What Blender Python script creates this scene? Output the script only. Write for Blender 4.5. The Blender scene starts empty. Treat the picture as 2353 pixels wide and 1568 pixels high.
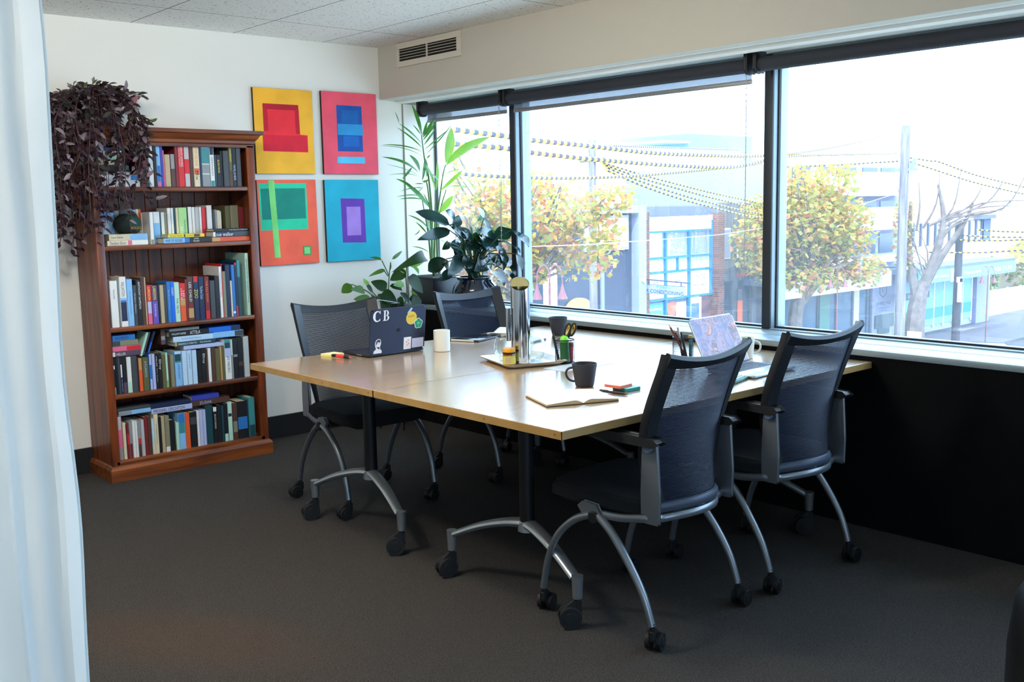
import bpy, bmesh, math, random
from mathutils import Vector, Matrix, noise
C = bpy.context.scene.collection
PI = math.pi
sin, cos = math.sin, math.cos
rnd = random.Random(7)

# ------------------------------------------------------------------ camera, sky, sun, exposure
def make_camera():
    yaw, pitch, roll = 0.72331201, 0.13419672, -0.01960299
    fwd = Vector((sin(yaw)*cos(pitch), cos(yaw)*cos(pitch), -sin(pitch)))
    right = Vector((cos(yaw), -sin(yaw), 0)); up = right.cross(fwd)
    r = cos(roll)*right + sin(roll)*up
    u = -sin(roll)*right + cos(roll)*up
    cd = bpy.data.cameras.new('camera'); cam = bpy.data.objects.new('camera', cd); C.objects.link(cam)
    cd.sensor_width = 36.0; cd.lens = 36.0*2335.27/2353.0
    cd.clip_start = 0.05; cd.clip_end = 400
    M = Matrix((r, u, -fwd)).transposed().to_4x4(); M.translation = Vector((0, 0, 1.40))
    cam.matrix_world = M
    bpy.context.scene.camera = cam
make_camera()

SKY = 6.6
world = bpy.data.worlds.new('world'); bpy.context.scene.world = world; world.use_nodes = True
wn = world.node_tree; wn.nodes.clear()
wo = wn.nodes.new('ShaderNodeOutputWorld'); wb = wn.nodes.new('ShaderNodeBackground')
wb.inputs['Color'].default_value = (0.50, 0.73, 1.0, 1); wb.inputs['Strength'].default_value = SKY
wn.links.new(wb.outputs[0], wo.inputs[0])

sd = bpy.data.lights.new('sun', 'SUN'); sd.energy = 4.5; sd.angle = 0.01; sd.color = (1.0, 0.93, 0.82)
sun = bpy.data.objects.new('sun', sd); C.objects.link(sun)
sun.rotation_euler = Vector((-0.42, -0.40, 0.80)).to_track_quat('Z', 'Y').to_euler()

def portal(loc, rot, sx, sy):
    d = bpy.data.lights.new('window_portal', 'AREA'); d.shape = 'RECTANGLE'; d.size = sx; d.size_y = sy
    d.cycles.is_portal = True
    o = bpy.data.objects.new('window_portal', d); C.objects.link(o); o.location = loc; o.rotation_euler = rot
portal((4.34, 0.8, 1.42), (0, PI/2, 0), 1.3, 9.6)     # the window wall
portal((-0.6, -3.98, 1.45), (PI/2, 0, 0), 3.2, 1.3)   # the window at the back of the room

# two unseen globe lamps added to brighten the room, under the ceiling, out of frame
FILL_W = 44.0
FILL_GLOBES = [(1.55, 2.98, 2.21), (0.85, 3.25, 2.21)]
for p in FILL_GLOBES:
    d = bpy.data.lights.new('fill_bulb', 'POINT'); d.energy = FILL_W; d.shadow_soft_size = 0.10; d.color = (1.0, 0.95, 0.86)
    o = bpy.data.objects.new('fill_bulb', d); C.objects.link(o); o.location = p

sc = bpy.context.scene
sc.view_settings.view_transform = 'Standard'; sc.view_settings.look = 'None'
sc.view_settings.exposure = 0.42; sc.view_settings.gamma = 1.0; sc.view_settings.use_curve_mapping = False
cy = sc.cycles
cy.use_denoising = True; cy.max_bounces = 9; cy.diffuse_bounces = 5; cy.glossy_bounces = 4
cy.transmission_bounces = 5; cy.transparent_max_bounces = 16; cy.caustics_reflective = False; cy.caustics_refractive = False
cy.sample_clamp_indirect = 8.0

# ------------------------------------------------------------------ materials
def srgb(h):
    h = h.lstrip('#'); v = [int(h[i:i+2], 16)/255 for i in (0, 2, 4)]
    return tuple(((c/12.92) if c <= 0.04045 else ((c+0.055)/1.055)**2.4) for c in v) + (1,)
MC = {}
def mat(h, rough=0.6, metal=0.0, key=None, spec=0.5, var=0.0, scale=20.0, bump=0.0, coat=0.0, trans=0.0, emit=0.0):
    k = key or (h, rough, metal, spec, var, scale, bump, coat, trans)
    if k in MC: return MC[k]
    m = bpy.data.materials.new(key or ('paint_' + h.lstrip('#'))); m.use_nodes = True
    nt = m.node_tree; b = nt.nodes['Principled BSDF']
    col = srgb(h); b.inputs['Base Color'].default_value = col
    b.inputs['Roughness'].default_value = rough; b.inputs['Metallic'].default_value = metal
    b.inputs['Specular IOR Level'].default_value = spec; b.inputs['Coat Weight'].default_value = coat
    b.inputs['Coat Roughness'].default_value = 0.08
    if var or bump:
        tc = nt.nodes.new('ShaderNodeTexCoord'); n = nt.nodes.new('ShaderNodeTexNoise')
        n.inputs['Scale'].default_value = scale; n.inputs['Detail'].default_value = 4
        nt.links.new(tc.outputs['Object'], n.inputs['Vector'])
        if var:
            mx = nt.nodes.new('ShaderNodeMixRGB'); mx.blend_type = 'MULTIPLY'; mx.inputs[0].default_value = 1.0
            mx.inputs[1].default_value = col
            rp = nt.nodes.new('ShaderNodeMapRange')
            rp.inputs[1].default_value = 0.3; rp.inputs[2].default_value = 0.7
            rp.inputs[3].default_value = 1-var; rp.inputs[4].default_value = 1+var
            nt.links.new(n.outputs['Fac'], rp.inputs[0]); nt.links.new(rp.outputs[0], mx.inputs[2])
            nt.links.new(mx.outputs[0], b.inputs['Base Color'])
        if bump:
            bp = nt.nodes.new('ShaderNodeBump'); bp.inputs['Strength'].default_value = bump
            bp.inputs['Distance'].default_value = 0.01
            nt.links.new(n.outputs['Fac'], bp.inputs['Height']); nt.links.new(bp.outputs[0], b.inputs['Normal'])
    MC[k] = m
    return m

def nodes_mat(name):
    m = bpy.data.materials.new(name); m.use_nodes = True
    return m, m.node_tree, m.node_tree.nodes['Principled BSDF']

def wood_mat(name, c1, c2, rough, axis='X', sc_=1.0, coat=0.0, knots=0.0, spec=0.5, bump=0.05):
    m, nt, b = nodes_mat(name); N = nt.nodes.new; L = nt.links.new
    tc = N('ShaderNodeTexCoord'); mp = N('ShaderNodeMapping')
    s = {'X': (1.2, 14, 14), 'Y': (14, 1.2, 14), 'Z': (14, 14, 1.2)}[axis]
    mp.inputs['Scale'].default_value = tuple(a*sc_ for a in s)
    L(tc.outputs['Object'], mp.inputs['Vector'])
    n = N('ShaderNodeTexNoise'); n.inputs['Scale'].default_value = 2.2; n.inputs['Detail'].default_value = 8
    n.inputs['Distortion'].default_value = 0.6
    L(mp.outputs[0], n.inputs['Vector'])
    cr = N('ShaderNodeValToRGB'); cr.color_ramp.elements[0].position = 0.32; cr.color_ramp.elements[1].position = 0.68
    cr.color_ramp.elements[0].color = srgb(c1); cr.color_ramp.elements[1].color = srgb(c2)
    L(n.outputs['Fac'], cr.inputs[0])
    out = cr.outputs[0]
    if knots:
        v = N('ShaderNodeTexVoronoi'); v.inputs['Scale'].default_value = knots
        L(tc.outputs['Object'], v.inputs['Vector'])
        mr = N('ShaderNodeMapRange'); mr.inputs[1].default_value = 0.05; mr.inputs[2].default_value = 0.14
        mr.inputs[3].default_value = 0.35; mr.inputs[4].default_value = 1.0
        L(v.outputs['Distance'], mr.inputs[0])
        mx = N('ShaderNodeMixRGB'); mx.blend_type = 'MULTIPLY'; mx.inputs[0].default_value = 1
        L(out, mx.inputs[1]); L(mr.outputs[0], mx.inputs[2]); out = mx.outputs[0]
    L(out, b.inputs['Base Color'])
    b.inputs['Roughness'].default_value = rough; b.inputs['Coat Weight'].default_value = coat
    b.inputs['Coat Roughness'].default_value = 0.1; b.inputs['Specular IOR Level'].default_value = spec
    bp = N('ShaderNodeBump'); bp.inputs['Strength'].default_value = bump; bp.inputs['Distance'].default_value = 0.005
    L(n.outputs['Fac'], bp.inputs['Height']); L(bp.outputs[0], b.inputs['Normal'])
    return m

def leaf_mat(name, c1, c2, trans_h, tw=0.35, rough=0.35, scale=9.0, spec=0.5):
    m, nt, b = nodes_mat(name); N = nt.nodes.new; L = nt.links.new
    tc = N('ShaderNodeTexCoord'); n = N('ShaderNodeTexNoise'); n.inputs['Scale'].default_value = scale
    L(tc.outputs['Object'], n.inputs['Vector'])
    cr = N('ShaderNodeValToRGB'); cr.color_ramp.elements[0].position = 0.35; cr.color_ramp.elements[1].position = 0.65
    cr.color_ramp.elements[0].color = srgb(c1); cr.color_ramp.elements[1].color = srgb(c2)
    L(n.outputs['Fac'], cr.inputs[0]); L(cr.outputs[0], b.inputs['Base Color'])
    b.inputs['Roughness'].default_value = rough; b.inputs['Specular IOR Level'].default_value = spec
    t = N('ShaderNodeBsdfTranslucent'); t.inputs['Color'].default_value = srgb(trans_h)
    mx = N('ShaderNodeMixShader'); mx.inputs[0].default_value = tw
    out = nt.nodes['Material Output']
    L(b.outputs[0], mx.inputs[1]); L(t.outputs[0], mx.inputs[2]); L(mx.outputs[0], out.inputs['Surface'])
    return m

def glass_mat(name, tint=(1, 1, 1), gl=0.06, haze=0.0, hazecol=(0.9, 0.95, 1, 1), rough=0.0, edge=0.0):
    """clear pane: transparent with a weak mirror and, when asked, a film of dust that scatters daylight"""
    m = bpy.data.materials.new(name); m.use_nodes = True; nt = m.node_tree; nt.nodes.clear(); N = nt.nodes.new; L = nt.links.new
    out = N('ShaderNodeOutputMaterial'); tr = N('ShaderNodeBsdfTransparent'); tr.inputs[0].default_value = (*tint, 1)
    g = N('ShaderNodeBsdfGlossy'); g.inputs['Roughness'].default_value = rough
    lw = N('ShaderNodeLayerWeight'); lw.inputs['Blend'].default_value = 0.25
    mr = N('ShaderNodeMapRange'); mr.inputs[3].default_value = gl; mr.inputs[4].default_value = max(gl, 0.5 if not edge else edge)
    L(lw.outputs['Facing'], mr.inputs[0])
    mx = N('ShaderNodeMixShader'); L(mr.outputs[0], mx.inputs[0]); L(tr.outputs[0], mx.inputs[1]); L(g.outputs[0], mx.inputs[2])
    last = mx
    if haze:
        tl = N('ShaderNodeBsdfTranslucent'); tl.inputs[0].default_value = hazecol
        tc = N('ShaderNodeTexCoord'); n = N('ShaderNodeTexNoise'); n.inputs['Scale'].default_value = 1.6; n.inputs['Detail'].default_value = 5
        L(tc.outputs['Object'], n.inputs['Vector'])
        sx = N('ShaderNodeSeparateXYZ'); L(tc.outputs['Object'], sx.inputs[0])
        zr = N('ShaderNodeMapRange'); zr.inputs[1].default_value = 1.6; zr.inputs[2].default_value = 0.8
        zr.inputs[3].default_value = 0.6; zr.inputs[4].default_value = 1.6; L(sx.outputs[2], zr.inputs[0])
        mu = N('ShaderNodeMath'); mu.operation = 'MULTIPLY'; L(n.outputs['Fac'], mu.inputs[0]); L(zr.outputs[0], mu.inputs[1])
        m2 = N('ShaderNodeMath'); m2.operation = 'MULTIPLY'; L(mu.outputs[0], m2.inputs[0]); m2.inputs[1].default_value = haze
        mh = N('ShaderNodeMixShader'); L(m2.outputs[0], mh.inputs[0]); L(mx.outputs[0], mh.inputs[1]); L(tl.outputs[0], mh.inputs[2])
        last = mh
    L(last.outputs[0], out.inputs['Surface'])
    return m

# ------------------------------------------------------------------ mesh builder
class MB:
    def __init__(s): s.v = []; s.f = []; s.m = []; s.sm = []
    def add(s, vs, fs, mi=0, smooth=False):
        o = len(s.v); s.v += [tuple(a) for a in vs]
        for f in fs: s.f.append(tuple(i+o for i in f)); s.m.append(mi); s.sm.append(smooth)
        return s
    def box(s, x0, y0, z0, x1, y1, z1, mi=0, M=None):
        vs = [Vector((x, y, z)) for x in (x0, x1) for y in (y0, y1) for z in (z0, z1)]
        if M is not None: vs = [M @ v for v in vs]
        return s.add(vs, [(0, 1, 3, 2), (4, 6, 7, 5), (0, 4, 5, 1), (2, 3, 7, 6), (0, 2, 6, 4), (1, 5, 7, 3)], mi)
    def rbox(s, x0, y0, z0, x1, y1, z1, r=0.004, mi=0, M=None, seg=2):
        bm = bmesh.new(); bmesh.ops.create_cube(bm, size=1.0)
        for v in bm.verts: v.co = Vector(((x0+x1)/2+v.co.x*(x1-x0), (y0+y1)/2+v.co.y*(y1-y0), (z0+z1)/2+v.co.z*(z1-z0)))
        r = min(r, .49*min(abs(x1-x0), abs(y1-y0), abs(z1-z0)))
        bmesh.ops.bevel(bm, geom=list(bm.edges), offset=r, segments=seg, profile=0.5, affect='EDGES')
        return s.bm(bm, mi, M, True)
    def bm(s, bm, mi=0, M=None, smooth=False):
        bm.verts.index_update()
        vs = [(M @ v.co if M is not None else v.co.copy()) for v in bm.verts]
        s.add(vs, [[v.index for v in f.verts] for f in bm.faces], mi, smooth); bm.free(); return s
    def prism(s, poly, d0, d1, ax='z', mi=0, M=None):
        """polygon in the plane normal to ax, swept from d0 to d1"""
        def P(a, b, d): return {'z': (a, b, d), 'y': (a, d, b), 'x': (d, a, b)}[ax]
        n = len(poly); vs = [Vector(P(a, b, d0)) for a, b in poly] + [Vector(P(a, b, d1)) for a, b in poly]
        if M is not None: vs = [M @ v for v in vs]
        return s.add(vs, [tuple(range(n)), tuple(range(2*n-1, n-1, -1))] + [(i, (i+1) % n, n+(i+1) % n, n+i) for i in range(n)], mi)
    def tube(s, pts, r, n=8, mi=0, caps=True, flat=1.0, closed=False, M=None, mis=None, upv=None):
        pts = [Vector(p) for p in pts]; k = len(pts)
        rs = list(r) if isinstance(r, (list, tuple)) else [r]*k
        vs = []; prev = None
        for i, p in enumerate(pts):
            if closed: t = pts[(i+1) % k]-pts[i-1]
            else: t = pts[min(i+1, k-1)]-pts[max(i-1, 0)]
            t = t.normalized() if t.length > 1e-9 else Vector((0, 0, 1))
            if prev is None:
                a = Vector(upv) if upv else (Vector((0, 0, 1)) if abs(t.z) < 0.9 else Vector((1, 0, 0)))
                a = (a-a.dot(t)*t).normalized()
            else: a = (prev-prev.dot(t)*t).normalized()
            prev = a; b = t.cross(a)
            for j in range(n):
                q = p + rs[i]*(cos(2*PI*j/n)*a*flat + sin(2*PI*j/n)*b)
                vs.append(M @ q if M is not None else q)
        fs = []; ms = []
        for i in range(k if closed else k-1):
            for j in range(n):
                fs.append((i*n+j, i*n+(j+1) % n, ((i+1) % k)*n+(j+1) % n, ((i+1) % k)*n+j)); ms.append(mis[i] if mis else mi)
        o = len(s.v); s.v += [tuple(v) for v in vs]
        for f, q in zip(fs, ms): s.f.append(tuple(a+o for a in f)); s.m.append(q); s.sm.append(True)
        if caps and not closed:
            s.f.append(tuple(o+j for j in range(n-1, -1, -1))); s.m.append(ms[0]); s.sm.append(False)
            s.f.append(tuple(o+(k-1)*n+j for j in range(n))); s.m.append(ms[-1]); s.sm.append(False)
        return s
    def lathe(s, prof, c=(0, 0, 0), n=24, mi=0, M=None, sx=1.0, sy=1.0):
        """profile of (radius, height) about a vertical axis"""
        vs = []; fs = []; k = len(prof)
        for r, z in prof:
            for j in range(n):
                q = Vector((c[0]+r*sx*cos(2*PI*j/n), c[1]+r*sy*sin(2*PI*j/n), c[2]+z)); vs.append(M @ q if M is not None else q)
        for i in range(k-1):
            for j in range(n): fs.append((i*n+j, i*n+(j+1) % n, (i+1)*n+(j+1) % n, (i+1)*n+j))
        if prof[0][0] > 1e-6: fs.append(tuple(range(n-1, -1, -1)))
        if prof[-1][0] > 1e-6: fs.append(tuple((k-1)*n+j for j in range(n)))
        return s.add(vs, fs, mi, True)
    def ball(s, c, r, mi=0, n=12, M=None, sx=1, sy=1, sz=1):
        return s.lathe([(max(1e-7, r*sin(PI*i/(n//2+2))), -r*sz*cos(PI*i/(n//2+2))) for i in range(n//2+3)], c, n, mi, M, sx, sy)
    def leaf(s, b, t, w, up=(0, 0, 1), droop=0.0, fold=0.25, mi=0, seg=6, shape=0.9, wave=0.0):
        """a leaf blade from b to t: w wide, folded along the midrib"""
        b = Vector(b); t = Vector(t); d = t-b; Ln = d.length
        if Ln < 1e-6: return s
        dn = d/Ln; up = Vector(up); sd = dn.cross(up)
        sd = sd.normalized() if sd.length > 1e-4 else dn.cross(Vector((1, 0, 0))).normalized()
        nn = sd.cross(dn); vs = []
        for i in range(seg+1):
            u = i/seg; hw = w/2*max(0.0, sin(PI*u**shape))**0.8
            p = b + d*u + nn*(droop*Ln*4*u*(1-u))
            wv = wave*w*sin(u*9+Ln*77)
            vs += [p - sd*hw + nn*(hw*fold+wv), p, p + sd*hw + nn*(hw*fold-wv)]
        fs = []
        for i in range(seg): o = i*3; fs += [(o, o+1, o+4, o+3), (o+1, o+2, o+5, o+4)]
        return s.add(vs, fs, mi, True)
    def build(s, name, mats, parent=None, kind=None, loc=None, bevel=0.0, sharp=35, solid=0.0, segs=2):
        me = bpy.data.meshes.new(name); me.from_pydata(s.v, [], s.f)
        if not isinstance(mats, (list, tuple)): mats = [mats]
        for q in mats: me.materials.append(q)
        me.polygons.foreach_set('material_index', s.m); me.polygons.foreach_set('use_smooth', s.sm)
        me.validate(); me.update()
        if any(s.sm): me.set_sharp_from_angle(angle=math.radians(sharp))
        o = bpy.data.objects.new(name, me); C.objects.link(o)
        if parent is not None: o.parent = parent
        if loc is not None: o.location = loc
        if kind: o['kind'] = kind
        if bevel:
            bv = o.modifiers.new('bevel', 'BEVEL'); bv.width = bevel; bv.segments = segs; bv.limit_method = 'ANGLE'; bv.angle_limit = math.radians(50)
        if solid:
            so = o.modifiers.new('solid', 'SOLIDIFY'); so.thickness = solid; so.offset = 0
        return o

def tag(o, label, cat, group=None, kind=None):
    o['label'] = label; o['category'] = cat
    if group: o['group'] = group
    if kind: o['kind'] = kind
    return o
def thing(name, label, cat, loc=(0, 0, 0), rz=0.0, group=None):
    o = bpy.data.objects.new(name, None); C.objects.link(o); o.location = loc; o.rotation_euler = (0, 0, rz); o.empty_display_size = .1
    return tag(o, label, cat, group)
def copy_tree(o, parent=None):
    c = o.copy(); C.objects.link(c); c.parent = parent
    for ch in o.children: copy_tree(ch, c)
    return c
def catmull(pts, n=6):
    P = [Vector(p) for p in pts]; out = []
    for i in range(len(P)-1):
        a = P[max(i-1, 0)]; b = P[i]; c = P[i+1]; d = P[min(i+2, len(P)-1)]
        for j in range(n):
            t = j/n
            out.append(0.5*((2*b)+(c-a)*t+(2*a-5*b+4*c-d)*t*t+(3*b-a-3*c+d)*t*t*t))
    return out+[P[-1]]

TXT = {}
def text_geo(body):
    """glyph outlines as a flat mesh, cached: (verts, faces, width, height)"""
    if body in TXT: return TXT[body]
    cu = bpy.data.curves.new('glyphs', 'FONT'); cu.body = body; cu.size = 1.0; cu.resolution_u = 2
    o = bpy.data.objects.new('glyphs', cu); C.objects.link(o)
    dg = bpy.context.evaluated_depsgraph_get(); dg.update()
    me = bpy.data.meshes.new_from_object(o.evaluated_get(dg))
    vs = [v.co.copy() for v in me.vertices]; fs = [tuple(p.vertices) for p in me.polygons]
    bpy.data.objects.remove(o); bpy.data.curves.remove(cu); bpy.data.meshes.remove(me)
    x0 = min(v.x for v in vs); x1 = max(v.x for v in vs); y0 = min(v.y for v in vs); y1 = max(v.y for v in vs)
    vs = [Vector((v.x-x0, v.y-y0, 0)) for v in vs]
    TXT[body] = (vs, fs, x1-x0, y1-y0); return TXT[body]
def text_part(body, M, w, h, m, parent, name='lettering', mb=None, mi=0):
    """lettering stretched into a w x h rectangle whose lower left corner is the origin of M"""
    vs, fs, tw, th = text_geo(body)
    S = [M @ Vector((v.x*w/tw, v.y*h/th, 0)) for v in vs]
    if mb is not None: mb.add(S, fs, mi); return None
    q = MB(); q.add(S, fs); return q.build(name, m, parent)
def frame_M(o, x, y):
    x = Vector(x).normalized(); y = Vector(y).normalized(); z = x.cross(y)
    M = Matrix((x, y, z)).transposed().to_4x4(); M.translation = Vector(o); return M
# ------------------------------------------------------------------ the room
def carpet():
    m, nt, b = nodes_mat('loop_pile_carpet'); N = nt.nodes.new; L = nt.links.new
    tc = N('ShaderNodeTexCoord')
    v = N('ShaderNodeTexVoronoi'); v.inputs['Scale'].default_value = 330
    mp = N('ShaderNodeMapping'); mp.inputs['Scale'].default_value = (1, 0.55, 1); L(tc.outputs['Object'], mp.inputs[0]); L(mp.outputs[0], v.inputs['Vector'])
    n = N('ShaderNodeTexNoise'); n.inputs['Scale'].default_value = 240; n.inputs['Detail'].default_value = 6; L(tc.outputs['Object'], n.inputs['Vector'])
    n2 = N('ShaderNodeTexNoise'); n2.inputs['Scale'].default_value = 1.1; n2.inputs['Detail'].default_value = 3; L(tc.outputs['Object'], n2.inputs['Vector'])
    cr = N('ShaderNodeValToRGB'); cr.color_ramp.elements[0].position = .3; cr.color_ramp.elements[1].position = .75
    cr.color_ramp.elements[0].color = srgb('#34312f'); cr.color_ramp.elements[1].color = srgb('#5b5754'); L(n.outputs['Fac'], cr.inputs[0])
    vr = N('ShaderNodeMapRange'); vr.inputs[2].default_value = .9; vr.inputs[3].default_value = 1.1; vr.inputs[4].default_value = .62; L(v.outputs['Distance'], vr.inputs[0])
    mu = N('ShaderNodeMixRGB'); mu.blend_type = 'MULTIPLY'; mu.inputs[0].default_value = 1; L(cr.outputs[0], mu.inputs[1]); L(vr.outputs[0], mu.inputs[2])
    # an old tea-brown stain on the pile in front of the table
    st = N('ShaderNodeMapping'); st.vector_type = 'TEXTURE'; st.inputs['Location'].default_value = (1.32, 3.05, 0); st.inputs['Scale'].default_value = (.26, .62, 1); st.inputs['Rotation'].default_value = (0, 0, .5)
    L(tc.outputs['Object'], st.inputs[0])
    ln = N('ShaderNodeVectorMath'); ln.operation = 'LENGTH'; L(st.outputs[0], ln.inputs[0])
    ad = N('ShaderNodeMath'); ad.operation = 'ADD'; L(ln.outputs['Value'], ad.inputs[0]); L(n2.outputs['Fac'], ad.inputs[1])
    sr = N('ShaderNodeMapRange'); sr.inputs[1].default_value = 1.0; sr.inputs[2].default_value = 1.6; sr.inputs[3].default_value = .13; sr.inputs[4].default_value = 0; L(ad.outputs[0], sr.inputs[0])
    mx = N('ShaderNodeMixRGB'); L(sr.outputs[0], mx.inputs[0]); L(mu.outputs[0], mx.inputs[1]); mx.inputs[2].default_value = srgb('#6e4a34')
    L(mx.outputs[0], b.inputs['Base Color']); b.inputs['Roughness'].default_value = .95; b.inputs['Specular IOR Level'].default_value = .1
    bp = N('ShaderNodeBump'); bp.inputs['Strength'].default_value = .6; bp.inputs['Distance'].default_value = .004
    L(v.outputs['Distance'], bp.inputs['Height']); L(bp.outputs[0], b.inputs['Normal'])
    return m
def tiles():
    m, nt, b = nodes_mat('mineral_ceiling_tile'); N = nt.nodes.new; L = nt.links.new
    tc = N('ShaderNodeTexCoord'); sx = N('ShaderNodeSeparateXYZ'); L(tc.outputs['Object'], sx.inputs[0])
    def line(sock, off, per, w):
        a = N('ShaderNodeMath'); a.operation = 'SUBTRACT'; L(sock, a.inputs[0]); a.inputs[1].default_value = off - 100*per - per/2
        c = N('ShaderNodeMath'); c.operation = 'MODULO'; L(a.outputs[0], c.inputs[0]); c.inputs[1].default_value = per
        d = N('ShaderNodeMath'); d.operation = 'SUBTRACT'; L(c.outputs[0], d.inputs[0]); d.inputs[1].default_value = per/2
        e = N('ShaderNodeMath'); e.operation = 'ABSOLUTE'; L(d.outputs[0], e.inputs[0])
        g = N('ShaderNodeMath'); g.operation = 'LESS_THAN'; L(e.outputs[0], g.inputs[0]); g.inputs[1].default_value = w
        return g
    g1 = line(sx.outputs[0], 2.222, .593, .0028); g2 = line(sx.outputs[1], 5.07, 1.2, .0028)
    mxm = N('ShaderNodeMath'); mxm.operation = 'MAXIMUM'; L(g1.outputs[0], mxm.inputs[0]); L(g2.outputs[0], mxm.inputs[1])
    n = N('ShaderNodeTexNoise'); n.inputs['Scale'].default_value = 70; n.inputs['Detail'].default_value = 3; L(tc.outputs['Object'], n.inputs['Vector'])
    cr = N('ShaderNodeValToRGB'); cr.color_ramp.elements[0].position = .30; cr.color_ramp.elements[1].position = .38
    cr.color_ramp.elements[0].color = srgb('#8a8781'); cr.color_ramp.elements[1].color = srgb('#efede6'); L(n.outputs['Fac'], cr.inputs[0])
    mx = N('ShaderNodeMixRGB'); L(mxm.outputs[0], mx.inputs[0]); L(cr.outputs[0], mx.inputs[1]); mx.inputs[2].default_value = srgb('#4a4640')
    L(mx.outputs[0], b.inputs['Base Color']); b.inputs['Roughness'].default_value = .9
    return m
M_WALL = mat('#edebe3', .85, key='painted_wall', bump=.08, scale=120, spec=.2)
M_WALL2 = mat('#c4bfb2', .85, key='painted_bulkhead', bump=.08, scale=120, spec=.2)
M_TRIM = mat('#e6e2d6', .6, key='cream_gloss_trim')
M_BLACKWALL = mat('#0d0d0e', .9, key='black_painted_wall', var=.2, scale=6, spec=.1)
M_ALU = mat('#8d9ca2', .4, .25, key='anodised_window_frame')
M_GASKET = mat('#15181c', .7, key='rubber_gasket')
M_CARPET = carpet()
YB, XS, XG, ZC = 5.56, 3.90, 4.25, 2.404
def struct(name, mb, m, bevel=0): return mb.build(name, m, kind='structure', bevel=bevel)
struct('floor', MB().box(-3.2, -4, -.12, 3.9, 5.56, 0), M_CARPET)
struct('ceiling', MB().box(-3.35, -4.15, ZC, 4.4, 5.70, ZC+.1), tiles())
struct('wall_back', MB().box(-3.35, YB, -.12, 4.4, YB+.14, ZC), M_WALL)
struct('wall_left', MB().box(-3.35, -4.15, -.12, -3.2, YB, ZC), M_WALL)
f = MB(); f.box(-3.2, -4.15, -.12, -2.2, -4, ZC); f.box(1.0, -4.15, -.12, 4.4, -4, ZC); f.box(-2.2, -4.15, -.12, 1.0, -4, .8); f.box(-2.2, -4.15, 2.1, 1.0, -4, ZC)
struct('wall_front', f, M_WALL)
struct('wall_right', MB().box(XS, -4, -.12, 4.36, YB, .738), M_BLACKWALL)
# boxed-in bulkhead over the window, with its curtain groove and bead on the underside
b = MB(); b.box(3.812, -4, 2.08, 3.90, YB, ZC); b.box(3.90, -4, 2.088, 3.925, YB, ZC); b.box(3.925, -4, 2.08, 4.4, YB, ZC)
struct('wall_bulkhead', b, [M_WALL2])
b = MB()
b.prism([(3.93, 2.08), (3.945, 2.068), (3.98, 2.062), (4.015, 2.066), (4.035, 2.08)], -4, YB, 'y')
b.prism([(3.893, 2.0805), (3.903, 2.077), (3.915, 2.0805)], -4, YB, 'y')
struct('trim_1', b, M_TRIM)
struct('trim_2', MB().box(3.905, -4, 2.0795, 3.922, YB-.08, 2.0885), mat('#6e5f48', .9, key='brown_groove'))  # brown strip along the groove, darker than the bulkhead
struct('trim_3', MB().box(3.992, 5.551, .765, 4.19, YB, 2.062), M_WALL, bevel=.001)
struct('trim_4', MB().box(3.984, 5.5575, .765, 3.990, YB, 2.062), mat('#8f9089', .8))
struct('trim_5', MB().box(1.66, 5.535, .138, 1.70, YB, 2.3).box(1.72, 5.545, .138, 1.735, YB, 2.3), M_WALL, bevel=.002)
struct('baseboard_back', MB().box(-3.2, 5.545, 0, XS, YB, .138), mat('#121213', .6, key='black_skirting'), bevel=.002)
struct('baseboard_left', MB().box(-3.2, -4, 0, -3.186, YB, .138), MC['black_skirting'])
# sill ledge and window frames
s = MB()
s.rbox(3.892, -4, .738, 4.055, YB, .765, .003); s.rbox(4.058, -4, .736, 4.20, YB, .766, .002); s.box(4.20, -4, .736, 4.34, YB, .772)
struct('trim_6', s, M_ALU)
MUL = [4.721, 2.88, 1.04, -.80, -2.64]
def window(i, y0, y1):
    w = bpy.data.objects.new('window_%d' % i, None); C.objects.link(w); w['kind'] = 'structure'; w.location = (XG, (y0+y1)/2, 1.42)
    def part(name, mb, m, bevel=0):
        o = mb.build(name, m, w, bevel=bevel); o.location = -w.location; return o
    f = MB()
    f.rbox(4.20, y0-.024, .766, 4.252, y0+.024, 2.08, .003, 1)                 # inner mullion face, its backlit shade painted in as dark colour
    f.rbox(4.21, y0-.0245, .766, 4.33, y0+.0245, 2.08, .002, 0)
    f.box(4.20, y0, 2.03, 4.33, y1, 2.08, 0)
    part('window_frame', f, [M_ALU, mat('#23282e', .5, key='backlit_mullion_face')])
    g = MB()
    for a, c in ((y0+.024, y0+.031), (y1-.031, y1-.024)): g.box(XG-.008, a, .772, XG+.01, c, 2.03)
    g.box(XG-.008, y0+.024, .772, XG+.01, y1-.024, .780)
    part('gasket', g, M_GASKET)
    part('window_pane', MB().box(XG-.002, y0+.028, .779, XG+.002, y1-.028, 2.032), GLASS)
GLASS = glass_mat('window_glass', (.97, .99, 1), .035, haze=.035)
ys = [YB+.02]+MUL+[-4.02]
for i in range(len(ys)-1): window(i+1, ys[i+1], ys[i])
w = MB()
for a, c in ((-2.2, -2.15), (-.625, -.575), (.95, 1.0)): w.box(a, -4.1, .8, c, -4.03, 2.1)
w.box(-2.2, -4.1, .8, 1, -4.03, .85); w.box(-2.2, -4.1, 2.05, 1, -4.03, 2.1)
struct('window_7', w, M_ALU)

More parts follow.
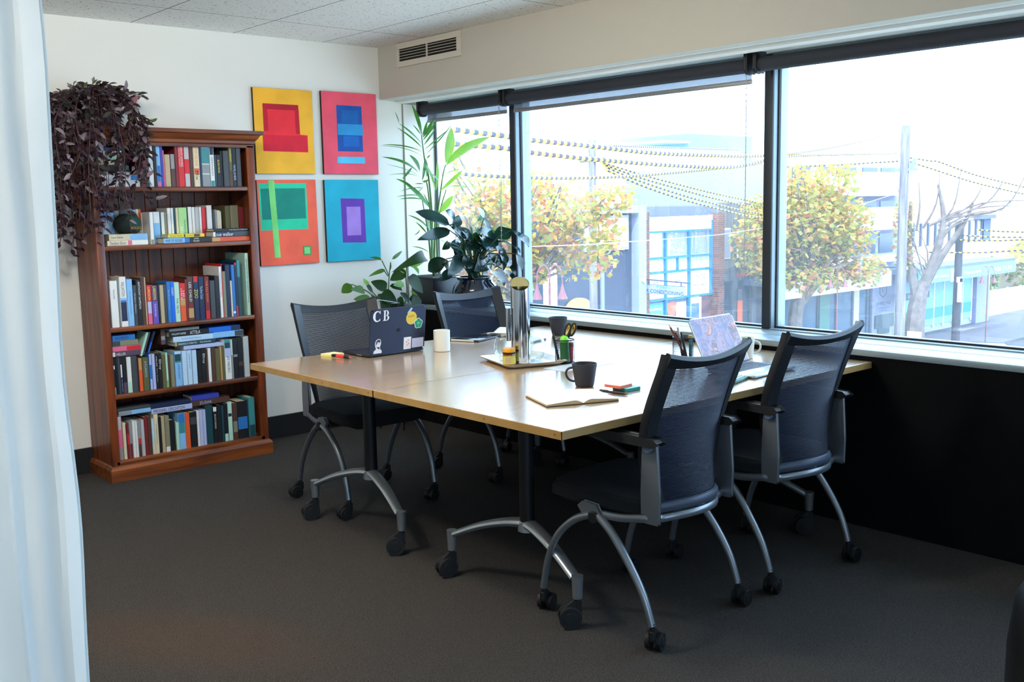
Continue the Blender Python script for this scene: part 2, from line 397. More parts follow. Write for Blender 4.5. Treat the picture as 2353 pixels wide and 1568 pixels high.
# air conditioning grille in the bulkhead
v = thing('air_vent', 'cream wall grille with horizontal slats high on the bulkhead beside the ceiling corner', 'vent', (3.812, 5.02, 2.33))
def lo(mb, name, m, p, **k):
    o = mb.build(name, m, p, **k); o.location = [-a for a in p.location]; return o
M_VENT = mat('#cfc9b8', .5, key='cream_metal')
f = MB(); f.box(3.800, 4.702, 2.256, 3.812, 5.336, 2.290); f.box(3.800, 4.702, 2.365, 3.812, 5.336, 2.400)
f.box(3.800, 4.702, 2.290, 3.812, 4.742, 2.365); f.box(3.800, 5.318, 2.290, 3.812, 5.336, 2.365)
lo(f, 'vent_frame', M_VENT, v, bevel=.0015)
lo(MB().box(3.809, 4.742, 2.290, 3.8118, 5.318, 2.365), 'duct_opening', mat('#1a1512', .9), v)
for k in range(4):
    z = 2.303+k*.0165
    lo(MB().prism([(3.801, z), (3.808, z+.004), (3.808, z+.0055), (3.801, z+.002)], 4.742, 5.318, 'y'), 'slat', M_VENT, v)
lo(MB().box(3.7995, 5.026, 2.290, 3.808, 5.034, 2.365), 'divider', M_VENT, v)

# roller blinds
M_BLIND = mat('#2c2f36', .8, key='charcoal_blind_fabric', var=.15, scale=300)
def fabric_mat():
    m, nt, b = nodes_mat('screen_fabric'); b.inputs['Base Color'].default_value = srgb('#7f8fa6'); b.inputs['Roughness'].default_value = .8
    t = nt.nodes.new('ShaderNodeBsdfTransparent'); mx = nt.nodes.new('ShaderNodeMixShader'); mx.inputs[0].default_value = .30
    nt.links.new(b.outputs[0], mx.inputs[1]); nt.links.new(t.outputs[0], mx.inputs[2]); nt.links.new(mx.outputs[0], nt.nodes['Material Output'].inputs[0])
    return m
M_SCREEN = fabric_mat()
def blind(y0, y1, drop, label, chain=None):
    t = thing('roller_blind', label, 'blind', (4.10, (y0+y1)/2, 2.022), 0, 'charcoal roller blinds above the windows')
    lo(MB().tube([(4.10, y0+.02, 2.022), (4.10, y1-.02, 2.022)], .034, 20), 'roller_tube', M_BLIND, t)
    for yy in (y0, y1-.02):
        q = MB().prism([(4.062, 2.08), (4.062, 2.0), (4.08, 1.982), (4.12, 1.982), (4.138, 2.0), (4.138, 2.08)], yy, yy+.02, 'y')
        lo(q, 'bracket', mat('#141518', .5), t, bevel=.003)
    if drop:
        lo(MB().box(4.131, y0+.024, 2.022-drop, 4.1325, y1-.024, 2.022), 'blind_fabric', M_SCREEN, t)
        lo(MB().rbox(4.127, y0+.022, 2.002-drop, 4.137, y1-.022, 2.024-drop, .004), 'bottom_rail', mat('#8d8f90', .45, .5), t)
    if chain:
        yy, zl = chain; q = MB()
        for xx, dy in ((4.085, 0), (4.112, .02)):
            q.tube([(xx, yy+dy, 2.03), (xx, yy+dy*.9, (2.03+zl)/2), (4.098, yy+.01, zl)], .0016, 5)
            for k in range(int((2.0-zl)/.03)): q.ball((xx, yy+dy, zl+.03+k*.03), .0028, 0, 5)
        lo(q, 'bead_chain', mat('#9a9a96', .5), t)
    return t
blind(4.66, 5.50, .062, 'charcoal roller blind nearest the white corner, above the palm', (4.71, 1.15))
blind(2.905, 4.645, .062, 'middle charcoal roller blind with a strip of see-through fabric let down', (2.925, 1.05))
blind(1.07, 2.875, 0, 'charcoal roller blind fully rolled up above the right-hand pane')

# ceiling-height sheer curtain by the camera
def curtain():
    m, nt, b = nodes_mat('sheer_curtain'); N = nt.nodes.new; L = nt.links.new
    b.inputs['Base Color'].default_value = srgb('#e9eff0'); b.inputs['Roughness'].default_value = .8; b.inputs['Specular IOR Level'].default_value = .1
    t = N('ShaderNodeBsdfTranslucent'); t.inputs[0].default_value = srgb('#eaf2f4'); mx = N('ShaderNodeMixShader'); mx.inputs[0].default_value = .5
    tr = N('ShaderNodeBsdfTransparent'); m2 = N('ShaderNodeMixShader'); m2.inputs[0].default_value = .06
    L(b.outputs[0], mx.inputs[1]); L(t.outputs[0], mx.inputs[2]); L(mx.outputs[0], m2.inputs[1]); L(tr.outputs[0], m2.inputs[2]); L(m2.outputs[0], nt.nodes['Material Output'].inputs[0])
    root = thing('sheer_curtain', 'floor-length sheer white curtain hanging in soft folds at the left edge', 'curtain', (.2, 1.72, 0))
    nx, nz = 150, 40; vs = []; fs = []
    for i in range(nx+1):
        u = i/nx
        for j in range(nz+1):
            w = j/nz; z = .02+w*2.36
            x = .508-(1-u)*1.0
            a = u*1.0
            fold = .030*sin(a*46+.8*sin(a*9))*(1-.45*w) + .012*sin(a*103+2*w)
            edge = (1-min(1, (1-u)/.03))
            vs.append((x+.004*sin(z*9)*edge+.01*sin(a*31+w)*(.3+.7*(1-w))*(1-edge), 1.60+fold+.10*(1-u)+.004*sin(z*17+a*20), z))
    for i in range(nx):
        for j in range(nz): fs.append((i*(nz+1)+j, (i+1)*(nz+1)+j, (i+1)*(nz+1)+j+1, i*(nz+1)+j+1))
    q = MB().add(vs, fs, 0, True); lo(q, 'curtain_fabric', m, root)
    q = MB().tube([v for v in vs[-(nz+1):]], .0022, 6); lo(q, 'hem', m, root)
    lo(MB().box(-.6, 1.60, 2.38, .53, 1.72, 2.404), 'curtain_track', M_TRIM, root)
curtain()

# fittings made up round the added fill bulbs declared at the top
M_GLOBE = mat('#f4f0e6', .5, key='opal_glass')
gn = M_GLOBE.node_tree; gt = gn.nodes.new('ShaderNodeBsdfTransparent'); gx = gn.nodes.new('ShaderNodeMixShader'); gx.inputs[0].default_value = .75
gn.links.new(gn.nodes['Principled BSDF'].outputs[0], gx.inputs[1]); gn.links.new(gt.outputs[0], gx.inputs[2]); gn.links.new(gx.outputs[0], gn.nodes['Material Output'].inputs[0])
for k, p in enumerate(FILL_GLOBES):
    t = thing('added_fill_lamp', 'unseen opal globe added as fill light under the ceiling, left of the tables', 'lamp', p, 0, 'added fill globes under the ceiling')
    MB().ball((0, 0, 0), .085, 0, 24).build('fill_globe_shade', M_GLOBE, t)
    MB().tube([(0, 0, .082), (0, 0, ZC-p[2])], .004, 6).build('fill_lamp_cord', mat('#2a2a2a', .6), t)
    MB().lathe([(0, ZC-p[2]-.02), (.05, ZC-p[2]-.02), (.05, ZC-p[2]), (0, ZC-p[2])], n=20).build('fill_lamp_rose', mat('#e0e0dc', .5), t)
# ------------------------------------------------------------------ canvases on the back wall
def canvas(name, label, x0, x1, z0, z1, base, shapes, tilt=0.0):
    cx, cz = (x0+x1)/2, (z0+z1)/2
    t = thing(name, label, 'painting', (cx, YB, cz), 0, 'square-block abstract canvases on the back wall'); t.rotation_euler = (0, tilt, 0)
    w, h = x1-x0, z1-z0
    MB().rbox(-w/2, -.019, -h/2, w/2, -.0005, h/2, .002).build('stretcher', mat('#2a2420', .8), t)
    q = MB().box(-w/2+.001, -.0205, -h/2+.001, w/2-.001, -.019, h/2-.001, 0)
    ms = [mat(base, .8, var=.10, scale=7, bump=.15)]
    for k, (poly, col) in enumerate(shapes):
        ms.append(mat(col, .8, var=.12, scale=9, bump=.15))
        q.prism([(-w/2+a*w, h/2-b*h) for a, b in poly], -.0206-k*.0003, -.0204, 'y', k+1)
    q.build('canvas_face', ms, t)
def R_(a, b, c, d, j=.0): return [(a, b), (c, b+j), (c+j, d), (a+j, d-j)]
canvas('wall_canvas', 'yellow-orange canvas with a stepped red block, above the bookcase corner', 2.909, 3.305, 1.605, 2.106, '#fdbb35',
       [([(.15, .18), (.75, .19), (.765, .53), (.89, .535), (.89, .74), (.13, .735), (.13, .54), (.155, .53)], '#f3303c'), (R_(.15, .18, .75, .245), '#b8132c'), (R_(.15, .24, .225, .50), '#c41a30'), (R_(.69, .24, .755, .52), '#c41a30'), (R_(.13, .545, .88, .73), '#df2038')])
canvas('wall_canvas', 'pink canvas with a dark blue upright block over a pale blue bar', 3.368, 3.772, 1.605, 2.111, '#f4586e',
       [(R_(.26, .16, .72, .72), '#1554a8'), (R_(.35, .215, .65, .38), '#0f64b4'), (R_(.27, .385, .73, .52), '#2f98d6'), (R_(.36, .53, .65, .66), '#1767c0'), (R_(.24, .785, .745, .865), '#5cc4ea')])
canvas('wall_canvas', 'orange-red canvas with green blocks and a long pale green stripe', 2.905, 3.305, 1.060, 1.570, '#fd6a4e',
       [(R_(.03, .04, .83, .585), '#2fce9f'), (R_(.06, .10, .80, .46), '#0f8a78'), ([(.19, .005), (.29, .005), (.33, .91), (.235, .91)], '#86e07e'), (R_(.72, .79, .86, .90), '#4f9e54'), (R_(.74, .805, .84, .885), '#8ade84')], tilt=math.radians(-.4))
canvas('wall_canvas', 'turquoise canvas with a lilac rectangle framed in purple', 3.365, 3.765, 1.060, 1.570, '#1fb0cc',
       [(R_(.28, .225, .72, .78, .01), '#6a3cae'), (R_(.38, .33, .64, .685), '#ac84dc')])

# ------------------------------------------------------------------ bookcase
W_PINE = wood_mat('stained_pine_upright', '#4a1f0d', '#8c431d', .42, 'Z', .9, coat=.15, knots=0)
W_PINEX = wood_mat('stained_pine_board', '#4a1f0d', '#97501f', .42, 'X', .9, coat=.15)
W_BACK = wood_mat('stained_pine_lining', '#46200d', '#763a18', .5, 'Z', .9, knots=2.3)
BX0, BX1, BYF, BYB = 1.850, 2.745, 5.250, 5.555
SH = [1.525, 1.225, .805, .455, .105]
def bookcase():
    t = thing('bookcase', 'tall stained pine bookcase with five crowded shelves against the back wall', 'bookcase', ((BX0+BX1)/2, BYB, 0))
    P = lambda mb, n, m, **k: lo(mb, n, m, t, **k)
    P(MB().box(BX0, BYF+.018, 0, BX0+.02, BYB, 1.75), 'side_panel', W_PINE, bevel=.002)
    P(MB().box(BX1-.02, BYF+.018, 0, BX1, BYB, 1.75), 'side_panel', W_PINE, bevel=.002)
    q = MB()
    for a, c in ((BX0-.002, BX0+.040), (BX1-.045, BX1+.002)):
        q.rbox(a, BYF, .08, c, BYF+.02, 1.75, .004)
    P(q, 'face_frame', W_PINE)
    q = MB(); x = BX0+.02
    while x < BX1-.03:
        x2 = min(x+.0715, BX1-.02)
        q.prism([(x, 5.545), (x+.003, 5.541), (x2-.003, 5.541), (x2, 5.545)], .08, 1.75, 'z'); x = x2
    q.box(BX0+.02, 5.545, .08, BX1-.02, 5.554, 1.75)
    P(q, 'back_lining', W_BACK)
    for k, z in enumerate(SH):
        P(MB().rbox(BX0+.02, BYF+.004 if k < 4 else BYF-.0, z-.024, BX1-.02, 5.542, z, .004), 'shelf', W_PINEX)
    # crown with stepped moulding
    q = MB()
    prof = [(0, 1.738), (0, 1.752), (.008, 1.757), (.008, 1.772), (.020, 1.784), (.030, 1.802), (.044, 1.806), (.048, 1.826), (-.02, 1.826)]
    def ring(d): return [(BX0-d, BYB), (BX0-d, BYF-d), (BX1+d, BYF-d), (BX1+d, BYB)]
    vs = [Vector((a, b_, z)) for d, z in prof for a, b_ in ring(d)]
    fs = [(i*4+j, i*4+j+1, (i+1)*4+j+1, (i+1)*4+j) for i in range(len(prof)-1) for j in range(3)]
    q.add(vs, fs); q.box(BX0-.045, BYF-.045, 1.808, BX1+.045, BYB, 1.826)
    q.box(BX0+.02, BYF+.002, 1.735, BX1-.02, BYF+.02, 1.75)
    P(q, 'crown_moulding', W_PINEX, bevel=.0015)
    q = MB()
    prof = [(.018, 0), (.018, .062), (.008, .078), (.0, .083), (-.02, .083)]
    vs = [Vector((a, b_, z)) for d, z in prof for a, b_ in ring(d)]
    q.add(vs, [(i*4+j, i*4+j+1, (i+1)*4+j+1, (i+1)*4+j) for i in range(len(prof)-1) for j in range(3)])
    q.box(BX0, BYF, 0, BX1, BYB, .081)
    P(q, 'plinth', W_PINEX, bevel=.0015)
bookcase()
M_PAGE = mat('#d8cdb2', .9, key='page_edges', var=.1, scale=200)
M_TXTW = '#e8e8e4'
def book(x0, x1, z0, z1, yf, depth, bands, txt, label, group, flat=False, lean=0.0, pivot=None, slope=0.0):
    """bands: [(share, colour)...] from the top of the spine down, or from its left end when the book lies flat"""
    t = thing('book', label, 'book', ((x0+x1)/2, yf, z0), 0, group)
    if lean: t.rotation_euler = (0, lean, 0)
    if slope: t.rotation_euler = (0, slope, 0)
    w, h = x1-x0, z1-z0; hw = w/2; e = .0016
    q = MB(); ms = []; main = max(bands, key=lambda b_: b_[0])[1]
    cm = mat(main, .45); ms.append(cm)
    if not flat:
        q.box(-hw, .001, 0, -hw+e, depth, h); q.box(hw-e, .001, 0, hw, depth, h)
        z = h; tot = sum(b_[0] for b_ in bands)
        for sh_, c in bands:
            m_ = mat(c, .45); ms.append(m_); z2 = z-h*sh_/tot; r = min(.003, hw*.4)
            q.prism([(-hw, .003), (-hw+r, 0), (hw-r, 0), (hw, .003), (hw-e, .004), (-hw+e, .004)], z2, z, 'z', len(ms)-1); z = z2
        MB().box(-hw+e, .004, .003, hw-e, depth-.004, h-.003).build('page_block', M_PAGE, t)
    else:
        q.box(-hw, .001, 0, hw, depth, e); q.box(-hw, .001, h-e, hw, depth, h)
        x = -hw; tot = sum(b_[0] for b_ in bands)
        for sh_, c in bands:
            m_ = mat(c, .45); ms.append(m_); x2 = x+w*sh_/tot; r = min(.003, h*.3)
            q.prism([(.003, 0), (0, r), (0, h-r), (.003, h), (.004, h-e), (.004, e)], x, x2, 'x', len(ms)-1); x = x2
        MB().box(-hw+.003, .004, e, hw-.003, depth-.004, h-e).build('page_block', M_PAGE, t)
    q.build('cover', ms, t)
    for s_, col, a, ln, *rest in txt:
        th = rest[0] if rest else .55; off = rest[1] if len(rest) > 1 else 0.0
        if not flat:
            lh = w*th; L_ = h*ln
            M = frame_M((-lh/2+off*w, -.0006, h*(1-a)), (0, 0, -1), (1, 0, 0))
            text_part(s_, M, L_, lh, mat(col, .5), t, 'spine_title')
        else:
            lh = h*th
            M = frame_M((-hw+w*a, -.0006, (h-lh)/2+off*h), (1, 0, 0), (0, 0, 1))
            text_part(s_, M, w*ln, lh, mat(col, .5), t, 'spine_title')
    return t
BOOKS = [
 (1.8945,2.1066,1.5256,1.5583,5.285,0.13,[(1, '#e6e6e2')],[],'white flat book, lowest in its pile on the top shelf','stack at the left of the top shelf',True,0.000),
 (1.8969,2.0997,1.5589,1.5872,5.285,0.13,[(0.8, '#e6e6e2'), (0.2, '#2f74bd')],[],'white and blue flat book lying by the white flat book on the top shelf','stack at the left of the top shelf',True,0.000),
 (1.8964,2.0559,1.5878,1.6030,5.285,0.13,[(1, '#b9bcbc')],[],'pale grey flat book lying by the white and blue flat book on the top shelf','stack at the left of the top shelf',True,0.000),
 (1.8962,2.0532,1.6036,1.6362,5.285,0.13,[(0.7, '#1b1c1f'), (0.3, '#1d454e')],[],'black flat book lying by the pale grey flat book on the top shelf','stack at the left of the top shelf',True,0.000),
 (1.8984,2.0217,1.6368,1.6607,5.285,0.13,[(1, '#dccfae')],[],'cream flat book lying by the black flat book on the top shelf','stack at the left of the top shelf',True,0.000),
 (1.8982,2.0214,1.6613,1.6873,5.285,0.13,[(1, '#b4dcc8')],[],'pale green flat book lying by the cream flat book on the top shelf','stack at the left of the top shelf',True,0.000),
 (1.8978,2.0209,1.6879,1.7074,5.285,0.13,[(1, '#e6e6e2')],[],'white flat book with grey lettering on the top shelf','stack at the left of the top shelf',True,0.000),
 (1.8992,2.0222,1.7080,1.7242,5.285,0.13,[(1, '#2f74bd')],[],'blue flat book lying by the white flat book on the top shelf','stack at the left of the top shelf',True,0.000),
 (2.1127,2.1427,1.5250,1.7170,5.275,0.145,[(1, '#7a2328')],[],'maroon book, leftmost upright on the top shelf','uprights on the top shelf',False,0.000),
 (2.1434,2.1540,1.5250,1.7369,5.275,0.145,[(1, '#1d454e')],[],'black-green slim book right of the maroon book on the top shelf','uprights on the top shelf',False,0.000),
 (2.1549,2.1777,1.5250,1.7440,5.275,0.145,[(1, '#e6e6e2')],[],'thick white book right of the black-green slim book on the top shelf','uprights on the top shelf',False,0.000),
 (2.1810,2.1964,1.5250,1.7422,5.275,0.145,[(1, '#1b1c1f')],[],'black book right of the thick white book on the top shelf','uprights on the top shelf',False,0.000),
 (2.1969,2.2171,1.5250,1.7449,5.275,0.145,[(0.5, '#86bce8'), (0.38, '#2f74bd'), (0.12, '#dc6a8c')],[],'pale blue book with pink foot right of the black book on the top shelf','uprights on the top shelf',False,0.000),
 (2.2176,2.2322,1.5250,1.7453,5.275,0.145,[(1, '#3a43a8')],[],'indigo book right of the pale blue book on the top shelf','uprights on the top shelf',False,0.000),
 (2.2327,2.2388,1.5250,1.7153,5.275,0.145,[(1, '#dc6a8c')],[],'slim pink-cream book right of the indigo book on the top shelf','uprights on the top shelf',False,0.000),
 (2.2412,2.2693,1.5250,1.6935,5.275,0.145,[(1, '#b8a582')],[],'short beige book right of the slim pink-cream book on the top shelf','uprights on the top shelf',False,0.000),
 (2.2721,2.2961,1.5250,1.6956,5.275,0.145,[(0.45, '#8e9092'), (0.55, '#54372b')],[],'short brown book right of the short beige book on the top shelf','uprights on the top shelf',False,0.000),
 (2.2985,2.3136,1.5250,1.7449,5.275,0.145,[(1, '#7a2328')],[],'dark red book right of the short brown book on the top shelf','uprights on the top shelf',False,0.000),
 (2.3153,2.3466,1.5250,1.7446,5.275,0.145,[(1, '#d0282e')],[('SHERATE GODDESS', '#e6e6e2', 0.02, 0.5, 0.38, 0.14), ('TIMOTHY PALLETT', '#e6e6e2', 0.05, 0.48, 0.18, -0.28)],'bright red book with white capitals right of the dark red book on the top shelf','uprights on the top shelf',False,0.000),
 (2.3488,2.3776,1.5250,1.7394,5.275,0.145,[(0.32, '#b9bcbc'), (0.36, '#d0282e'), (0.32, '#b9bcbc')],[],'grey book with red middle right of the bright red book on the top shelf','uprights on the top shelf',False,0.000),
 (2.3793,2.3967,1.5250,1.7422,5.275,0.145,[(1, '#54372b')],[],'dark brown book right of the grey book on the top shelf','uprights on the top shelf',False,0.000),
 (2.4011,2.4330,1.5250,1.7456,5.275,0.145,[(0.06, '#c0965e'), (0.5, '#dccfae'), (0.14, '#dc5c2c'), (0.3, '#dccfae')],[('POR THE FAME', '#e8903a', 0.08, 0.42, 0.5), ('Mix', '#23242a', 0.62, 0.22, 0.6)],'cream book with orange drawing right of the dark brown book on the top shelf','uprights on the top shelf',False,0.000),
 (2.4343,2.4450,1.5250,1.7445,5.275,0.145,[(1, '#1f2a4a')],[],'slim navy book right of the cream book on the top shelf','uprights on the top shelf',False,0.000),
 (2.4464,2.4923,1.5250,1.7447,5.275,0.145,[(0.05, '#86bce8'), (0.01, '#e6e6e2'), (0.38, '#3f8a8e'), (0.02, '#e6e6e2'), (0.22, '#8e9092'), (0.02, '#e6e6e2'), (0.3, '#8e9092')],[],'wide blue-grey book with white lines right of the slim navy book on the top shelf','uprights on the top shelf',False,0.000),
 (2.4945,2.5180,1.5250,1.7384,5.275,0.145,[(0.2, '#1f2a4a'), (0.65, '#e6e6e2'), (0.15, '#3f8a8e')],[('GERMANY', '#23242a', 0.24, 0.5, 0.42)],'white book titled GERMANY right of the wide blue-grey book on the top shelf','uprights on the top shelf',False,0.000),
 (2.5193,2.5307,1.5250,1.6962,5.275,0.145,[(1, '#1d454e')],[],'slim dark green book right of the white book titled GERMANY on the top shelf','uprights on the top shelf',False,0.000),
 (2.5317,2.5556,1.5250,1.6965,5.275,0.145,[(1, '#1b1c1f')],[('ELON MUSK', '#ead95a', 0.16, 0.42, 0.42)],'black book with yellow capitals right of the slim dark green book on the top shelf','uprights on the top shelf',False,0.000),
 (2.5562,2.5646,1.5250,1.7179,5.275,0.145,[(1, '#1b1c1f')],[],'slim black book right of the black book on the top shelf','uprights on the top shelf',False,0.000),
 (2.5715,2.6037,1.5250,1.7185,5.275,0.145,[(1, '#43464a')],[],'charcoal book right of the slim black book on the top shelf','uprights on the top shelf',False,0.000),
 (2.6060,2.6244,1.5250,1.7438,5.275,0.145,[(0.6, '#62603a'), (0.4, '#54372b')],[('MAIREAD', '#ead95a', 0.05, 0.34, 0.5)],'black book with yellow-green edge right of the charcoal book on the top shelf','uprights on the top shelf',False,0.000),
 (2.6257,2.6465,1.5250,1.7431,5.275,0.145,[(1, '#1b1c1f')],[('WILDER', '#a9c4e8', 0.45, 0.4, 0.6)],'black book titled WILDER right of the black book on the top shelf','uprights on the top shelf',False,0.000),
 (2.6502,2.6759,1.5250,1.7413,5.275,0.145,[(1, '#43464a')],[],'dark slate book right of the black book titled WILDER on the top shelf','uprights on the top shelf',False,0.000),
 (1.9342,1.9664,1.2250,1.4000,5.376,0.145,[(0.25, '#2f74bd'), (0.5, '#bcd8ee'), (0.25, '#2f74bd')],[],'blue and white swirled book, leftmost upright on the second shelf','back row of the second shelf',False,0.000),
 (1.9676,1.9924,1.2250,1.3949,5.376,0.145,[(1, '#86bce8')],[],'pale blue-grey book right of the blue and white swirled book on the second shelf','back row of the second shelf',False,0.000),
 (1.9944,2.0195,1.2250,1.4043,5.376,0.145,[(1, '#8e9092')],[],'grey-brown book right of the pale blue-grey book on the second shelf','back row of the second shelf',False,0.000),
 (2.0237,2.0511,1.2250,1.3892,5.376,0.145,[(1, '#54372b')],[],'brown-grey book right of the grey-brown book on the second shelf','back row of the second shelf',False,0.000),
 (2.0746,2.0873,1.2250,1.4133,5.376,0.145,[(0.3, '#3f8a8e'), (0.7, '#bcd8ee')],[],'slim teal and white book right of the brown-grey book on the second shelf','back row of the second shelf',False,0.000),
 (2.0908,2.1066,1.2250,1.4073,5.376,0.145,[(1, '#86bce8')],[],'light blue book right of the slim teal and white book on the second shelf','back row of the second shelf',False,0.000),
 (2.1089,2.1231,1.2250,1.4104,5.376,0.145,[(1, '#dccfae')],[],'cream-white book right of the light blue book on the second shelf','back row of the second shelf',False,0.000),
 (2.1243,2.1354,1.2250,1.4102,5.376,0.145,[(0.6, '#dc5c2c'), (0.1, '#b4dcc8'), (0.3, '#dc5c2c')],[],'slim red-orange book right of the cream-white book on the second shelf','back row of the second shelf',False,0.000),
 (2.1358,2.1534,1.2250,1.3915,5.376,0.145,[(1, '#e6e6e2')],[],'white paperback right of the slim red-orange book on the second shelf','back row of the second shelf',False,0.000),
 (2.1409,2.1583,1.2250,1.3940,5.275,0.1,[(0.85, '#e6e6e2'), (0.15, '#86846a')],[],'white book standing forward right of the white paperback on the second shelf','back row of the second shelf',False,0.000),
 (2.1543,2.1639,1.2250,1.3901,5.376,0.145,[(1, '#1f2a4a')],[],'slim navy book right of the white book standing forward on the second shelf','back row of the second shelf',False,0.000),
 (2.1651,2.1781,1.2250,1.3910,5.376,0.145,[(1, '#8e9092')],[],'grey paperback right of the slim navy book on the second shelf','back row of the second shelf',False,0.000),
 (2.2009,2.2367,1.2250,1.3947,5.376,0.145,[(0.35, '#e6e6e2'), (0.65, '#86bce8')],[],'wide pale book with blue foot right of the grey paperback on the second shelf','back row of the second shelf',False,0.000),
 (2.2381,2.2436,1.2250,1.3942,5.376,0.145,[(1, '#1d454e')],[],'slim black-green book right of the wide pale book on the second shelf','back row of the second shelf',False,0.000),
 (2.2442,2.2610,1.2250,1.3917,5.376,0.145,[(1, '#e6e6e2')],[],'white-blue book right of the slim black-green book on the second shelf','back row of the second shelf',False,0.000),
 (2.2615,2.2750,1.2250,1.3914,5.376,0.145,[(1, '#86846a')],[],'grey-brown slim book right of the white-blue book on the second shelf','back row of the second shelf',False,0.000),
 (2.2804,2.2979,1.2250,1.4136,5.376,0.145,[(1, '#e6e6e2')],[],'tall white paperback right of the grey-brown slim book on the second shelf','back row of the second shelf',False,0.000),
 (2.3013,2.3130,1.2250,1.4140,5.376,0.145,[(1, '#e6e6e2')],[],'slim white book right of the tall white paperback on the second shelf','back row of the second shelf',False,0.000),
 (2.3153,2.3250,1.2250,1.4114,5.376,0.145,[(1, '#1d454e')],[],'slim dark green book right of the slim white book on the second shelf','back row of the second shelf',False,0.000),
 (2.3276,2.3399,1.2250,1.4138,5.376,0.145,[(1, '#dccfae')],[],'slim ivory book right of the slim dark green book on the second shelf','back row of the second shelf',False,0.000),
 (2.3424,2.3894,1.2250,1.4149,5.376,0.145,[(1, '#a8d88c')],[('BREAK', '#e6e6e2', 0.55, 0.4, 0.28, -0.22), ('FREAKING PERIOD', '#274a9a', 0.35, 0.55, 0.2, 0.2)],'wide lime green book right of the slim ivory book on the second shelf','back row of the second shelf',False,0.000),
 (2.3920,2.3965,1.2250,1.4172,5.376,0.145,[(1, '#1d454e')],[],'slim bottle green book right of the wide lime green book on the second shelf','back row of the second shelf',False,0.000),
 (2.3971,2.4163,1.2250,1.4182,5.376,0.145,[(1, '#e6e6e2')],[],'bright white book right of the slim bottle green book on the second shelf','back row of the second shelf',False,0.000),
 (2.4204,2.4345,1.2250,1.4167,5.376,0.145,[(1, '#e6e6e2')],[],'white slim paperback right of the bright white book on the second shelf','back row of the second shelf',False,0.000),
 (2.4370,2.4584,1.2250,1.4163,5.376,0.145,[(1, '#b9bcbc')],[],'grey-white book right of the white slim paperback on the second shelf','back row of the second shelf',False,0.000),
 (2.4621,2.4738,1.2250,1.4160,5.376,0.145,[(1, '#e6e6e2')],[],'snow-white slim book right of the grey-white book on the second shelf','back row of the second shelf',False,0.000),
 (2.4760,2.4964,1.2250,1.4157,5.376,0.145,[(0.5, '#d0282e'), (0.5, '#d0282e')],[],'coral red book right of the snow-white slim book on the second shelf','back row of the second shelf',False,0.000),
 (2.4975,2.5041,1.2250,1.4131,5.376,0.145,[(1, '#7a2328')],[],'slim dark red book right of the coral red book on the second shelf','back row of the second shelf',False,0.000),
 (2.5059,2.5351,1.2250,1.4247,5.376,0.145,[(1, '#e6e6e2')],[],'broad white book right of the slim dark red book on the second shelf','back row of the second shelf',False,0.000),
 (2.5402,2.5521,1.2250,1.4003,5.376,0.145,[(1, '#43464a')],[],'short slate book right of the broad white book on the second shelf','back row of the second shelf',False,0.000),
 (2.5531,2.5653,1.2250,1.4000,5.376,0.145,[(1, '#8e9092')],[],'short grey book right of the short slate book on the second shelf','back row of the second shelf',False,0.000),
 (2.5658,2.5827,1.2250,1.3959,5.376,0.145,[(1, '#dccfae')],[],'short ivory book right of the short grey book on the second shelf','back row of the second shelf',False,0.000),
 (2.5836,2.5901,1.2250,1.3906,5.376,0.145,[(1, '#e6e6e2')],[],'very slim white book right of the short ivory book on the second shelf','back row of the second shelf',False,0.000),
 (2.6154,2.6443,1.2250,1.4196,5.376,0.145,[(1, '#62603a')],[],'olive book right of the very slim white book on the second shelf','back row of the second shelf',False,0.000),
 (2.6469,2.6936,1.2250,1.4224,5.376,0.145,[(1, '#86846a')],[],'wide olive-grey book right of the olive book on the second shelf','back row of the second shelf',False,0.000),
 (2.6983,2.7277,1.2250,1.4119,5.376,0.145,[(1, '#7a2328')],[],'dark maroon book right of the wide olive-grey book on the second shelf','back row of the second shelf',False,0.000),
 (1.9115,2.1232,1.2256,1.2521,5.272,0.1,[(0.5, '#dccfae'), (0.1, '#dc6a8c'), (0.4, '#e6e6e2')],[('The Bern Elinor', '#274a9a', 0.05, 0.4, 0.55)],'white flat book with purple lettering, lowest in its pile on the second shelf','flat books in front on the second shelf',True,0.000),
 (1.9213,2.1222,1.2527,1.2839,5.272,0.1,[(0.54, '#dccfae'), (0.46, '#86bce8')],[('Love Scenes', '#23242a', 0.06, 0.3, 0.4)],'cream and sky-blue flat book lying by the white flat book on the second shelf','flat books in front on the second shelf',True,0.000),
 (2.2067,2.4786,1.2256,1.2552,5.272,0.1,[(0.43, '#86bce8'), (0.1, '#2f74bd'), (0.47, '#1b1c1f')],[('MAP OF BONES', '#23242a', 0.04, 0.35, 0.5), ('JAMES', '#e6e6e2', 0.62, 0.1, 0.3, 0.2), ('ROLLINS', '#e6e6e2', 0.61, 0.12, 0.3, -0.2)],'black flat book titled MAP OF BONES on the second shelf','flat books in front on the second shelf',True,0.000),
 (2.2326,2.4366,1.2558,1.2737,5.272,0.1,[(0.43, '#e6d63c'), (0.04, '#1b1c1f'), (0.24, '#e6d63c'), (0.14, '#54372b'), (0.03, '#d0282e'), (0.12, '#e6d63c')],[('DOUGLAS TERMAN', '#23242a', 0.05, 0.33, 0.4), ('THE FALLEN', '#23242a', 0.5, 0.2, 0.4)],'yellow flat book lying by the black flat book on the second shelf','flat books in front on the second shelf',True,0.000),
 (2.4800,2.7154,1.2256,1.2497,5.272,0.1,[(0.2, '#c0965e'), (0.8, '#dc5c2c')],[('JUDGE & JURY', '#e2463a', 0.25, 0.5, 0.7)],'orange flat book lying by the yellow flat book on the second shelf','flat books in front on the second shelf',True,0.000),
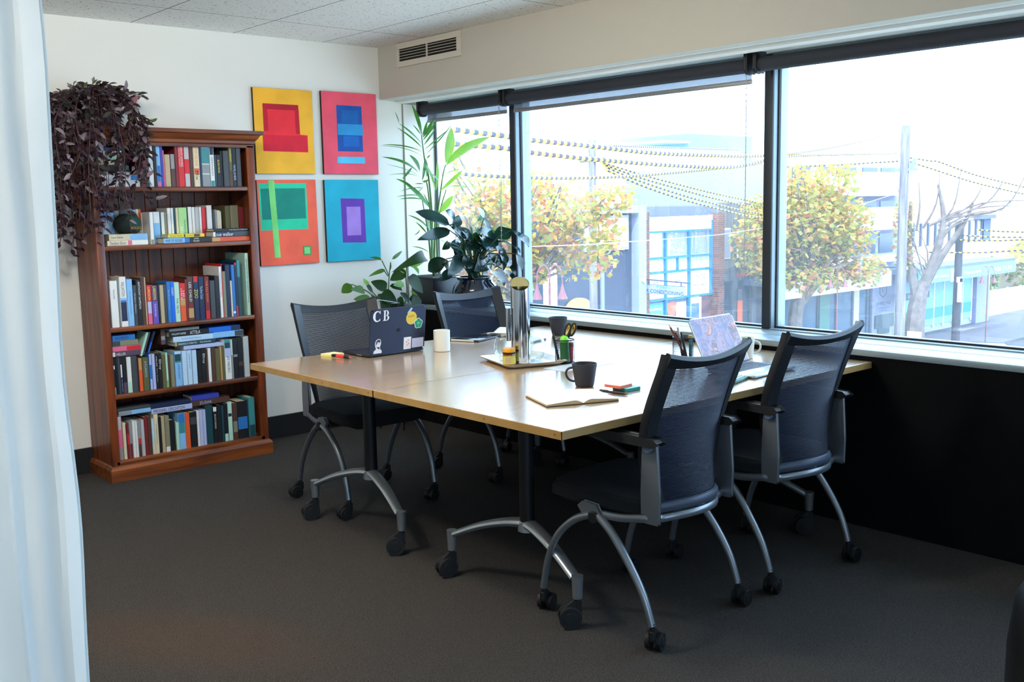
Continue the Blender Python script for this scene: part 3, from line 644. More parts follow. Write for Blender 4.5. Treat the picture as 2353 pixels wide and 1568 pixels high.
 (2.4875,2.7140,1.2503,1.2799,5.272,0.1,[(0.06, '#e6e6e2'), (0.5, '#1f2a4a'), (0.44, '#43464a')],[('sue walker', '#e6e6e2', 0.08, 0.45, 0.7)],'navy flat book lettered sue walker lying by the orange flat book on the second shelf','flat books in front on the second shelf',True,0.000),
 (2.4923,2.7160,1.2805,1.2947,5.272,0.1,[(1, '#1b1c1f')],[('THE BLACK MIRROR', '#e6e6e2', 0.4, 0.5, 0.35)],'slim black flat book lying by the navy flat book on the second shelf','flat books in front on the second shelf',True,0.000),
 (1.9076,1.9451,0.8050,1.0469,5.275,0.145,[(1, '#e6e6e2')],[('Steve Jobs', '#23242a', 0.19, 0.2, 0.28)],'thick white biography, leftmost upright on the third shelf','uprights on the third shelf',False,0.000),
 (1.9577,1.9914,0.8050,1.0647,5.275,0.145,[(0.42, '#e6e6e2'), (0.05, '#86bce8'), (0.04, '#2f74bd'), (0.38, '#1f2a4a'), (0.11, '#e6e6e2')],[('VALUATION', '#23242a', 0.1, 0.29, 0.5)],'white and navy book titled VALUATION right of the thick white biography on the third shelf','uprights on the third shelf',False,0.000),
 (1.9941,2.0237,0.8050,1.0502,5.275,0.145,[(1, '#86bce8')],[('The Intelligent Investor', '#274a9a', 0.25, 0.5, 0.25)],'light blue book right of the white and navy book on the third shelf','uprights on the third shelf',False,0.000),
 (2.0260,2.0431,0.8050,1.0171,5.275,0.145,[(1, '#43464a')],[('Modern Classics', '#e6e6e2', 0.2, 0.5, 0.3)],'dark green-grey book right of the light blue book on the third shelf','uprights on the third shelf',False,0.000),
 (2.0438,2.0686,0.8050,1.0438,5.275,0.145,[(1, '#1b1c1f')],[('ANTHONY SAMPSON', '#e6e6e2', 0.04, 0.6, 0.45, 0.12)],'black book with big white capitals right of the dark green-grey book on the third shelf','uprights on the third shelf',False,0.000),
 (2.0693,2.0865,0.8050,1.0516,5.275,0.145,[(1, '#54372b')],[],'dark brown book right of the black book on the third shelf','uprights on the third shelf',False,0.000),
 (2.0879,2.0947,0.8050,1.0553,5.275,0.145,[(1, '#b8a582')],[],'very slim beige book right of the dark brown book on the third shelf','uprights on the third shelf',False,0.000),
 (2.0982,2.1217,0.8050,1.0120,5.275,0.145,[(0.42, '#d0282e'), (0.3, '#b4bce2'), (0.28, '#dc6a8c')],[('LARSSON', '#ead95a', 0.05, 0.33, 0.55)],'red and pink book lettered LARSSON on the third shelf','uprights on the third shelf',False,0.000),
 (2.1241,2.1549,0.8050,1.0089,5.275,0.145,[(0.42, '#5a4458'), (0.58, '#6653b4')],[('LARSSON', '#ead95a', 0.03, 0.34, 0.5), ('The Girl Who Kicked', '#e6e6e2', 0.48, 0.33, 0.3)],'purple book lettered LARSSON right of the red and pink book on the third shelf','uprights on the third shelf',False,0.000),
 (2.1568,2.1677,0.8050,1.0118,5.275,0.145,[(1, '#1b1c1f')],[],'slim black book right of the purple book lettered LARSSON on the third shelf','uprights on the third shelf',False,0.000),
 (2.1682,2.1887,0.8050,1.0086,5.275,0.145,[(1, '#b8a582')],[],'beige paperback right of the slim black book on the third shelf','uprights on the third shelf',False,0.000),
 (2.1897,2.2048,0.8050,1.0106,5.275,0.145,[(1, '#43464a')],[],'near-black paperback right of the beige paperback on the third shelf','uprights on the third shelf',False,0.000),
 (2.2070,2.2268,0.8050,1.0237,5.275,0.145,[(1, '#2f74bd')],[('Bill Bryson Down', '#a9c4e8', 0.2, 0.5, 0.3)],'blue book right of the near-black paperback on the third shelf','uprights on the third shelf',False,0.000),
 (2.2277,2.2476,0.8050,1.0235,5.275,0.145,[(1, '#1769d8')],[('DIARY', '#e6e6e2', 0.15, 0.2, 0.5)],'deeper blue book right of the blue book on the third shelf','uprights on the third shelf',False,0.000),
 (2.2486,2.2754,0.8050,1.0175,5.275,0.145,[(1, '#b4dcc8')],[('THE CELTS', '#23242a', 0.4, 0.38, 0.45)],'mint-cream book titled THE CELTS right of the deeper blue book on the third shelf','uprights on the third shelf',False,0.000),
 (2.2778,2.3088,0.8050,1.0101,5.275,0.145,[(0.4, '#d0282e'), (0.18, '#c0965e'), (0.42, '#dc5c2c')],[('LEE', '#e6e6e2', 0.2, 0.17, 0.3, 0.2), ('CHILD', '#e6e6e2', 0.13, 0.3, 0.3, -0.2)],'red to orange book lettered LEE CHILD right of the mint-cream book on the third shelf','uprights on the third shelf',False,0.000),
 (2.3098,2.3204,0.8050,1.0298,5.275,0.145,[(1, '#7a2328')],[],'slim maroon book right of the red to orange book on the third shelf','uprights on the third shelf',False,0.000),
 (2.3214,2.3541,0.8050,1.0439,5.275,0.145,[(0.6, '#54372b'), (0.12, '#7a2328'), (0.22, '#c0965e'), (0.06, '#54372b')],[('LEE CHILD', '#e6e6e2', 0.13, 0.44, 0.4)],'brown to orange book lettered LEE CHILD on the third shelf','uprights on the third shelf',False,0.000),
 (2.3569,2.3844,0.8050,1.0431,5.275,0.145,[(0.13, '#d0282e'), (0.87, '#1f2a4a')],[('ZOO', '#ead95a', 0.3, 0.2, 0.75)],'dark book titled ZOO right of the brown to orange book on the third shelf','uprights on the third shelf',False,0.000),
 (2.3869,2.4162,0.8050,1.0386,5.275,0.145,[(1, '#1f2a4a')],[('The Bone Clocks', '#a9c4e8', 0.22, 0.3, 0.5)],'dark navy book with pale script on the third shelf','uprights on the third shelf',False,0.000),
 (2.4205,2.4466,0.8050,1.0381,5.275,0.145,[(0.8, '#7a2328'), (0.2, '#d0282e')],[('THE KILL ROOM', '#e8903a', 0.1, 0.5, 0.35)],'maroon book with orange capitals right of the dark navy book on the third shelf','uprights on the third shelf',False,0.000),
 (2.4512,2.4791,0.8050,1.0141,5.275,0.145,[(1, '#43464a')],[],'charcoal book right of the maroon book on the third shelf','uprights on the third shelf',False,0.000),
 (2.4809,2.5056,0.8050,1.0370,5.275,0.145,[(1, '#1b1c1f')],[],'plain black book right of the charcoal book on the third shelf','uprights on the third shelf',False,0.000),
 (2.5089,2.5227,0.8050,1.0880,5.275,0.2,[(1, '#e6e6e2')],[('WESTERN WATERS', '#274a9a', 0.1, 0.5, 0.35)],'tall slim white book right of the plain black book on the third shelf','uprights on the third shelf',False,0.000),
 (2.5234,2.5279,0.8050,1.1026,5.275,0.21,[(1, '#d0282e')],[],'very slim red book right of the tall slim white book on the third shelf','uprights on the third shelf',False,0.000),
 (2.5286,2.5455,0.8050,1.0606,5.275,0.145,[(1, '#86846a')],[],'olive-grey book right of the very slim red book on the third shelf','uprights on the third shelf',False,0.000),
 (2.5463,2.5714,0.8050,1.0941,5.275,0.2,[(1, '#1f2a4a')],[],'tall dark navy book right of the olive-grey book on the third shelf','uprights on the third shelf',False,0.000),
 (2.5725,2.5814,0.8050,1.0056,5.275,0.145,[(1, '#dccfae')],[],'slim pale yellow book right of the tall dark navy book on the third shelf','uprights on the third shelf',False,0.000),
 (2.5822,2.6001,0.8050,1.0936,5.275,0.2,[(0.9, '#2f74bd'), (0.04, '#e6e6e2'), (0.06, '#2f74bd')],[],'tall blue book right of the slim pale yellow book on the third shelf','uprights on the third shelf',False,0.000),
 (2.6014,2.6146,0.8050,1.1052,5.275,0.2,[(0.05, '#d0282e'), (0.75, '#1f2a4a'), (0.2, '#d0282e')],[],'tall red-footed navy book right of the tall blue book on the third shelf','uprights on the third shelf',False,0.000),
 (2.6154,2.6364,0.8050,1.1181,5.275,0.2,[(0.3, '#3f8a8e'), (0.7, '#1d454e')],[],'tall teal book right of the tall red-footed navy book on the third shelf','uprights on the third shelf',False,0.000),
 (2.6687,2.6875,0.8050,1.1548,5.275,0.245,[(1, '#b4dcc8')],[('BEDSIDE BOOK OF GREAT TALES', '#23242a', 0.1, 0.7, 0.3)],'tallest white atlas-size book right of the tall teal book on the third shelf','uprights on the third shelf',False,0.000),
 (1.8922,1.9057,0.4550,0.6457,5.275,0.145,[(0.2, '#1b1c1f'), (0.1, '#e6e6e2'), (0.5, '#1b1c1f'), (0.2, '#8e9092')],[],'black book with white patches, leftmost upright on the fourth shelf','uprights on the fourth shelf',False,0.000),
 (1.9073,1.9193,0.4550,0.6468,5.275,0.145,[(1, '#1b1c1f')],[],'black-brown book right of the black book on the fourth shelf','uprights on the fourth shelf',False,0.000),
 (1.9198,1.9307,0.4550,0.6486,5.275,0.145,[(1, '#43464a')],[],'very dark book right of the black-brown book on the fourth shelf','uprights on the fourth shelf',False,0.000),
 (1.9321,1.9421,0.4550,0.6472,5.275,0.145,[(0.2, '#1b1c1f'), (0.35, '#e6e6e2'), (0.45, '#1f2a4a')],[('CUSSLER', '#a9c4e8', 0.6, 0.35, 0.4)],'black book with white middle right of the very dark book on the fourth shelf','uprights on the fourth shelf',False,0.000),
 (1.9430,1.9638,0.4550,0.6477,5.275,0.145,[(0.7, '#1b1c1f'), (0.3, '#5a4458')],[],'dark purple-grey book right of the black book on the fourth shelf','uprights on the fourth shelf',False,0.000),
 (1.9666,1.9889,0.4550,0.6449,5.275,0.145,[(0.7, '#e6e6e2'), (0.3, '#b4dcc8')],[],'white book right of the dark purple-grey book on the fourth shelf','uprights on the fourth shelf',False,0.000),
 (1.9903,2.0209,0.4550,0.6475,5.275,0.145,[(1, '#43464a')],[],'wide dark grey book right of the white book on the fourth shelf','uprights on the fourth shelf',False,0.000),
 (2.0216,2.0279,0.4550,0.6396,5.275,0.145,[(1, '#1b1c1f')],[],'slim black book right of the wide dark grey book on the fourth shelf','uprights on the fourth shelf',False,0.000),
 (2.0283,2.0468,0.4550,0.6298,5.275,0.145,[(0.35, '#c0965e'), (0.65, '#dc5c2c')],[],'orange-footed tan book right of the slim black book on the fourth shelf','uprights on the fourth shelf',False,0.000),
 (2.0496,2.0809,0.4550,0.6308,5.275,0.145,[(1, '#62603a')],[('ATLANTIS', '#a9c4e8', 0.1, 0.5, 0.35)],'dark olive book right of the orange-footed tan book on the fourth shelf','uprights on the fourth shelf',False,0.000),
 (2.0851,2.0996,0.4550,0.6461,5.275,0.145,[(0.3, '#b4bce2'), (0.4, '#2f74bd'), (0.3, '#b4bce2')],[],'blue paperback right of the dark olive book on the fourth shelf','uprights on the fourth shelf',False,0.000),
 (2.1010,2.1169,0.4550,0.6456,5.275,0.145,[(1, '#b4bce2')],[],'lavender-blue book right of the blue paperback on the fourth shelf','uprights on the fourth shelf',False,0.000),
 (2.1183,2.1331,0.4550,0.6451,5.275,0.145,[(1, '#1b1c1f')],[('MILES', '#e6e6e2', 0.08, 0.28, 0.4), ('The Ends', '#a9c4e8', 0.4, 0.4, 0.25)],'black book lettered MILES right of the lavender-blue book on the fourth shelf','uprights on the fourth shelf',False,0.000),
 (2.1341,2.1530,0.4550,0.6460,5.275,0.145,[(1, '#1b1c1f')],[('Ellroy', '#e6e6e2', 0.18, 0.28, 0.75)],'black book lettered Ellroy, left one on the fourth shelf','uprights on the fourth shelf',False,0.000),
 (2.1545,2.1750,0.4550,0.6296,5.275,0.145,[(1, '#62603a')],[],'olive-brown book right of the black book on the fourth shelf','uprights on the fourth shelf',False,0.000),
 (2.1764,2.1866,0.4550,0.6446,5.275,0.145,[(0.8, '#b4dcc8'), (0.2, '#63b04e')],[],'slim mint book right of the olive-brown book on the fourth shelf','uprights on the fourth shelf',False,0.000),
 (2.1880,2.1999,0.4550,0.6321,5.275,0.145,[(1, '#54372b')],[],'slim dark brown book right of the slim mint book on the fourth shelf','uprights on the fourth shelf',False,0.000),
 (2.2011,2.2218,0.4550,0.6302,5.275,0.145,[(1, '#86846a')],[],'brown-grey book right of the slim dark brown book on the fourth shelf','uprights on the fourth shelf',False,0.000),
 (2.2265,2.2635,0.4550,0.6449,5.275,0.145,[(0.08, '#bcd8ee'), (0.2, '#1d454e'), (0.05, '#3f8a8e'), (0.67, '#86bce8')],[('JAMES ELLROY', '#274a9a', 0.36, 0.45, 0.4)],'wide sky-blue book right of the brown-grey book on the fourth shelf','uprights on the fourth shelf',False,0.000),
 (2.2677,2.2932,0.4550,0.6441,5.275,0.145,[(1, '#bcd8ee')],[],'pale blue book right of the wide sky-blue book on the fourth shelf','uprights on the fourth shelf',False,0.000),
 (2.2960,2.3202,0.4550,0.6437,5.275,0.145,[(1, '#bcd8ee')],[('JAMES ELLROY', '#274a9a', 0.1, 0.45, 0.35)],'pale blue book with dark lettering right of the pale blue book on the fourth shelf','uprights on the fourth shelf',False,0.000),
 (2.3244,2.3500,0.4550,0.6417,5.275,0.145,[(1, '#bcd8ee')],[],'ice-blue book right of the pale blue book on the fourth shelf','uprights on the fourth shelf',False,0.000),
 (2.3528,2.3753,0.4550,0.6376,5.275,0.145,[(1, '#1b1c1f')],[],'black-navy book right of the ice-blue book on the fourth shelf','uprights on the fourth shelf',False,0.000),
 (2.3763,2.4037,0.4550,0.6424,5.275,0.145,[(1, '#1b1c1f')],[('Ellroy', '#e6e6e2', 0.14, 0.29, 0.6)],'black book lettered Ellroy, right one right of the black-navy book on the fourth shelf','uprights on the fourth shelf',False,0.000),
 (2.4047,2.4154,0.4550,0.6369,5.275,0.145,[(1, '#54372b')],[],'slim maroon-black book right of the black book on the fourth shelf','uprights on the fourth shelf',False,0.000),
 (2.4162,2.4331,0.4550,0.6425,5.275,0.145,[(1, '#e6e6e2')],[],'cream-white book right of the slim maroon-black book on the fourth shelf','uprights on the fourth shelf',False,0.000),
 (2.4357,2.4578,0.4550,0.6443,5.275,0.145,[(1, '#54372b')],[],'brown book right of the cream-white book on the fourth shelf','uprights on the fourth shelf',False,0.000),
 (2.4591,2.4848,0.4550,0.6362,5.275,0.145,[(1, '#62603a')],[],'olive green book right of the brown book on the fourth shelf','uprights on the fourth shelf',False,0.000),
 (2.4874,2.4975,0.4550,0.6445,5.275,0.145,[(1, '#c0965e')],[],'slim tan book right of the olive green book on the fourth shelf','uprights on the fourth shelf',False,0.000),
 (2.4988,2.5142,0.4550,0.6459,5.275,0.145,[(1, '#62603a')],[],'dark olive slim book right of the slim tan book on the fourth shelf','uprights on the fourth shelf',False,0.000),
 (2.5158,2.5523,0.4550,0.6799,5.275,0.145,[(0.08, '#3f8a8e'), (0.14, '#1d454e'), (0.22, '#b4bce2'), (0.56, '#e6e6e2')],[('JO NESBO', '#23242a', 0.42, 0.42, 0.5)],'white book titled JO NESBO right of the dark olive slim book on the fourth shelf','uprights on the fourth shelf',False,0.000),
 (2.5531,2.5650,0.4550,0.6773,5.275,0.145,[(0.4, '#b4dcc8'), (0.6, '#8e9092')],[],'mint-topped grey book right of the white book on the fourth shelf','uprights on the fourth shelf',False,0.000),
 (2.5671,2.5945,0.4550,0.6805,5.275,0.145,[(0.4, '#1b1c1f'), (0.06, '#8e9092'), (0.54, '#1b1c1f')],[],'black paperback right of the mint-topped grey book on the fourth shelf','uprights on the fourth shelf',False,0.000),
 (2.5955,2.6257,0.4550,0.6816,5.275,0.145,[(0.6, '#1b1c1f'), (0.1, '#54372b'), (0.3, '#1b1c1f')],[],'thick black paperback right of the black paperback on the fourth shelf','uprights on the fourth shelf',False,0.000),
 (2.6308,2.6629,0.4550,0.6859,5.275,0.145,[(1, '#b9bcbc')],[],'grey-mint book right of the thick black paperback on the fourth shelf','uprights on the fourth shelf',False,0.000),
 (1.9022,2.0485,0.6492,0.6764,5.285,0.13,[(0.08, '#e6e6e2'), (0.92, '#5a4458')],[('S HELLER', '#e6e6e2', 0.06, 0.4, 0.5)],'purple-black flat book lettered HELLER, lowest in its pile on the fourth shelf','flat stack at the left of the fourth shelf',True,0.000),
 (1.9031,2.0505,0.6770,0.7025,5.285,0.13,[(0.5, '#dc6a8c'), (0.5, '#d0282e')],[],'red flat book lying by the purple-black flat book on the fourth shelf','flat stack at the left of the fourth shelf',True,0.000),
 (1.9041,2.0386,0.7031,0.7325,5.285,0.13,[(0.3, '#43464a'), (0.7, '#86846a')],[],'grey-green flat book lying by the red flat book on the fourth shelf','flat stack at the left of the fourth shelf',True,0.000),
 (1.9063,2.0245,0.7331,0.7608,5.285,0.13,[(1, '#2f74bd')],[('NICCI FRENCH', '#23242a', 0.1, 0.6, 0.45)],'blue flat book with rounded end lying by the grey-green flat book on the fourth shelf','flat stack at the left of the fourth shelf',True,0.000),
 (2.2857,2.5152,0.6465,0.6678,5.285,0.13,[(1, '#b4bce2')],[],'lavender flat book, lowest in its pile on the fourth shelf','flat pile on the fourth shelf',True,0.000),
 (2.2374,2.4712,0.6684,0.6920,5.285,0.13,[(0.05, '#c0965e'), (0.95, '#1d454e')],[('FREDERICK FORSYTH', '#e6e6e2', 0.08, 0.45, 0.45), ('THE AFGHAN', '#e6e6e2', 0.6, 0.28, 0.35)],'teal-black flat book lettered FREDERICK FORSYTH lying by the lavender flat book on the fourth shelf','flat pile on the fourth shelf',True,0.000),
 (2.2298,2.4591,0.6926,0.7223,5.285,0.13,[(1, '#bcd8ee')],[('Seventh Heaven Memory', '#274a9a', 0.2, 0.5, 0.3)],'pale blue flat book lying by the teal-black flat book on the fourth shelf','flat pile on the fourth shelf',True,0.000),
 (2.2085,2.4344,0.7229,0.7533,5.285,0.13,[(1, '#1b1c1f')],[('WILLIAM NAPIER', '#e6e6e2', 0.06, 0.36, 0.35), ('ATTILA', '#e6e6e2', 0.52, 0.26, 0.62)],'black flat book titled ATTILA lying by the pale blue flat book on the fourth shelf','flat pile on the fourth shelf',True,0.000),
 (2.2116,2.3800,0.7539,0.7682,5.285,0.13,[(1, '#8e9092')],[],'grey flat book lying by the black flat book on the fourth shelf','flat pile on the fourth shelf',True,0.000),
 (2.4603,2.6423,0.6926,0.7248,5.285,0.13,[(0.7, '#86bce8'), (0.3, '#43464a')],[],'silver-blue flat book lying by the grey flat book on the fourth shelf','flat pile on the fourth shelf',True,0.000),
 (2.4364,2.6233,0.7254,0.7538,5.285,0.13,[(0.7, '#1769d8'), (0.3, '#1f2a4a')],[],'bright blue flat book lying by the silver-blue flat book on the fourth shelf','flat pile on the fourth shelf',True,0.000),
 (1.8977,1.9174,0.1050,0.3359,5.275,0.145,[(0.3, '#b9bcbc'), (0.4, '#dc6a8c'), (0.3, '#8e9092')],[],'grey patterned book, leftmost upright on the bottom shelf','uprights on the bottom shelf',False,0.000),
 (1.9213,1.9371,0.1050,0.3012,5.275,0.145,[(1, '#dccfae')],[],'cream book right of the grey patterned book on the bottom shelf','uprights on the bottom shelf',False,0.000),
 (1.9411,1.9533,0.1050,0.2914,5.275,0.145,[(0.3, '#7a2328'), (0.3, '#d0282e'), (0.4, '#7a2328')],[],'dark red book right of the cream book on the bottom shelf','uprights on the bottom shelf',False,0.000),
 (1.9543,1.9696,0.1050,0.3009,5.275,0.145,[(0.6, '#8e9092'), (0.4, '#7a2328')],[],'grey-red book right of the dark red book on the bottom shelf','uprights on the bottom shelf',False,0.000),
 (1.9717,1.9856,0.1050,0.3027,5.275,0.145,[(1, '#e6e6e2')],[],'white paperback right of the grey-red book on the bottom shelf','uprights on the bottom shelf',False,0.000),
 (1.9873,1.9985,0.1050,0.3015,5.275,0.145,[(1, '#e6e6e2')],[],'slim white paperback right of the white paperback on the bottom shelf','uprights on the bottom shelf',False,0.000),
 (1.9999,2.0173,0.1050,0.3018,5.275,0.145,[(0.5, '#8e9092'), (0.15, '#d0282e'), (0.35, '#54372b')],[],'brown-grey book with red band right of the slim white paperback on the bottom shelf','uprights on the bottom shelf',False,0.000),
 (2.0187,2.0349,0.1050,0.3016,5.275,0.145,[(1, '#b9bcbc')],[],'ivory book right of the brown-grey book on the bottom shelf','uprights on the bottom shelf',False,0.000),
 (2.0361,2.0539,0.1050,0.3135,5.275,0.145,[(1, '#7a2328')],[],'dark maroon book right of the ivory book on the bottom shelf','uprights on the bottom shelf',False,0.000),
 (2.0551,2.0736,0.1050,0.3152,5.275,0.145,[(1, '#54372b')],[],'dark brown book right of the dark maroon book on the bottom shelf','uprights on the bottom shelf',False,0.000),
 (2.0758,2.0884,0.1050,0.2984,5.275,0.145,[(0.6, '#bcd8ee'), (0.4, '#dccfae')],[],'slim pale blue book right of the dark brown book on the bottom shelf','uprights on the bottom shelf',False,0.000),
 (2.0896,2.1117,0.1050,0.3198,5.275,0.145,[(1, '#dccfae')],[('A Conquest of Love', '#23242a', 0.25, 0.5, 0.35)],'tall cream book right of the slim pale blue book on the bottom shelf','uprights on the bottom shelf',False,0.000),
 (2.1129,2.1283,0.1050,0.3007,5.275,0.145,[(1, '#1b1c1f')],[],'black book right of the tall cream book on the bottom shelf','uprights on the bottom shelf',False,0.000),
 (2.1293,2.1462,0.1050,0.3033,5.275,0.145,[(1, '#b8a582')],[],'beige book right of the black book on the bottom shelf','uprights on the bottom shelf',False,0.000),
 (2.1487,2.1730,0.1050,0.3029,5.275,0.145,[(0.86, '#86846a'), (0.14, '#e6e6e2')],[],'brown book with white foot right of the beige book on the bottom shelf','uprights on the bottom shelf',False,0.000),
 (2.1742,2.2024,0.1050,0.2749,5.275,0.145,[(1, '#1b1c1f')],[],'very dark book right of the brown book on the bottom shelf','uprights on the bottom shelf',False,0.000),
 (2.2081,2.2246,0.1050,0.2571,5.275,0.145,[(1, '#b4dcc8')],[],'short mint book right of the very dark book on the bottom shelf','uprights on the bottom shelf',False,0.000),
 (2.2256,2.2618,0.1050,0.3011,5.275,0.145,[(0.25, '#2f74bd'), (0.3, '#3f8a8e'), (0.45, '#86bce8')],[],'wide blue book right of the short mint book on the bottom shelf','uprights on the bottom shelf',False,0.000),
 (2.2633,2.2883,0.1050,0.3008,5.275,0.145,[(1, '#dc5c2c')],[],'orange book right of the wide blue book on the bottom shelf','uprights on the bottom shelf',False,0.000),
 (2.2908,2.3291,0.1050,0.3010,5.275,0.145,[(0.15, '#1b1c1f'), (0.2, '#43464a'), (0.65, '#1b1c1f')],[],'wide black book right of the orange book on the bottom shelf','uprights on the bottom shelf',False,0.000),
 (2.3304,2.3428,0.1050,0.3035,5.275,0.145,[(1, '#e6e6e2')],[],'slim white book right of the wide black book on the bottom shelf','uprights on the bottom shelf',False,0.000),
 (2.3444,2.3635,0.1050,0.3051,5.275,0.145,[(1, '#b4bce2')],[],'lavender-white book right of the slim white book on the bottom shelf','uprights on the bottom shelf',False,0.000),
 (2.3650,2.3816,0.1050,0.3046,5.275,0.145,[(1, '#b4bce2')],[],'pale lavender book right of the lavender-white book on the bottom shelf','uprights on the bottom shelf',False,0.000),
 (2.3829,2.4218,0.1050,0.3247,5.275,0.145,[(1, '#1d454e')],[],'wide green-black book right of the pale lavender book on the bottom shelf','uprights on the bottom shelf',False,0.000),
 (2.4262,2.4488,0.1050,0.3086,5.275,0.145,[(0.12, '#e6e6e2'), (0.88, '#1b1c1f')],[('BLACK DAHLIA', '#e6e6e2', 0.2, 0.4, 0.4)],'black book with white lettering right of the wide green-black book on the bottom shelf','uprights on the bottom shelf',False,0.000),
 (2.4504,2.4739,0.1050,0.3185,5.275,0.145,[(1, '#1b1c1f')],[],'plain black book right of the black book on the bottom shelf','uprights on the bottom shelf',False,0.000),
 (2.4755,2.4886,0.1050,0.3107,5.275,0.145,[(1, '#1d454e')],[],'slim black-green book right of the plain black book on the bottom shelf','uprights on the bottom shelf',False,0.000),
 (2.4896,2.5128,0.1050,0.3177,5.275,0.145,[(0.8, '#1b1c1f'), (0.2, '#b4dcc8')],[],'dark green book with mint foot right of the slim black-green book on the bottom shelf','uprights on the bottom shelf',False,0.000),
 (2.5144,2.5388,0.1050,0.3265,5.275,0.145,[(0.3, '#b4dcc8'), (0.08, '#1f2a4a'), (0.62, '#b4dcc8')],[],'mint-grey book right of the dark green book on the bottom shelf','uprights on the bottom shelf',False,0.000),
 (2.5425,2.5703,0.1050,0.3152,5.275,0.145,[(0.5, '#54372b'), (0.3, '#86846a'), (0.2, '#54372b')],[],'dark brown-green book right of the mint-grey book on the bottom shelf','uprights on the bottom shelf',False,0.000),
 (2.5719,2.6334,0.1050,0.3193,5.275,0.145,[(0.42, '#1b1c1f'), (0.33, '#2f74bd'), (0.25, '#1b1c1f')],[],'widest black book with blue middle right of the dark brown-green book on the bottom shelf','uprights on the bottom shelf',False,0.000),
 (2.6421,2.6792,0.1050,0.3329,5.275,0.145,[(0.7, '#3f8a8e'), (0.3, '#1d454e')],[],'teal book right of the widest black book on the bottom shelf','uprights on the bottom shelf',False,0.000),
 (2.0847,2.3128,0.3204,0.3481,5.285,0.13,[(1, '#b4bce2')],[('MICHAEL CRICHTON', '#23242a', 0.05, 0.76, 0.6)],'lavender flat book lettered MICHAEL CRICHTON, lowest in its pile on the bottom shelf','flat books over the bottom row',True,0.000),
 (2.0829,2.3066,0.3487,0.3735,5.285,0.13,[(1, '#1f2a4a')],[],'navy-grey flat book lying by the lavender flat book on the bottom shelf','flat books over the bottom row',True,0.000),
 (2.3160,2.5336,0.3271,0.3584,5.285,0.13,[(1, '#54372b')],[('ZUSAK', '#a9c4e8', 0.18, 0.34, 0.5)],'brown flat book lettered ZUSAK lying by the navy-grey flat book on the bottom shelf','flat books over the bottom row',True,0.000),
 (2.3148,2.4717,0.3590,0.3855,5.285,0.13,[(1, '#3a43a8')],[],'royal blue flat book lying by the brown flat book on the bottom shelf','flat books over the bottom row',True,0.000),
 (1.9101,2.0818,0.3365,0.3594,5.285,0.13,[(0.4, '#8e9092'), (0.6, '#86bce8')],[],'grey-blue flat book lying by the royal blue flat book on the bottom shelf','flat books over the bottom row',True,0.000),
 (1.9035,2.0812,0.3600,0.3761,5.285,0.13,[(1, '#43464a')],[],'dark beige flat book lying by the grey-blue flat book on the bottom shelf','flat books over the bottom row',True,0.000),
 (2.1691,2.1940,0.6865,0.7694,5.3,0.12,[(0.45, '#54372b'), (0.25, '#8e9092'), (0.3, '#5a4458')],[],'brown book with a pale label, leftmost upright on the fourth shelf','books standing on top of the fourth-shelf row',False,0.000),
 (2.0443,2.0553,0.6412,0.7702,5.285,0.12,[(1, '#b4dcc8')],[],'slim mint-white leaning book, leftmost upright on the fourth shelf','leaning books on the fourth shelf',False,0.335),
 (2.0566,2.0666,0.6433,0.7714,5.285,0.12,[(1, '#43464a')],[],'slim slate leaning book right of the slim mint-white leaning book on the fourth shelf','leaning books on the fourth shelf',False,0.338),
 (2.0855,2.0955,0.6540,0.7708,5.285,0.12,[(0.5, '#1f2a4a'), (0.5, '#1769d8')],[],'slim blue leaning book right of the slim slate leaning book on the fourth shelf','leaning books on the fourth shelf',False,0.345),
]
for a in BOOKS:
    x0, x1, z0, z1, yf, dp, bands, tx, lab, grp, fl, ln = a
    book(x0, x1, z0, z1, yf, dp, bands, tx, lab, grp, fl, ln)
# ------------------------------------------------------------------ tables
TZ = .72
def birch():
    m = wood_mat('birch_laminate', '#a88b66', '#bda180', .26, 'X', .9, spec=.7, bump=.005, coat=.9)
    m.node_tree.nodes['Principled BSDF'].inputs['Coat Roughness'].default_value = .17
    return m
W_TOP = birch()
W_EDGE = wood_mat('birch_edge_band', '#a07a40', '#b08a52', .45, 'X', .5)
M_SILV = mat('#8b9096', .36, .75, key='silver_painted_metal')
M_SILV2 = mat('#a5abb0', .3, .8, key='cast_aluminium')
M_BLK = mat('#101113', .55, key='black_plastic')
M_BLKM = mat('#0c0d0f', .45, .2, key='black_painted_steel')
def caster(name, parent, x, y, ztop, r=.030, yaw=0.0):
    c = bpy.data.objects.new(name, None); C.objects.link(c); c.parent = parent; c.location = (x, y, 0); c.rotation_euler = (0, 0, yaw)
    q = MB(); q.tube([(0, 0, ztop), (0, 0, r+.012)], .010, 10)
    q.prism([(-.012, r+.01), (-.012, r*2+.012), (.012, r*2+.016), (.03+r*.7, r*1.5), (.03+r*.75, r*.9), (.03, r*.7)], -.008, .008, 'y')
    q.build('caster_fork', M_BLK, c, bevel=.002)
    for s in (-1, 1):
        w = MB(); w.tube([(.026, s*.009, r), (.026, s*.026, r)], r, 20); w.tube([(.026, s*.026, r), (.026, s*.028, r)], r*.55, 14)
        w.build('wheel', M_BLK, c, bevel=.003)
    return c
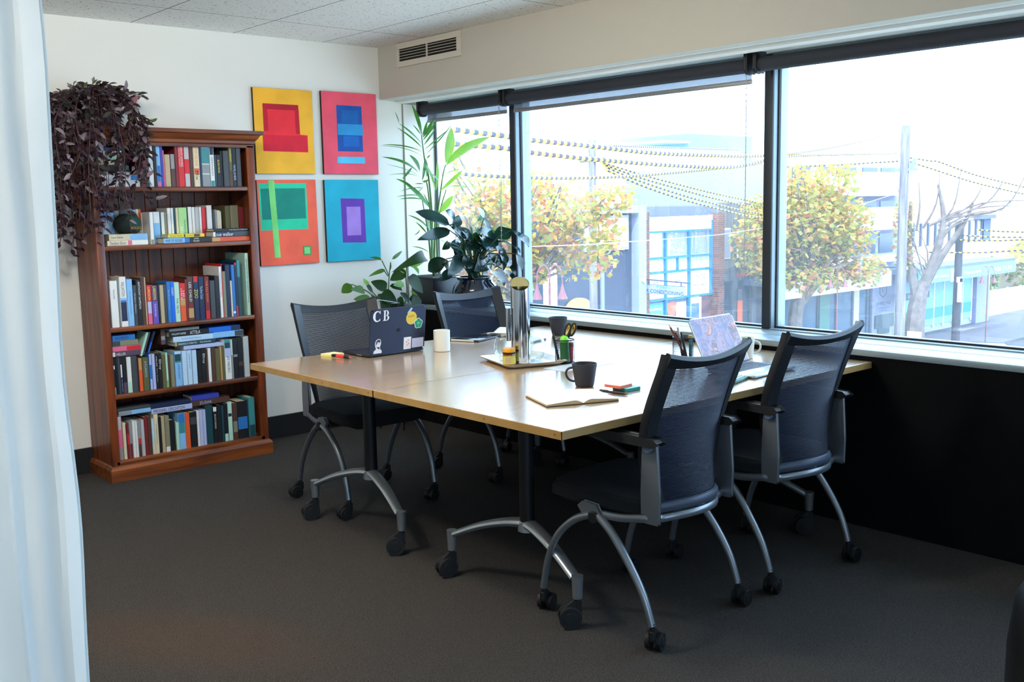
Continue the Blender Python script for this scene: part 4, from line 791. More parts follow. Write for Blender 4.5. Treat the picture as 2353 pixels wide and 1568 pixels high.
def table(y0, y1, yc, label):
    x0, x1 = 2.08, 3.885
    t = thing('meeting_table', label, 'table', ((x0+x1)/2, (y0+y1)/2, 0), 0, 'wheeled meeting tables pushed together')
    P = lambda mb, n, m, **k: lo(mb, n, m, t, **k)
    P(MB().box(x0+.002, y0+.002, TZ-.026, x1-.002, y1-.002, TZ), 'tabletop', W_TOP, bevel=.0015)
    q = MB(); q.box(x0, y0, TZ-.0265, x0+.002, y1, TZ-.001); q.box(x1-.002, y0, TZ-.0265, x1, y1, TZ-.001)
    q.box(x0, y0, TZ-.0265, x1, y0+.002, TZ-.001); q.box(x0, y1-.002, TZ-.0265, x1, y1, TZ-.001)
    P(q, 'edge_band', W_EDGE)
    q = MB()
    for yy in (y0+.03, y0+.36): q.tube([(x0-.001, yy, TZ-.013), (x0+.002, yy, TZ-.013)], .0035, 10)
    P(q, 'screw_cover', mat('#7d5a2e', .5))
    q = MB(); q.box(x0+.25, yc-.02, TZ-.066, x1-.22, yc+.02, TZ-.027); P(q, 'under_beam', M_BLKM, bevel=.003)
    for lx, sgn in ((2.37, -1), (3.58, 1)):
        L = bpy.data.objects.new('leg', None); C.objects.link(L); L.parent = t; L.location = (lx-t.location.x, yc-t.location.y, 0)
        q = MB(); q.tube([(0, 0, .262), (0, 0, .66)], .0275, 24); q.build('column', M_BLKM, L)
        q = MB(); q.box(-.035, -.23, .64, .035, .23, .692); q.build('top_bracket', M_BLKM, L, bevel=.006)
        for s in (-1, 1):
            q = MB(); q.prism([(s*.0-.032, .628), (s*.0+.03, .61), (.035, .655), (-.035, .672)], sgn*.036, sgn*.040, 'x'); 
        q = MB(); q.tube([(sgn*.036, 0, .648), (sgn*.046, 0, .648)], .026, 20); q.build('tilt_hinge', M_SILV2, L, bevel=.002)
        q = MB(); q.tube([(sgn*.046, 0, .648), (sgn*.049, 0, .648)], .010, 14); q.build('hinge_pin', M_BLK, L)
        for s in (-1, 1):
            ex, ey = sgn*.085, s*.335
            pts = catmull([(0, 0, .262), (ex*.25, ey*.25, .252), (ex*.6, ey*.6, .218), (ex*.96, ey*.96, .165)], 5)
            q = MB(); n = len(pts)
            q.tube(pts, [.030-.010*i/(n-1) for i in range(n)], 12, flat=.62)
            q.tube([(ex, ey, .178), (ex, ey, .100)], [.020, .0165], 14)
            q.build('foot_arm', M_SILV2, L)
            caster('caster', L, ex, ey, .11, .038, yaw=(2.9 if s > 0 else 2.5))
        q = MB().tube([(0, 0, .235), (0, 0, .268)], [.036, .032], 20); q.build('foot_hub', M_SILV2, L)
    return t
table(3.1475, 4.118, 3.62, 'far birch-topped meeting table on castors, holding the laptop with stickers')
table(2.140, 3.1445, 2.62, 'near birch-topped meeting table on castors, holding the open notebook')

# ------------------------------------------------------------------ mesh-back chairs
M_FRAME = mat('#14161b', .5, key='chair_black_frame', bump=.1, scale=300)
M_MESH = mat('#121b33', .6, key='chair_mesh_thread', spec=.3)
M_SEAT = mat('#0e0f12', .9, key='black_seat_fabric', bump=.3, scale=400)
def lerp(v, xs, ys):
    for i in range(len(xs)-1):
        if v <= xs[i+1]:
            f = (v-xs[i])/(xs[i+1]-xs[i]); f = max(0, min(1, f)); return ys[i]+(ys[i+1]-ys[i])*f
    return ys[-1]
def smooth(v, xs, ys):
    P = catmull([(a, b_, 0) for a, b_ in zip(xs, ys)], 8)
    return lerp(v, [p.x for p in P], [p.y for p in P])
def back_pt(u, v, n=0.0):
    w = smooth(v, [0, .3, .6, 1], [.160, .200, .222, .226]); y = smooth(v, [0, .3, .6, 1], [-.268, -.238, -.250, -.305])
    c = .070*(1-v)+.014*v
    return Vector((u*w, y+c*u*u+n, .452+.462*v+.018*u*u*v-.013*u*u*(1-v)+.012*max(0, v-.93)/.07*u*u))
def chair():
    t = thing('office_chair', '', 'chair', (0, 0, 0), 0, 'black mesh-back office chairs around the tables')
    # woven mesh: thin threads across, fine ones down
    q = MB(); N = 96
    for k in range(N):
        v = .035+.90*k/(N-1); pts = [back_pt(-.93+1.86*i/12, v) for i in range(13)]
        vs = []
        for p in pts: vs += [p+Vector((0, 0, .0018)), p+Vector((0, .0014, 0)), p-Vector((0, 0, .0018)), p-Vector((0, .0014, 0))]
        fs = []
        for i in range(12):
            for j in range(4): fs.append((i*4+j, i*4+(j+1) % 4, (i+1)*4+(j+1) % 4, (i+1)*4+j))
        q.add(vs, fs, 0, True)
    q.build('backrest_mesh', M_MESH, t)
    # frame: broad dark flanges down both sides, padded lip along the top
    q = MB(); m = 20
    for s in (-1, 1):
        vs = []
        for i in range(m+1):
            v = i/m; wd = .030+.014*v
            o = back_pt(s*1.0, v); inn = back_pt(s*(1-wd/.2), v)
            vs += [o+Vector((s*.004, .006, 0)), o+Vector((0, -.007, 0)), inn+Vector((0, -.004, 0)), inn+Vector((0, .004, 0)), o+Vector((s*.001, .024, 0))]
        fs = [(i*5+j, i*5+(j+1) % 5, (i+1)*5+(j+1) % 5, (i+1)*5+j) for i in range(m) for j in range(5)]
        fs += [(0, 1, 2, 3, 4), tuple(m*5+j for j in (4, 3, 2, 1, 0))]
        q.add(vs, fs, 0, True)
    top = [back_pt(-1+2*i/24, 1.0) for i in range(25)]
    vs = []
    for i, p in enumerate(top):
        low = back_pt(-1+2*i/24, .935)
        vs += [p+Vector((0, -.006, .003)), p+Vector((0, .004, .004)), p+Vector((0, .008, -.004)), low+Vector((0, .006, 0)), low+Vector((0, -.006, 0)), p+Vector((0, -.012, -.010))]
    fs = [(i*6+j, i*6+(j+1) % 6, (i+1)*6+(j+1) % 6, (i+1)*6+j) for i in range(24) for j in range(6)]+[(0, 1, 2, 3, 4, 5), tuple(24*6+j for j in (5, 4, 3, 2, 1, 0))]
    q.add(vs, fs, 0, True)
    q.build('backrest_frame', M_FRAME, t, bevel=.001)
    # grey lower rim of the back, one piece with the arm posts and side rails
    low = [back_pt(-1+2*i/16, 0)+Vector((0, -.004, -.002)) for i in range(17)]
    MB().tube(low, .012, 10, flat=1.5).build('lower_rim', mat('#4a5262', .45, .2), t)
    U = [(-.225, -.03, .398), (-.222, -.10, .400), (-.214, -.16, .408), (-.206, -.20, .414)]+[tuple(back_pt(-.95+1.9*i/10, 0)+Vector((0, -.006, -.036))) for i in range(11)]+[(.206, -.20, .414), (.214, -.16, .408), (.222, -.10, .400), (.225, -.03, .398)]
    MB().tube(catmull(U, 3), .0105, 10, flat=1.35).build('support_rail', M_SILV, t)
    for s in (-1, 1):
        q = MB(); pr = [(-.240, .405), (-.186, .405), (-.184, .50), (-.190, .655), (-.232, .655), (-.242, .50)]
        q.prism(pr, s*.206-.007, s*.206+.007, 'x'); q.build('arm_post', M_SILV, t, bevel=.006, segs=3)
        q = MB()
        pa = [(-.252, .662), (-.24, .655), (-.05, .657), (.055, .665), (.075, .672), (.06, .682), (-.05, .676), (-.24, .672)]
        q.prism(pa, s*.212-.024, s*.212+.024, 'x'); q.build('armrest', M_BLK, t, bevel=.006, segs=3)
        q = MB(); q.tube([(s*.214, -.212, .645), (s*.228, -.212, .645)], .018, 14); q.build('armrest_knob', mat('#5c6a80', .4, .2), t, bevel=.003)
    # seat
    q = MB(); bm = bmesh.new(); n = 12
    for zz, g in ((.408, .90), (.425, 1.0), (.455, 1.0), (.468, .93)):
        for i in range(n*4):
            a = 2*PI*i/(n*4); ca, sa = cos(a), sin(a)
            x = .225*g*abs(ca)**.35*(1 if ca > 0 else -1); y = .01+.225*g*abs(sa)**.35*(1 if sa > 0 else -1)
            if zz < .46 and y > .2: zz2 = zz-.012
            else: zz2 = zz
            bm.verts.new((x, y, zz2))
    bm.verts.ensure_lookup_table(); k = n*4
    for r in range(3):
        for i in range(k): bm.faces.new([bm.verts[r*k+i], bm.verts[r*k+(i+1) % k], bm.verts[(r+1)*k+(i+1) % k], bm.verts[(r+1)*k+i]])
    bm.faces.new([bm.verts[i] for i in range(k-1, -1, -1)]); bm.faces.new([bm.verts[3*k+i] for i in range(k)])
    q.bm(bm, 0, None, True); q.build('seat', M_SEAT, t)
    q = MB(); q.box(-.21, -.035, .385, .21, .025, .405); q.box(-.07, -.12, .372, .07, .12, .406); q.build('under_seat_beam', M_BLKM, t, bevel=.004)
    for s in (-1, 1):
        q = MB(); q.tube([(s*.205, -.012, .388), (s*.252, -.012, .388)], .020, 18); q.build('side_hub', M_BLK, t, bevel=.003)
        q = MB(); q.prism([(-.045, .385), (.03, .385), (.055, .415), (.035, .432), (-.02, .428)], s*.236-.007, s*.236+.007, 'x'); q.build('side_bracket', M_SILV, t, bevel=.003)
        for d in (-1, 1):
            if d < 0: P_ = [(s*.236, -.025, .395), (s*.240, -.085, .350), (s*.245, -.150, .275), (s*.246, -.212, .180), (s*.245, -.247, .085)]
            else: P_ = [(s*.236, .005, .392), (s*.236, .075, .362), (s*.234, .150, .295), (s*.232, .200, .200), (s*.230, .228, .085)]
            q = MB(); pts = catmull(P_, 5); q.tube(pts, [.0155-.003*i/(len(pts)-1) for i in range(len(pts))], 12, flat=.9)
            q.build('leg', M_SILV, t)
            caster('caster', t, P_[-1][0], P_[-1][1], .095, .029, yaw=(0.0 if s > 0 else .3))
    return t
ch = chair()
ch['label'] = 'nearest mesh-back chair facing the table, seen from behind beside the open notebook'
ch.location = (2.541, 2.249, 0); ch.rotation_euler = (0, 0, .068)
for x, y, r, l in ((3.226, 2.241, -.038, 'mesh-back chair next to the black window wall, seen from behind'),
                   (2.640, 4.055, PI-.08, 'mesh-back chair on the far side behind the laptop with stickers'),
                   (3.490, 4.035, PI+.0, 'mesh-back chair on the far side in front of the blue-black plant pot')):
    c = copy_tree(ch); c.location = (x, y, 0); c.rotation_euler = (0, 0, r); c['label'] = l

# ------------------------------------------------------------------ things on the tables
M_CERW = mat('#e4e3da', .35, key='white_glazed_ceramic')
M_CERB = mat('#2b2e38', .55, key='matt_black_ceramic')
M_PAPER = mat('#f1f0ea', .8, key='white_paper')
def cup(name, label, x, y, rb, rt, h, m, handle=None, inner=None, grp=None, drink=None, round_b=.2):
    t = thing(name, label, 'cup' if handle is None else 'mug', (x, y, TZ+.0005), 0, grp)
    w = .0035; prof = [(0.0, .001), (rb*(1-round_b), 0), (rb*(1-round_b*.3), h*.02), (rb, h*.09)]
    prof += [(rb+(rt-rb)*f, h*(.09+.91*f)) for f in (.3, .6, .85, 1)]
    prof += [(rt-w*.5, h+.0012), (rt-w, h)]+[(rb+(rt-rb)*f-w, h*(.09+.91*f)) for f in (.6, .2, 0)]+[(0.0, .008)]
    MB().lathe(prof, n=40).build('cup_body', m, t)
    if inner: MB().lathe([(rb-w+(rt-rb)*f-.0004, h*(.09+.91*f)) for f in (.02, .3, .6, .93)], n=40).build('inner_glaze', inner, t)
    if drink: MB().lathe([(0, h*.62), (rb+(rt-rb)*.6-w-.0005, h*.62)], n=32).build('drink', drink, t)
    if handle is not None:
        a, out = handle; pts = []
        for i in range(15):
            f = -PI/2+PI*i/14; rr = rb+(rt-rb)*(.5+.36*sin(f)); 
            pts.append((rr-.003+out*cos(f)**.8 if cos(f) > 0 else rr-.003, 0, h*(.53+.30*sin(f))))
        M = Matrix.Rotation(a, 4, 'Z'); MB().tube(pts, .0042, 10, M=M, flat=1.0).build('handle', m, t)
    return t
cup('mug', 'white straight-sided ceramic mug beside the laptop with stickers', 2.885, 3.765, .038, .039, .098, M_CERW, handle=(math.radians(60), .028), round_b=.08)
cup('mug', 'matt black mug with a round handle behind the open notebook', 2.672, 2.622, .0355, .0475, .086, M_CERB, handle=(math.radians(140), .030))
cup('cup', 'matt black handleless cup near the window behind the pen pot with scissors', 3.645, 3.765, .033, .049, .092, M_CERB, round_b=.35)
cup('mug', 'white mug with a yellow-green inside behind the small laptop', 3.625, 2.590, .037, .043, .088, M_CERW, handle=(math.radians(-48), .030), inner=mat('#c9cf62', .35), round_b=.1)

def sticker(mb, poly, mi, d): mb.prism(poly, -.0004-d, -.0001-d+.0003, 'y', mi)
def circ(cx, cz, r, n=20, a0=0): return [(cx+r*cos(a0+2*PI*i/n), cz+r*sin(a0+2*PI*i/n)) for i in range(n)]
def laptop_one():
    ang = math.atan2(.010, .315)
    t = thing('laptop', 'dark blue-grey laptop seen from behind, its lid covered in stickers', 'laptop', (2.681, 3.838, TZ+.001), ang)
    hw = .158; body = mat('#2a3144', .35, .55, key='midnight_aluminium')
    MB().rbox(-hw, .004, .001, hw, .216, .014, .005).build('base', body, t)
    q = MB()
    for r in range(5):
        for k in range(14): q.rbox(-.142+k*.0204, .035+r*.0205, .0138, -.142+k*.0204+.0175, .035+r*.0205+.0175, .0152, .001)
    q.build('keyboard', M_BLK, t)
    MB().rbox(-.05, .15, .0135, .05, .205, .0143, .0003).build('trackpad', body, t)
    MB().box(-hw-.0004, .06, .006, -hw+.0002, .10, .0085).build('side_port', mat('#c9ccd2', .3, .7), t)
    L = bpy.data.objects.new('lid', None); C.objects.link(L); L.parent = t; L.location = (0, .004, .010); L.rotation_euler = (math.radians(7), 0, 0)
    h = .212
    bm = bmesh.new(); bmesh.ops.create_cube(bm, size=1)
    for v in bm.verts: v.co = Vector((v.co.x*2*hw, v.co.y*.006, h/2+v.co.z*h))
    bmesh.ops.bevel(bm, geom=[e for e in bm.edges if abs(e.verts[0].co.y-e.verts[1].co.y) > .004], offset=.010, segments=4, affect='EDGES')
    MB().bm(bm).build('lid_shell', body, L, bevel=.001)
    MB().box(-hw+.006, .003, .010, hw-.006, .0034, h-.006).build('screen', mat('#05060a', .15), L)
    white = mat('#e8e8ee', .5); Y = mat('#e0b93c', .5); G = mat('#14915f', .5); K = mat('#14161c', .4)
    X = lambda u: -hw+u*2*hw
    Zv = lambda v: h*(1-v)
    # letters C and B, slab serif
    q = MB(); cx, cz, r = X(.115), Zv(.155), .0225
    arc = [(cx+r*1.0*cos(a), cz+r*1.12*sin(a)) for a in [math.radians(d) for d in range(38, 323, 12)]]
    inn = [(cx+.003+(r-.0085+.004*abs(sin(a)))*.86*cos(a), cz+(r-.003)*1.04*sin(a)) for a in [math.radians(d) for d in range(322, 37, -12)]]
    for i in range(len(arc)-1):
        j = len(inn)-1-i
        q.prism([arc[i], arc[i+1], inn[j-1], inn[j]], -.0036, -.0030, 'y')
    q.box(cx+.0145, -.0036, cz+.010, cx+.0175, -.0030, cz+.0255); q.box(cx+.0145, -.0036, cz-.0215, cx+.0170, -.0030, cz-.012)
    bx = X(.235); z0 = cz-.0235; z1 = cz+.0245
    q.box(bx-.004, -.0036, z0, bx+.016, -.0030, z0+.003); q.box(bx-.004, -.0036, z1-.003, bx+.016, -.0030, z1); q.box(bx, -.0036, z0, bx+.0085, -.0030, z1)
    for za, zb, rx in ((z0, cz+.0015, .023), (cz-.0015, z1, .020)):
        mz = (za+zb)/2; hh = (zb-za)/2
        for i in range(10):
            a0 = -PI/2+PI*i/10; a1 = -PI/2+PI*(i+1)/10
            P = lambda a, k: (bx+.014+(rx-.014)*k*cos(a)+.004*(k-.4)*0, mz+hh*(k if k == 1 else (hh-.003)/hh)*sin(a))
            t1 = .0025+.006*abs(cos(a0)); t2 = .0025+.006*abs(cos(a1))
            o0 = (bx+.012+(rx-.006)*cos(a0), mz+hh*sin(a0)); o1 = (bx+.012+(rx-.006)*cos(a1), mz+hh*sin(a1))
            i0 = (bx+.012+(rx-.006-t1)*cos(a0), mz+(hh-.003)*sin(a0)); i1 = (bx+.012+(rx-.006-t2)*cos(a1), mz+(hh-.003)*sin(a1))
            q.prism([o0, o1, i1, i0], -.0036, -.0030, 'y')
    o = q.build('letter_sticker', white, L); o['label'] = 'white serif letters C B'
    q = MB(); sx, sz = X(.735), Zv(.27)
    q.prism(circ(sx, sz, .031), -.0034, -.0030, 'y', 0)
    q.prism([(sx-.024, sz+.022), (sx-.006, sz+.031), (sx+.004, sz+.045), (sx-.002, sz+.050), (sx-.008, sz+.046), (sx-.024, sz+.028)], -.0037, -.0030, 'y', 1)
    text_part('mates', frame_M((sx-.018, -.0036, sz+.002), (1, 0, .12), (-.12, 0, 1)), .034, .011, None, None, mb=q, mi=2)
    q.build('round_sticker', [Y, mat('#a9c3c6', .5), mat('#6b7a2e', .5)], L)
    q = MB(); fx, fz = X(.865), Zv(.405)
    for k in range(5):
        a = PI/2+k*2*PI/5; q.prism(circ(fx+.0135*cos(a), fz+.0135*sin(a), .0125, 14), -.0040, -.0034, 'y', 0)
    for k in range(5):
        a = PI/2+k*2*PI/5; q.prism(circ(fx+.0135*cos(a), fz+.0135*sin(a), .0100, 14), -.0044, -.0038, 'y', 1)
    q.prism(circ(fx, fz, .006, 14), -.0048, -.004, 'y', 0); q.prism(circ(fx, fz, .0048, 14), -.0051, -.004, 'y', 1)
    q.build('flower_sticker', [white, G], L)
    # bust sticker: white outline with dark hair, beard line
    q = MB(); bx0, bz0 = X(.145), Zv(.97)
    q.prism([(bx0-.024, bz0), (bx0+.022, bz0), (bx0+.022, bz0+.012), (bx0+.014, bz0+.017), (bx0+.012, bz0+.030), (bx0+.017, bz0+.045), (bx0+.015, bz0+.062), (bx0+.004, bz0+.068), (bx0-.010, bz0+.063), (bx0-.016, bz0+.050), (bx0-.015, bz0+.036), (bx0-.010, bz0+.020), (bx0-.022, bz0+.012)], -.0034, -.0030, 'y', 0)
    q.prism([(bx0+.012, bz0+.050), (bx0+.013, bz0+.060), (bx0+.003, bz0+.065), (bx0-.008, bz0+.060), (bx0-.012, bz0+.049), (bx0-.009, bz0+.036), (bx0-.006, bz0+.046), (bx0-.002, bz0+.053)], -.0038, -.0030, 'y', 1)
    q.prism([(bx0-.008, bz0+.036), (bx0-.005, bz0+.026), (bx0+.004, bz0+.020), (bx0+.011, bz0+.018), (bx0+.008, bz0+.026), (bx0+.010, bz0+.031), (bx0+.003, bz0+.029), (bx0-.003, bz0+.030)], -.0038, -.0030, 'y', 1)
    for ex in (-.001, .008): q.prism(circ(bx0+ex, bz0+.045, .0018, 8), -.0038, -.0030, 'y', 1)
    q.build('bust_sticker', [white, K], L)
    q = MB(); q.box(X(.61), -.0034, Zv(.96), X(.745), -.003, Zv(.69), 0); q.box(X(.762), -.0034, Zv(.945), X(.975), -.003, Zv(.735), 1)
    for a, b_ in ((.66, .80), (.69, .76), (.67, .87), (.70, .84)): q.prism(circ(X(a), Zv(b_), .0042, 10), -.0038, -.003, 'y', 2)
    q.build('card_sticker', [white, mat('#c3c8e6', .5), mat('#e8a080', .5)], L)
    q = MB(); ax, az = X(.5), Zv(.505)
    q.prism(circ(ax-.004, az, .0085, 14), -.0032, -.0029, 'y'); q.prism(circ(ax+.004, az, .0085, 14), -.0032, -.0029, 'y'); q.prism([(ax, az+.010), (ax+.006, az+.016), (ax+.002, az+.010)], -.0032, -.0029, 'y')
    q.build('lid_emblem', mat('#0f1420', .15, .6), L)
laptop_one()
def laptop_two():
    t = thing('laptop', 'small silver laptop open toward the camera with a pink-tinted reflecting screen', 'laptop', (3.362, 2.2555, TZ+.001), .05)
    hw = .152; body = mat('#b5bcc4', .3, .75, key='silver_aluminium')
    MB().rbox(-hw, 0, .001, hw, .215, .013, .005).build('base', body, t)
    q = MB()
    for r in range(5):
        for k in range(13): q.rbox(-.136+k*.0211, .092+r*.0212, .0128, -.136+k*.0211+.018, .092+r*.0212+.018, .0142, .001)
    q.build('keyboard', mat('#2c3040', .5), t)
    MB().rbox(-.055, .012, .0125, .055, .080, .0133, .0003).build('trackpad', body, t)
    L = bpy.data.objects.new('lid', None); C.objects.link(L); L.parent = t; L.location = (0, .214, .010); L.rotation_euler = (math.radians(-26), 0, 0)
    h = .218
    bm = bmesh.new(); bmesh.ops.create_cube(bm, size=1)
    for v in bm.verts: v.co = Vector((v.co.x*2*hw, v.co.y*.006, h/2+v.co.z*h))
    bmesh.ops.bevel(bm, geom=[e for e in bm.edges if abs(e.verts[0].co.y-e.verts[1].co.y) > .004], offset=.010, segments=4, affect='EDGES')
    MB().bm(bm).build('lid_shell', body, L, bevel=.001)
    # screen reflection painted as a faint glow of pink and lilac shards
    m, nt, b = nodes_mat('pink_shard_reflection'); N = nt.nodes.new; K = nt.links.new
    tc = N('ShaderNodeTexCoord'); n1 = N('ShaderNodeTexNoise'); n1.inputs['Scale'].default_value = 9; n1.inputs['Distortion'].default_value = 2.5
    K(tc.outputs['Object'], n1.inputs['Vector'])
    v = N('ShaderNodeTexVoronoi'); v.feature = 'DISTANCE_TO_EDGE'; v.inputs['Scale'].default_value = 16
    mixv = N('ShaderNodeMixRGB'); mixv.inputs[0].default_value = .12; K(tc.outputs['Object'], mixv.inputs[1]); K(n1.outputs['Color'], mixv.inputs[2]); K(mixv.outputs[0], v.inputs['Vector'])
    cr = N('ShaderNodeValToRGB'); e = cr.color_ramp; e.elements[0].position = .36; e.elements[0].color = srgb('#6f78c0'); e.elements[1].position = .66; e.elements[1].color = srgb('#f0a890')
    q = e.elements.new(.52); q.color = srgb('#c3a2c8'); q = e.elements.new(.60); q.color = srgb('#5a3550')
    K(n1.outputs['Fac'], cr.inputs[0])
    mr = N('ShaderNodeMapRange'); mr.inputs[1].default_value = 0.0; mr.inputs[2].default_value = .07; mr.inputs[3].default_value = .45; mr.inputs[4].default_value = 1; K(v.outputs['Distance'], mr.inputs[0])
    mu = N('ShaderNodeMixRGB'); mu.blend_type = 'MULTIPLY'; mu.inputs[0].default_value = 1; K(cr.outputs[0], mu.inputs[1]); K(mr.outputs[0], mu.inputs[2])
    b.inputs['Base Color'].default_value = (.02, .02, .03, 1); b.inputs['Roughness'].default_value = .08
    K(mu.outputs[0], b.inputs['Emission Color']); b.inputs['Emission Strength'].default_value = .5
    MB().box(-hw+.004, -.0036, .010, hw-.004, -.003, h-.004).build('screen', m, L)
    MB().box(-hw+.004, -.0037, .002, hw-.004, -.003, .0098).build('screen_chin', M_BLK, L)
    MB().tube([(-hw+.03, .214, .012), (hw-.03, .214, .012)], .006, 10).build('hinge', M_BLK, t)
laptop_two()

# sticky notes, highlighter
t = thing('sticky_note_pad', 'pale yellow sticky note pad behind the red highlighter', 'sticky notes', (2.452, 4.032, TZ+.0005), .10)
MB().box(-.038, -.038, 0, .038, .038, .011).build('note_block', mat('#efe08a', .7), t, bevel=.0008)
MB().box(-.038, -.038, .011, .038, .038, .0114).build('top_sheet', mat('#f3ecb0', .7), t)
t = thing('highlighter', 'red highlighter pen with black ends lying by the yellow notes', 'pen', (2.434, 3.925, TZ+.0105), math.radians(-82))
M = Matrix.Identity(4)
MB().tube([(-.030, 0, 0), (.024, 0, 0)], .0095, 16, flat=.8).build('barrel', mat('#f0384a', .4), t)
MB().tube([(-.062, 0, 0), (-.030, 0, 0)], [.008, .0102], 16, flat=.8).build('cap', M_BLK, t)
MB().tube([(.024, 0, 0), (.048, 0, 0), (.054, 0, 0)], [.0102, .0095, .005], 16, flat=.8).build('collar', M_BLK, t)
MB().tube([(.054, 0, 0), (.064, 0, -.001)], [.0042, .002], 10).build('tip', mat('#ff3346', .5), t)

# tablet, loose papers, spiral pad
t = thing('tablet', 'black covered tablet with a stylus beside the white mug', 'tablet', (3.268, 3.985, TZ+.0005), math.radians(20))
MB().rbox(-.115, -.088, 0, .115, .088, .009, .004).build('cover', mat('#151a28', .4), t)
MB().rbox(-.108, -.081, .009, .108, .081, .0098, .0004).build('glass_face', mat('#0b0f1c', .12), t)
MB().tube([(-.118, -.06, .005), (-.118, .07, .005)], .0045, 10).build('stylus', mat('#dcdcd8', .4), t)
MB().tube([(.115, .0, .009), (.125, .02, .022), (.115, .045, .009)], .0015, 8).build('pen_loop', M_BLK, t)
t = thing('loose_papers', 'loose white sheets heaped behind the steel jug', 'paper', (3.50, 3.985, TZ+.0006), .15)
for k in range(5):
    vs = []; n = 10; a = .22*(k-2); ca, sa = cos(a), sin(a)
    for i in range(n+1):
        for j in range(n+1):
            x = (i/n-.5)*.20; y = (j/n-.5)*.14
            z = .0006+k*.004+.012*(k/4)*(sin(i*.5+k)*.5+.5)*(j/n)
            vs.append((x*ca-y*sa, x*sa+y*ca, z))
    q = MB().add(vs, [(i*(n+1)+j, (i+1)*(n+1)+j, (i+1)*(n+1)+j+1, i*(n+1)+j+1) for i in range(n) for j in range(n)], 0, True)
    q.build('sheet', M_PAPER, t, solid=.0004)
t = thing('notepad', 'small white notepad with a dark edge half hidden behind the steel jug', 'notepad', (3.40, 3.70, TZ+.0005), .3)
MB().box(-.06, -.045, 0, .06, .045, .007).build('pages', M_PAPER, t, bevel=.001)
MB().box(-.061, -.046, .007, .061, .046, .0085).build('cover', mat('#cfd6d4', .5), t); MB().box(-.0615, -.047, 0, .0615, -.045, .0087).build('binding', mat('#3f4e58', .5), t)

# tray with jug, glasses and jar
def tray():
    t = thing('tray', 'cream lipped serving tray under the steel jug and glasses', 'tray', (2.905, 3.222, TZ+.001), -.33)
    def ringp(hx, hy, r, z, n=6):
        out = []
        for cx, cy_, a0 in ((hx-r, hy-r, 0), (-hx+r, hy-r, PI/2), (-hx+r, -hy+r, PI), (hx-r, -hy+r, 3*PI/2)):
            for i in range(n+1): a = a0+PI/2*i/n; out.append((cx+r*cos(a), cy_+r*sin(a), z))
        return out
    rings = [ringp(.112, .132, .02, 0), ringp(.120, .140, .025, .002), ringp(.142, .162, .03, .017), ringp(.144, .164, .03, .0185), ringp(.140, .160, .03, .0185), ringp(.118, .138, .024, .0045), ringp(.110, .130, .02, .0035)]
    k = len(rings[0]); vs = [p for r in rings for p in r]
    fs = [tuple(range(k-1, -1, -1))]+[(i*k+j, i*k+(j+1) % k, (i+1)*k+(j+1) % k, (i+1)*k+j) for i in range(len(rings)-1) for j in range(k)]+[tuple((len(rings)-1)*k+j for j in range(k))]
    q = MB().add(vs, fs, 0, True); q.build('tray_body', mat('#e8e2d6', .3), t)
    rim = [p for p in ringp(.1445, .1645, .03, .0175)]
    MB().tube(rim, .0017, 6, closed=True).build('rim_edge', mat('#8c6a48', .5), t)
tray()
TT = TZ+.0052
def jug():
    t = thing('water_jug', 'tall polished steel water jug with a slant-cut mouth on the tray', 'jug', (2.868, 3.192, TT), 0)
    st = mat('#c9ccd0', .07, 1.0, key='polished_steel'); r = .0405; n = 48; h0, h1 = .318, .362
    vs = []; da = math.radians(232)   # low side of the mouth faces the camera
    zt = lambda a: h0+(h1-h0)*.5*(1-cos(a-da))
    zz = lambda a: .340-.026*cos(a-da)
    for lv in range(3):
        for j in range(n):
            a = 2*PI*j/n; z = [.0, .003, zz(a)][lv]; rr = [r-.003, r, r][lv]; vs.append((rr*cos(a), rr*sin(a), z))
    for j in range(n): a = 2*PI*j/n; vs.append(((r-.0015)*cos(a), (r-.0015)*sin(a), zz(a)))
    fs = [(i*n+j, i*n+(j+1) % n, (i+1)*n+(j+1) % n, (i+1)*n+j) for i in range(3) for j in range(n)]+[tuple(range(n-1, -1, -1))]
    MB().add(vs, fs, 0, True).build('jug_body', st, t)
    vs = [((r-.0015)*cos(2*PI*j/n), (r-.0015)*sin(2*PI*j/n), z if z else zz(2*PI*j/n)) for z in (.25, 0) for j in range(n)]
    # ice lip across the mouth, gold-toned inner wall
    fs = [(j, (j+1) % n, n+(j+1) % n, n+j) for j in range(n)]
    MB().add(vs, fs, 0, True).build('inner_wall', mat('#b8a46a', .22, .9), t)
    pts = []
    for j in range(n+1):
        a = da-PI/2-.2+(PI+.4)*j/n
        pts.append(((r-.002)*cos(a), (r-.002)*sin(a), zz(a)-.001))
    pts2 = [(p[0]*.0+p[0], p[1], p[2]) for p in pts]
    a = da+PI; hw_ = MB(); 
    lip = [((r-.002)*cos(a+PI*(.62)*(i/12-.5)*2), (r-.002)*sin(a+PI*.62*(i/12-.5)*2), 0) for i in range(13)]
    lip = [(p[0], p[1], .340-.026*cos(math.atan2(p[1], p[0])-da)-.001) for p in lip]
    hw_.add(lip, [tuple(range(13))]); hw_.build('ice_lip', mat('#d8c78c', .25, .85), t)
    hx, hy = -.75*(r+.024), .45*(r+.024)-.006
    q = MB(); q.tube([(hx, hy, .098), (hx, hy, .238)], .0105, 18)
    q.build('handle', st, t, bevel=.001)
    q = MB()
    for z in (.125, .212): q.tube([(hx, hy, z), (hx*.62, hy*.62, z)], .0035, 10)
    q.build('handle_stud', st, t)
jug()
G2 = glass_mat('drinking_glass', (.96, .98, .98), .05, edge=.45)
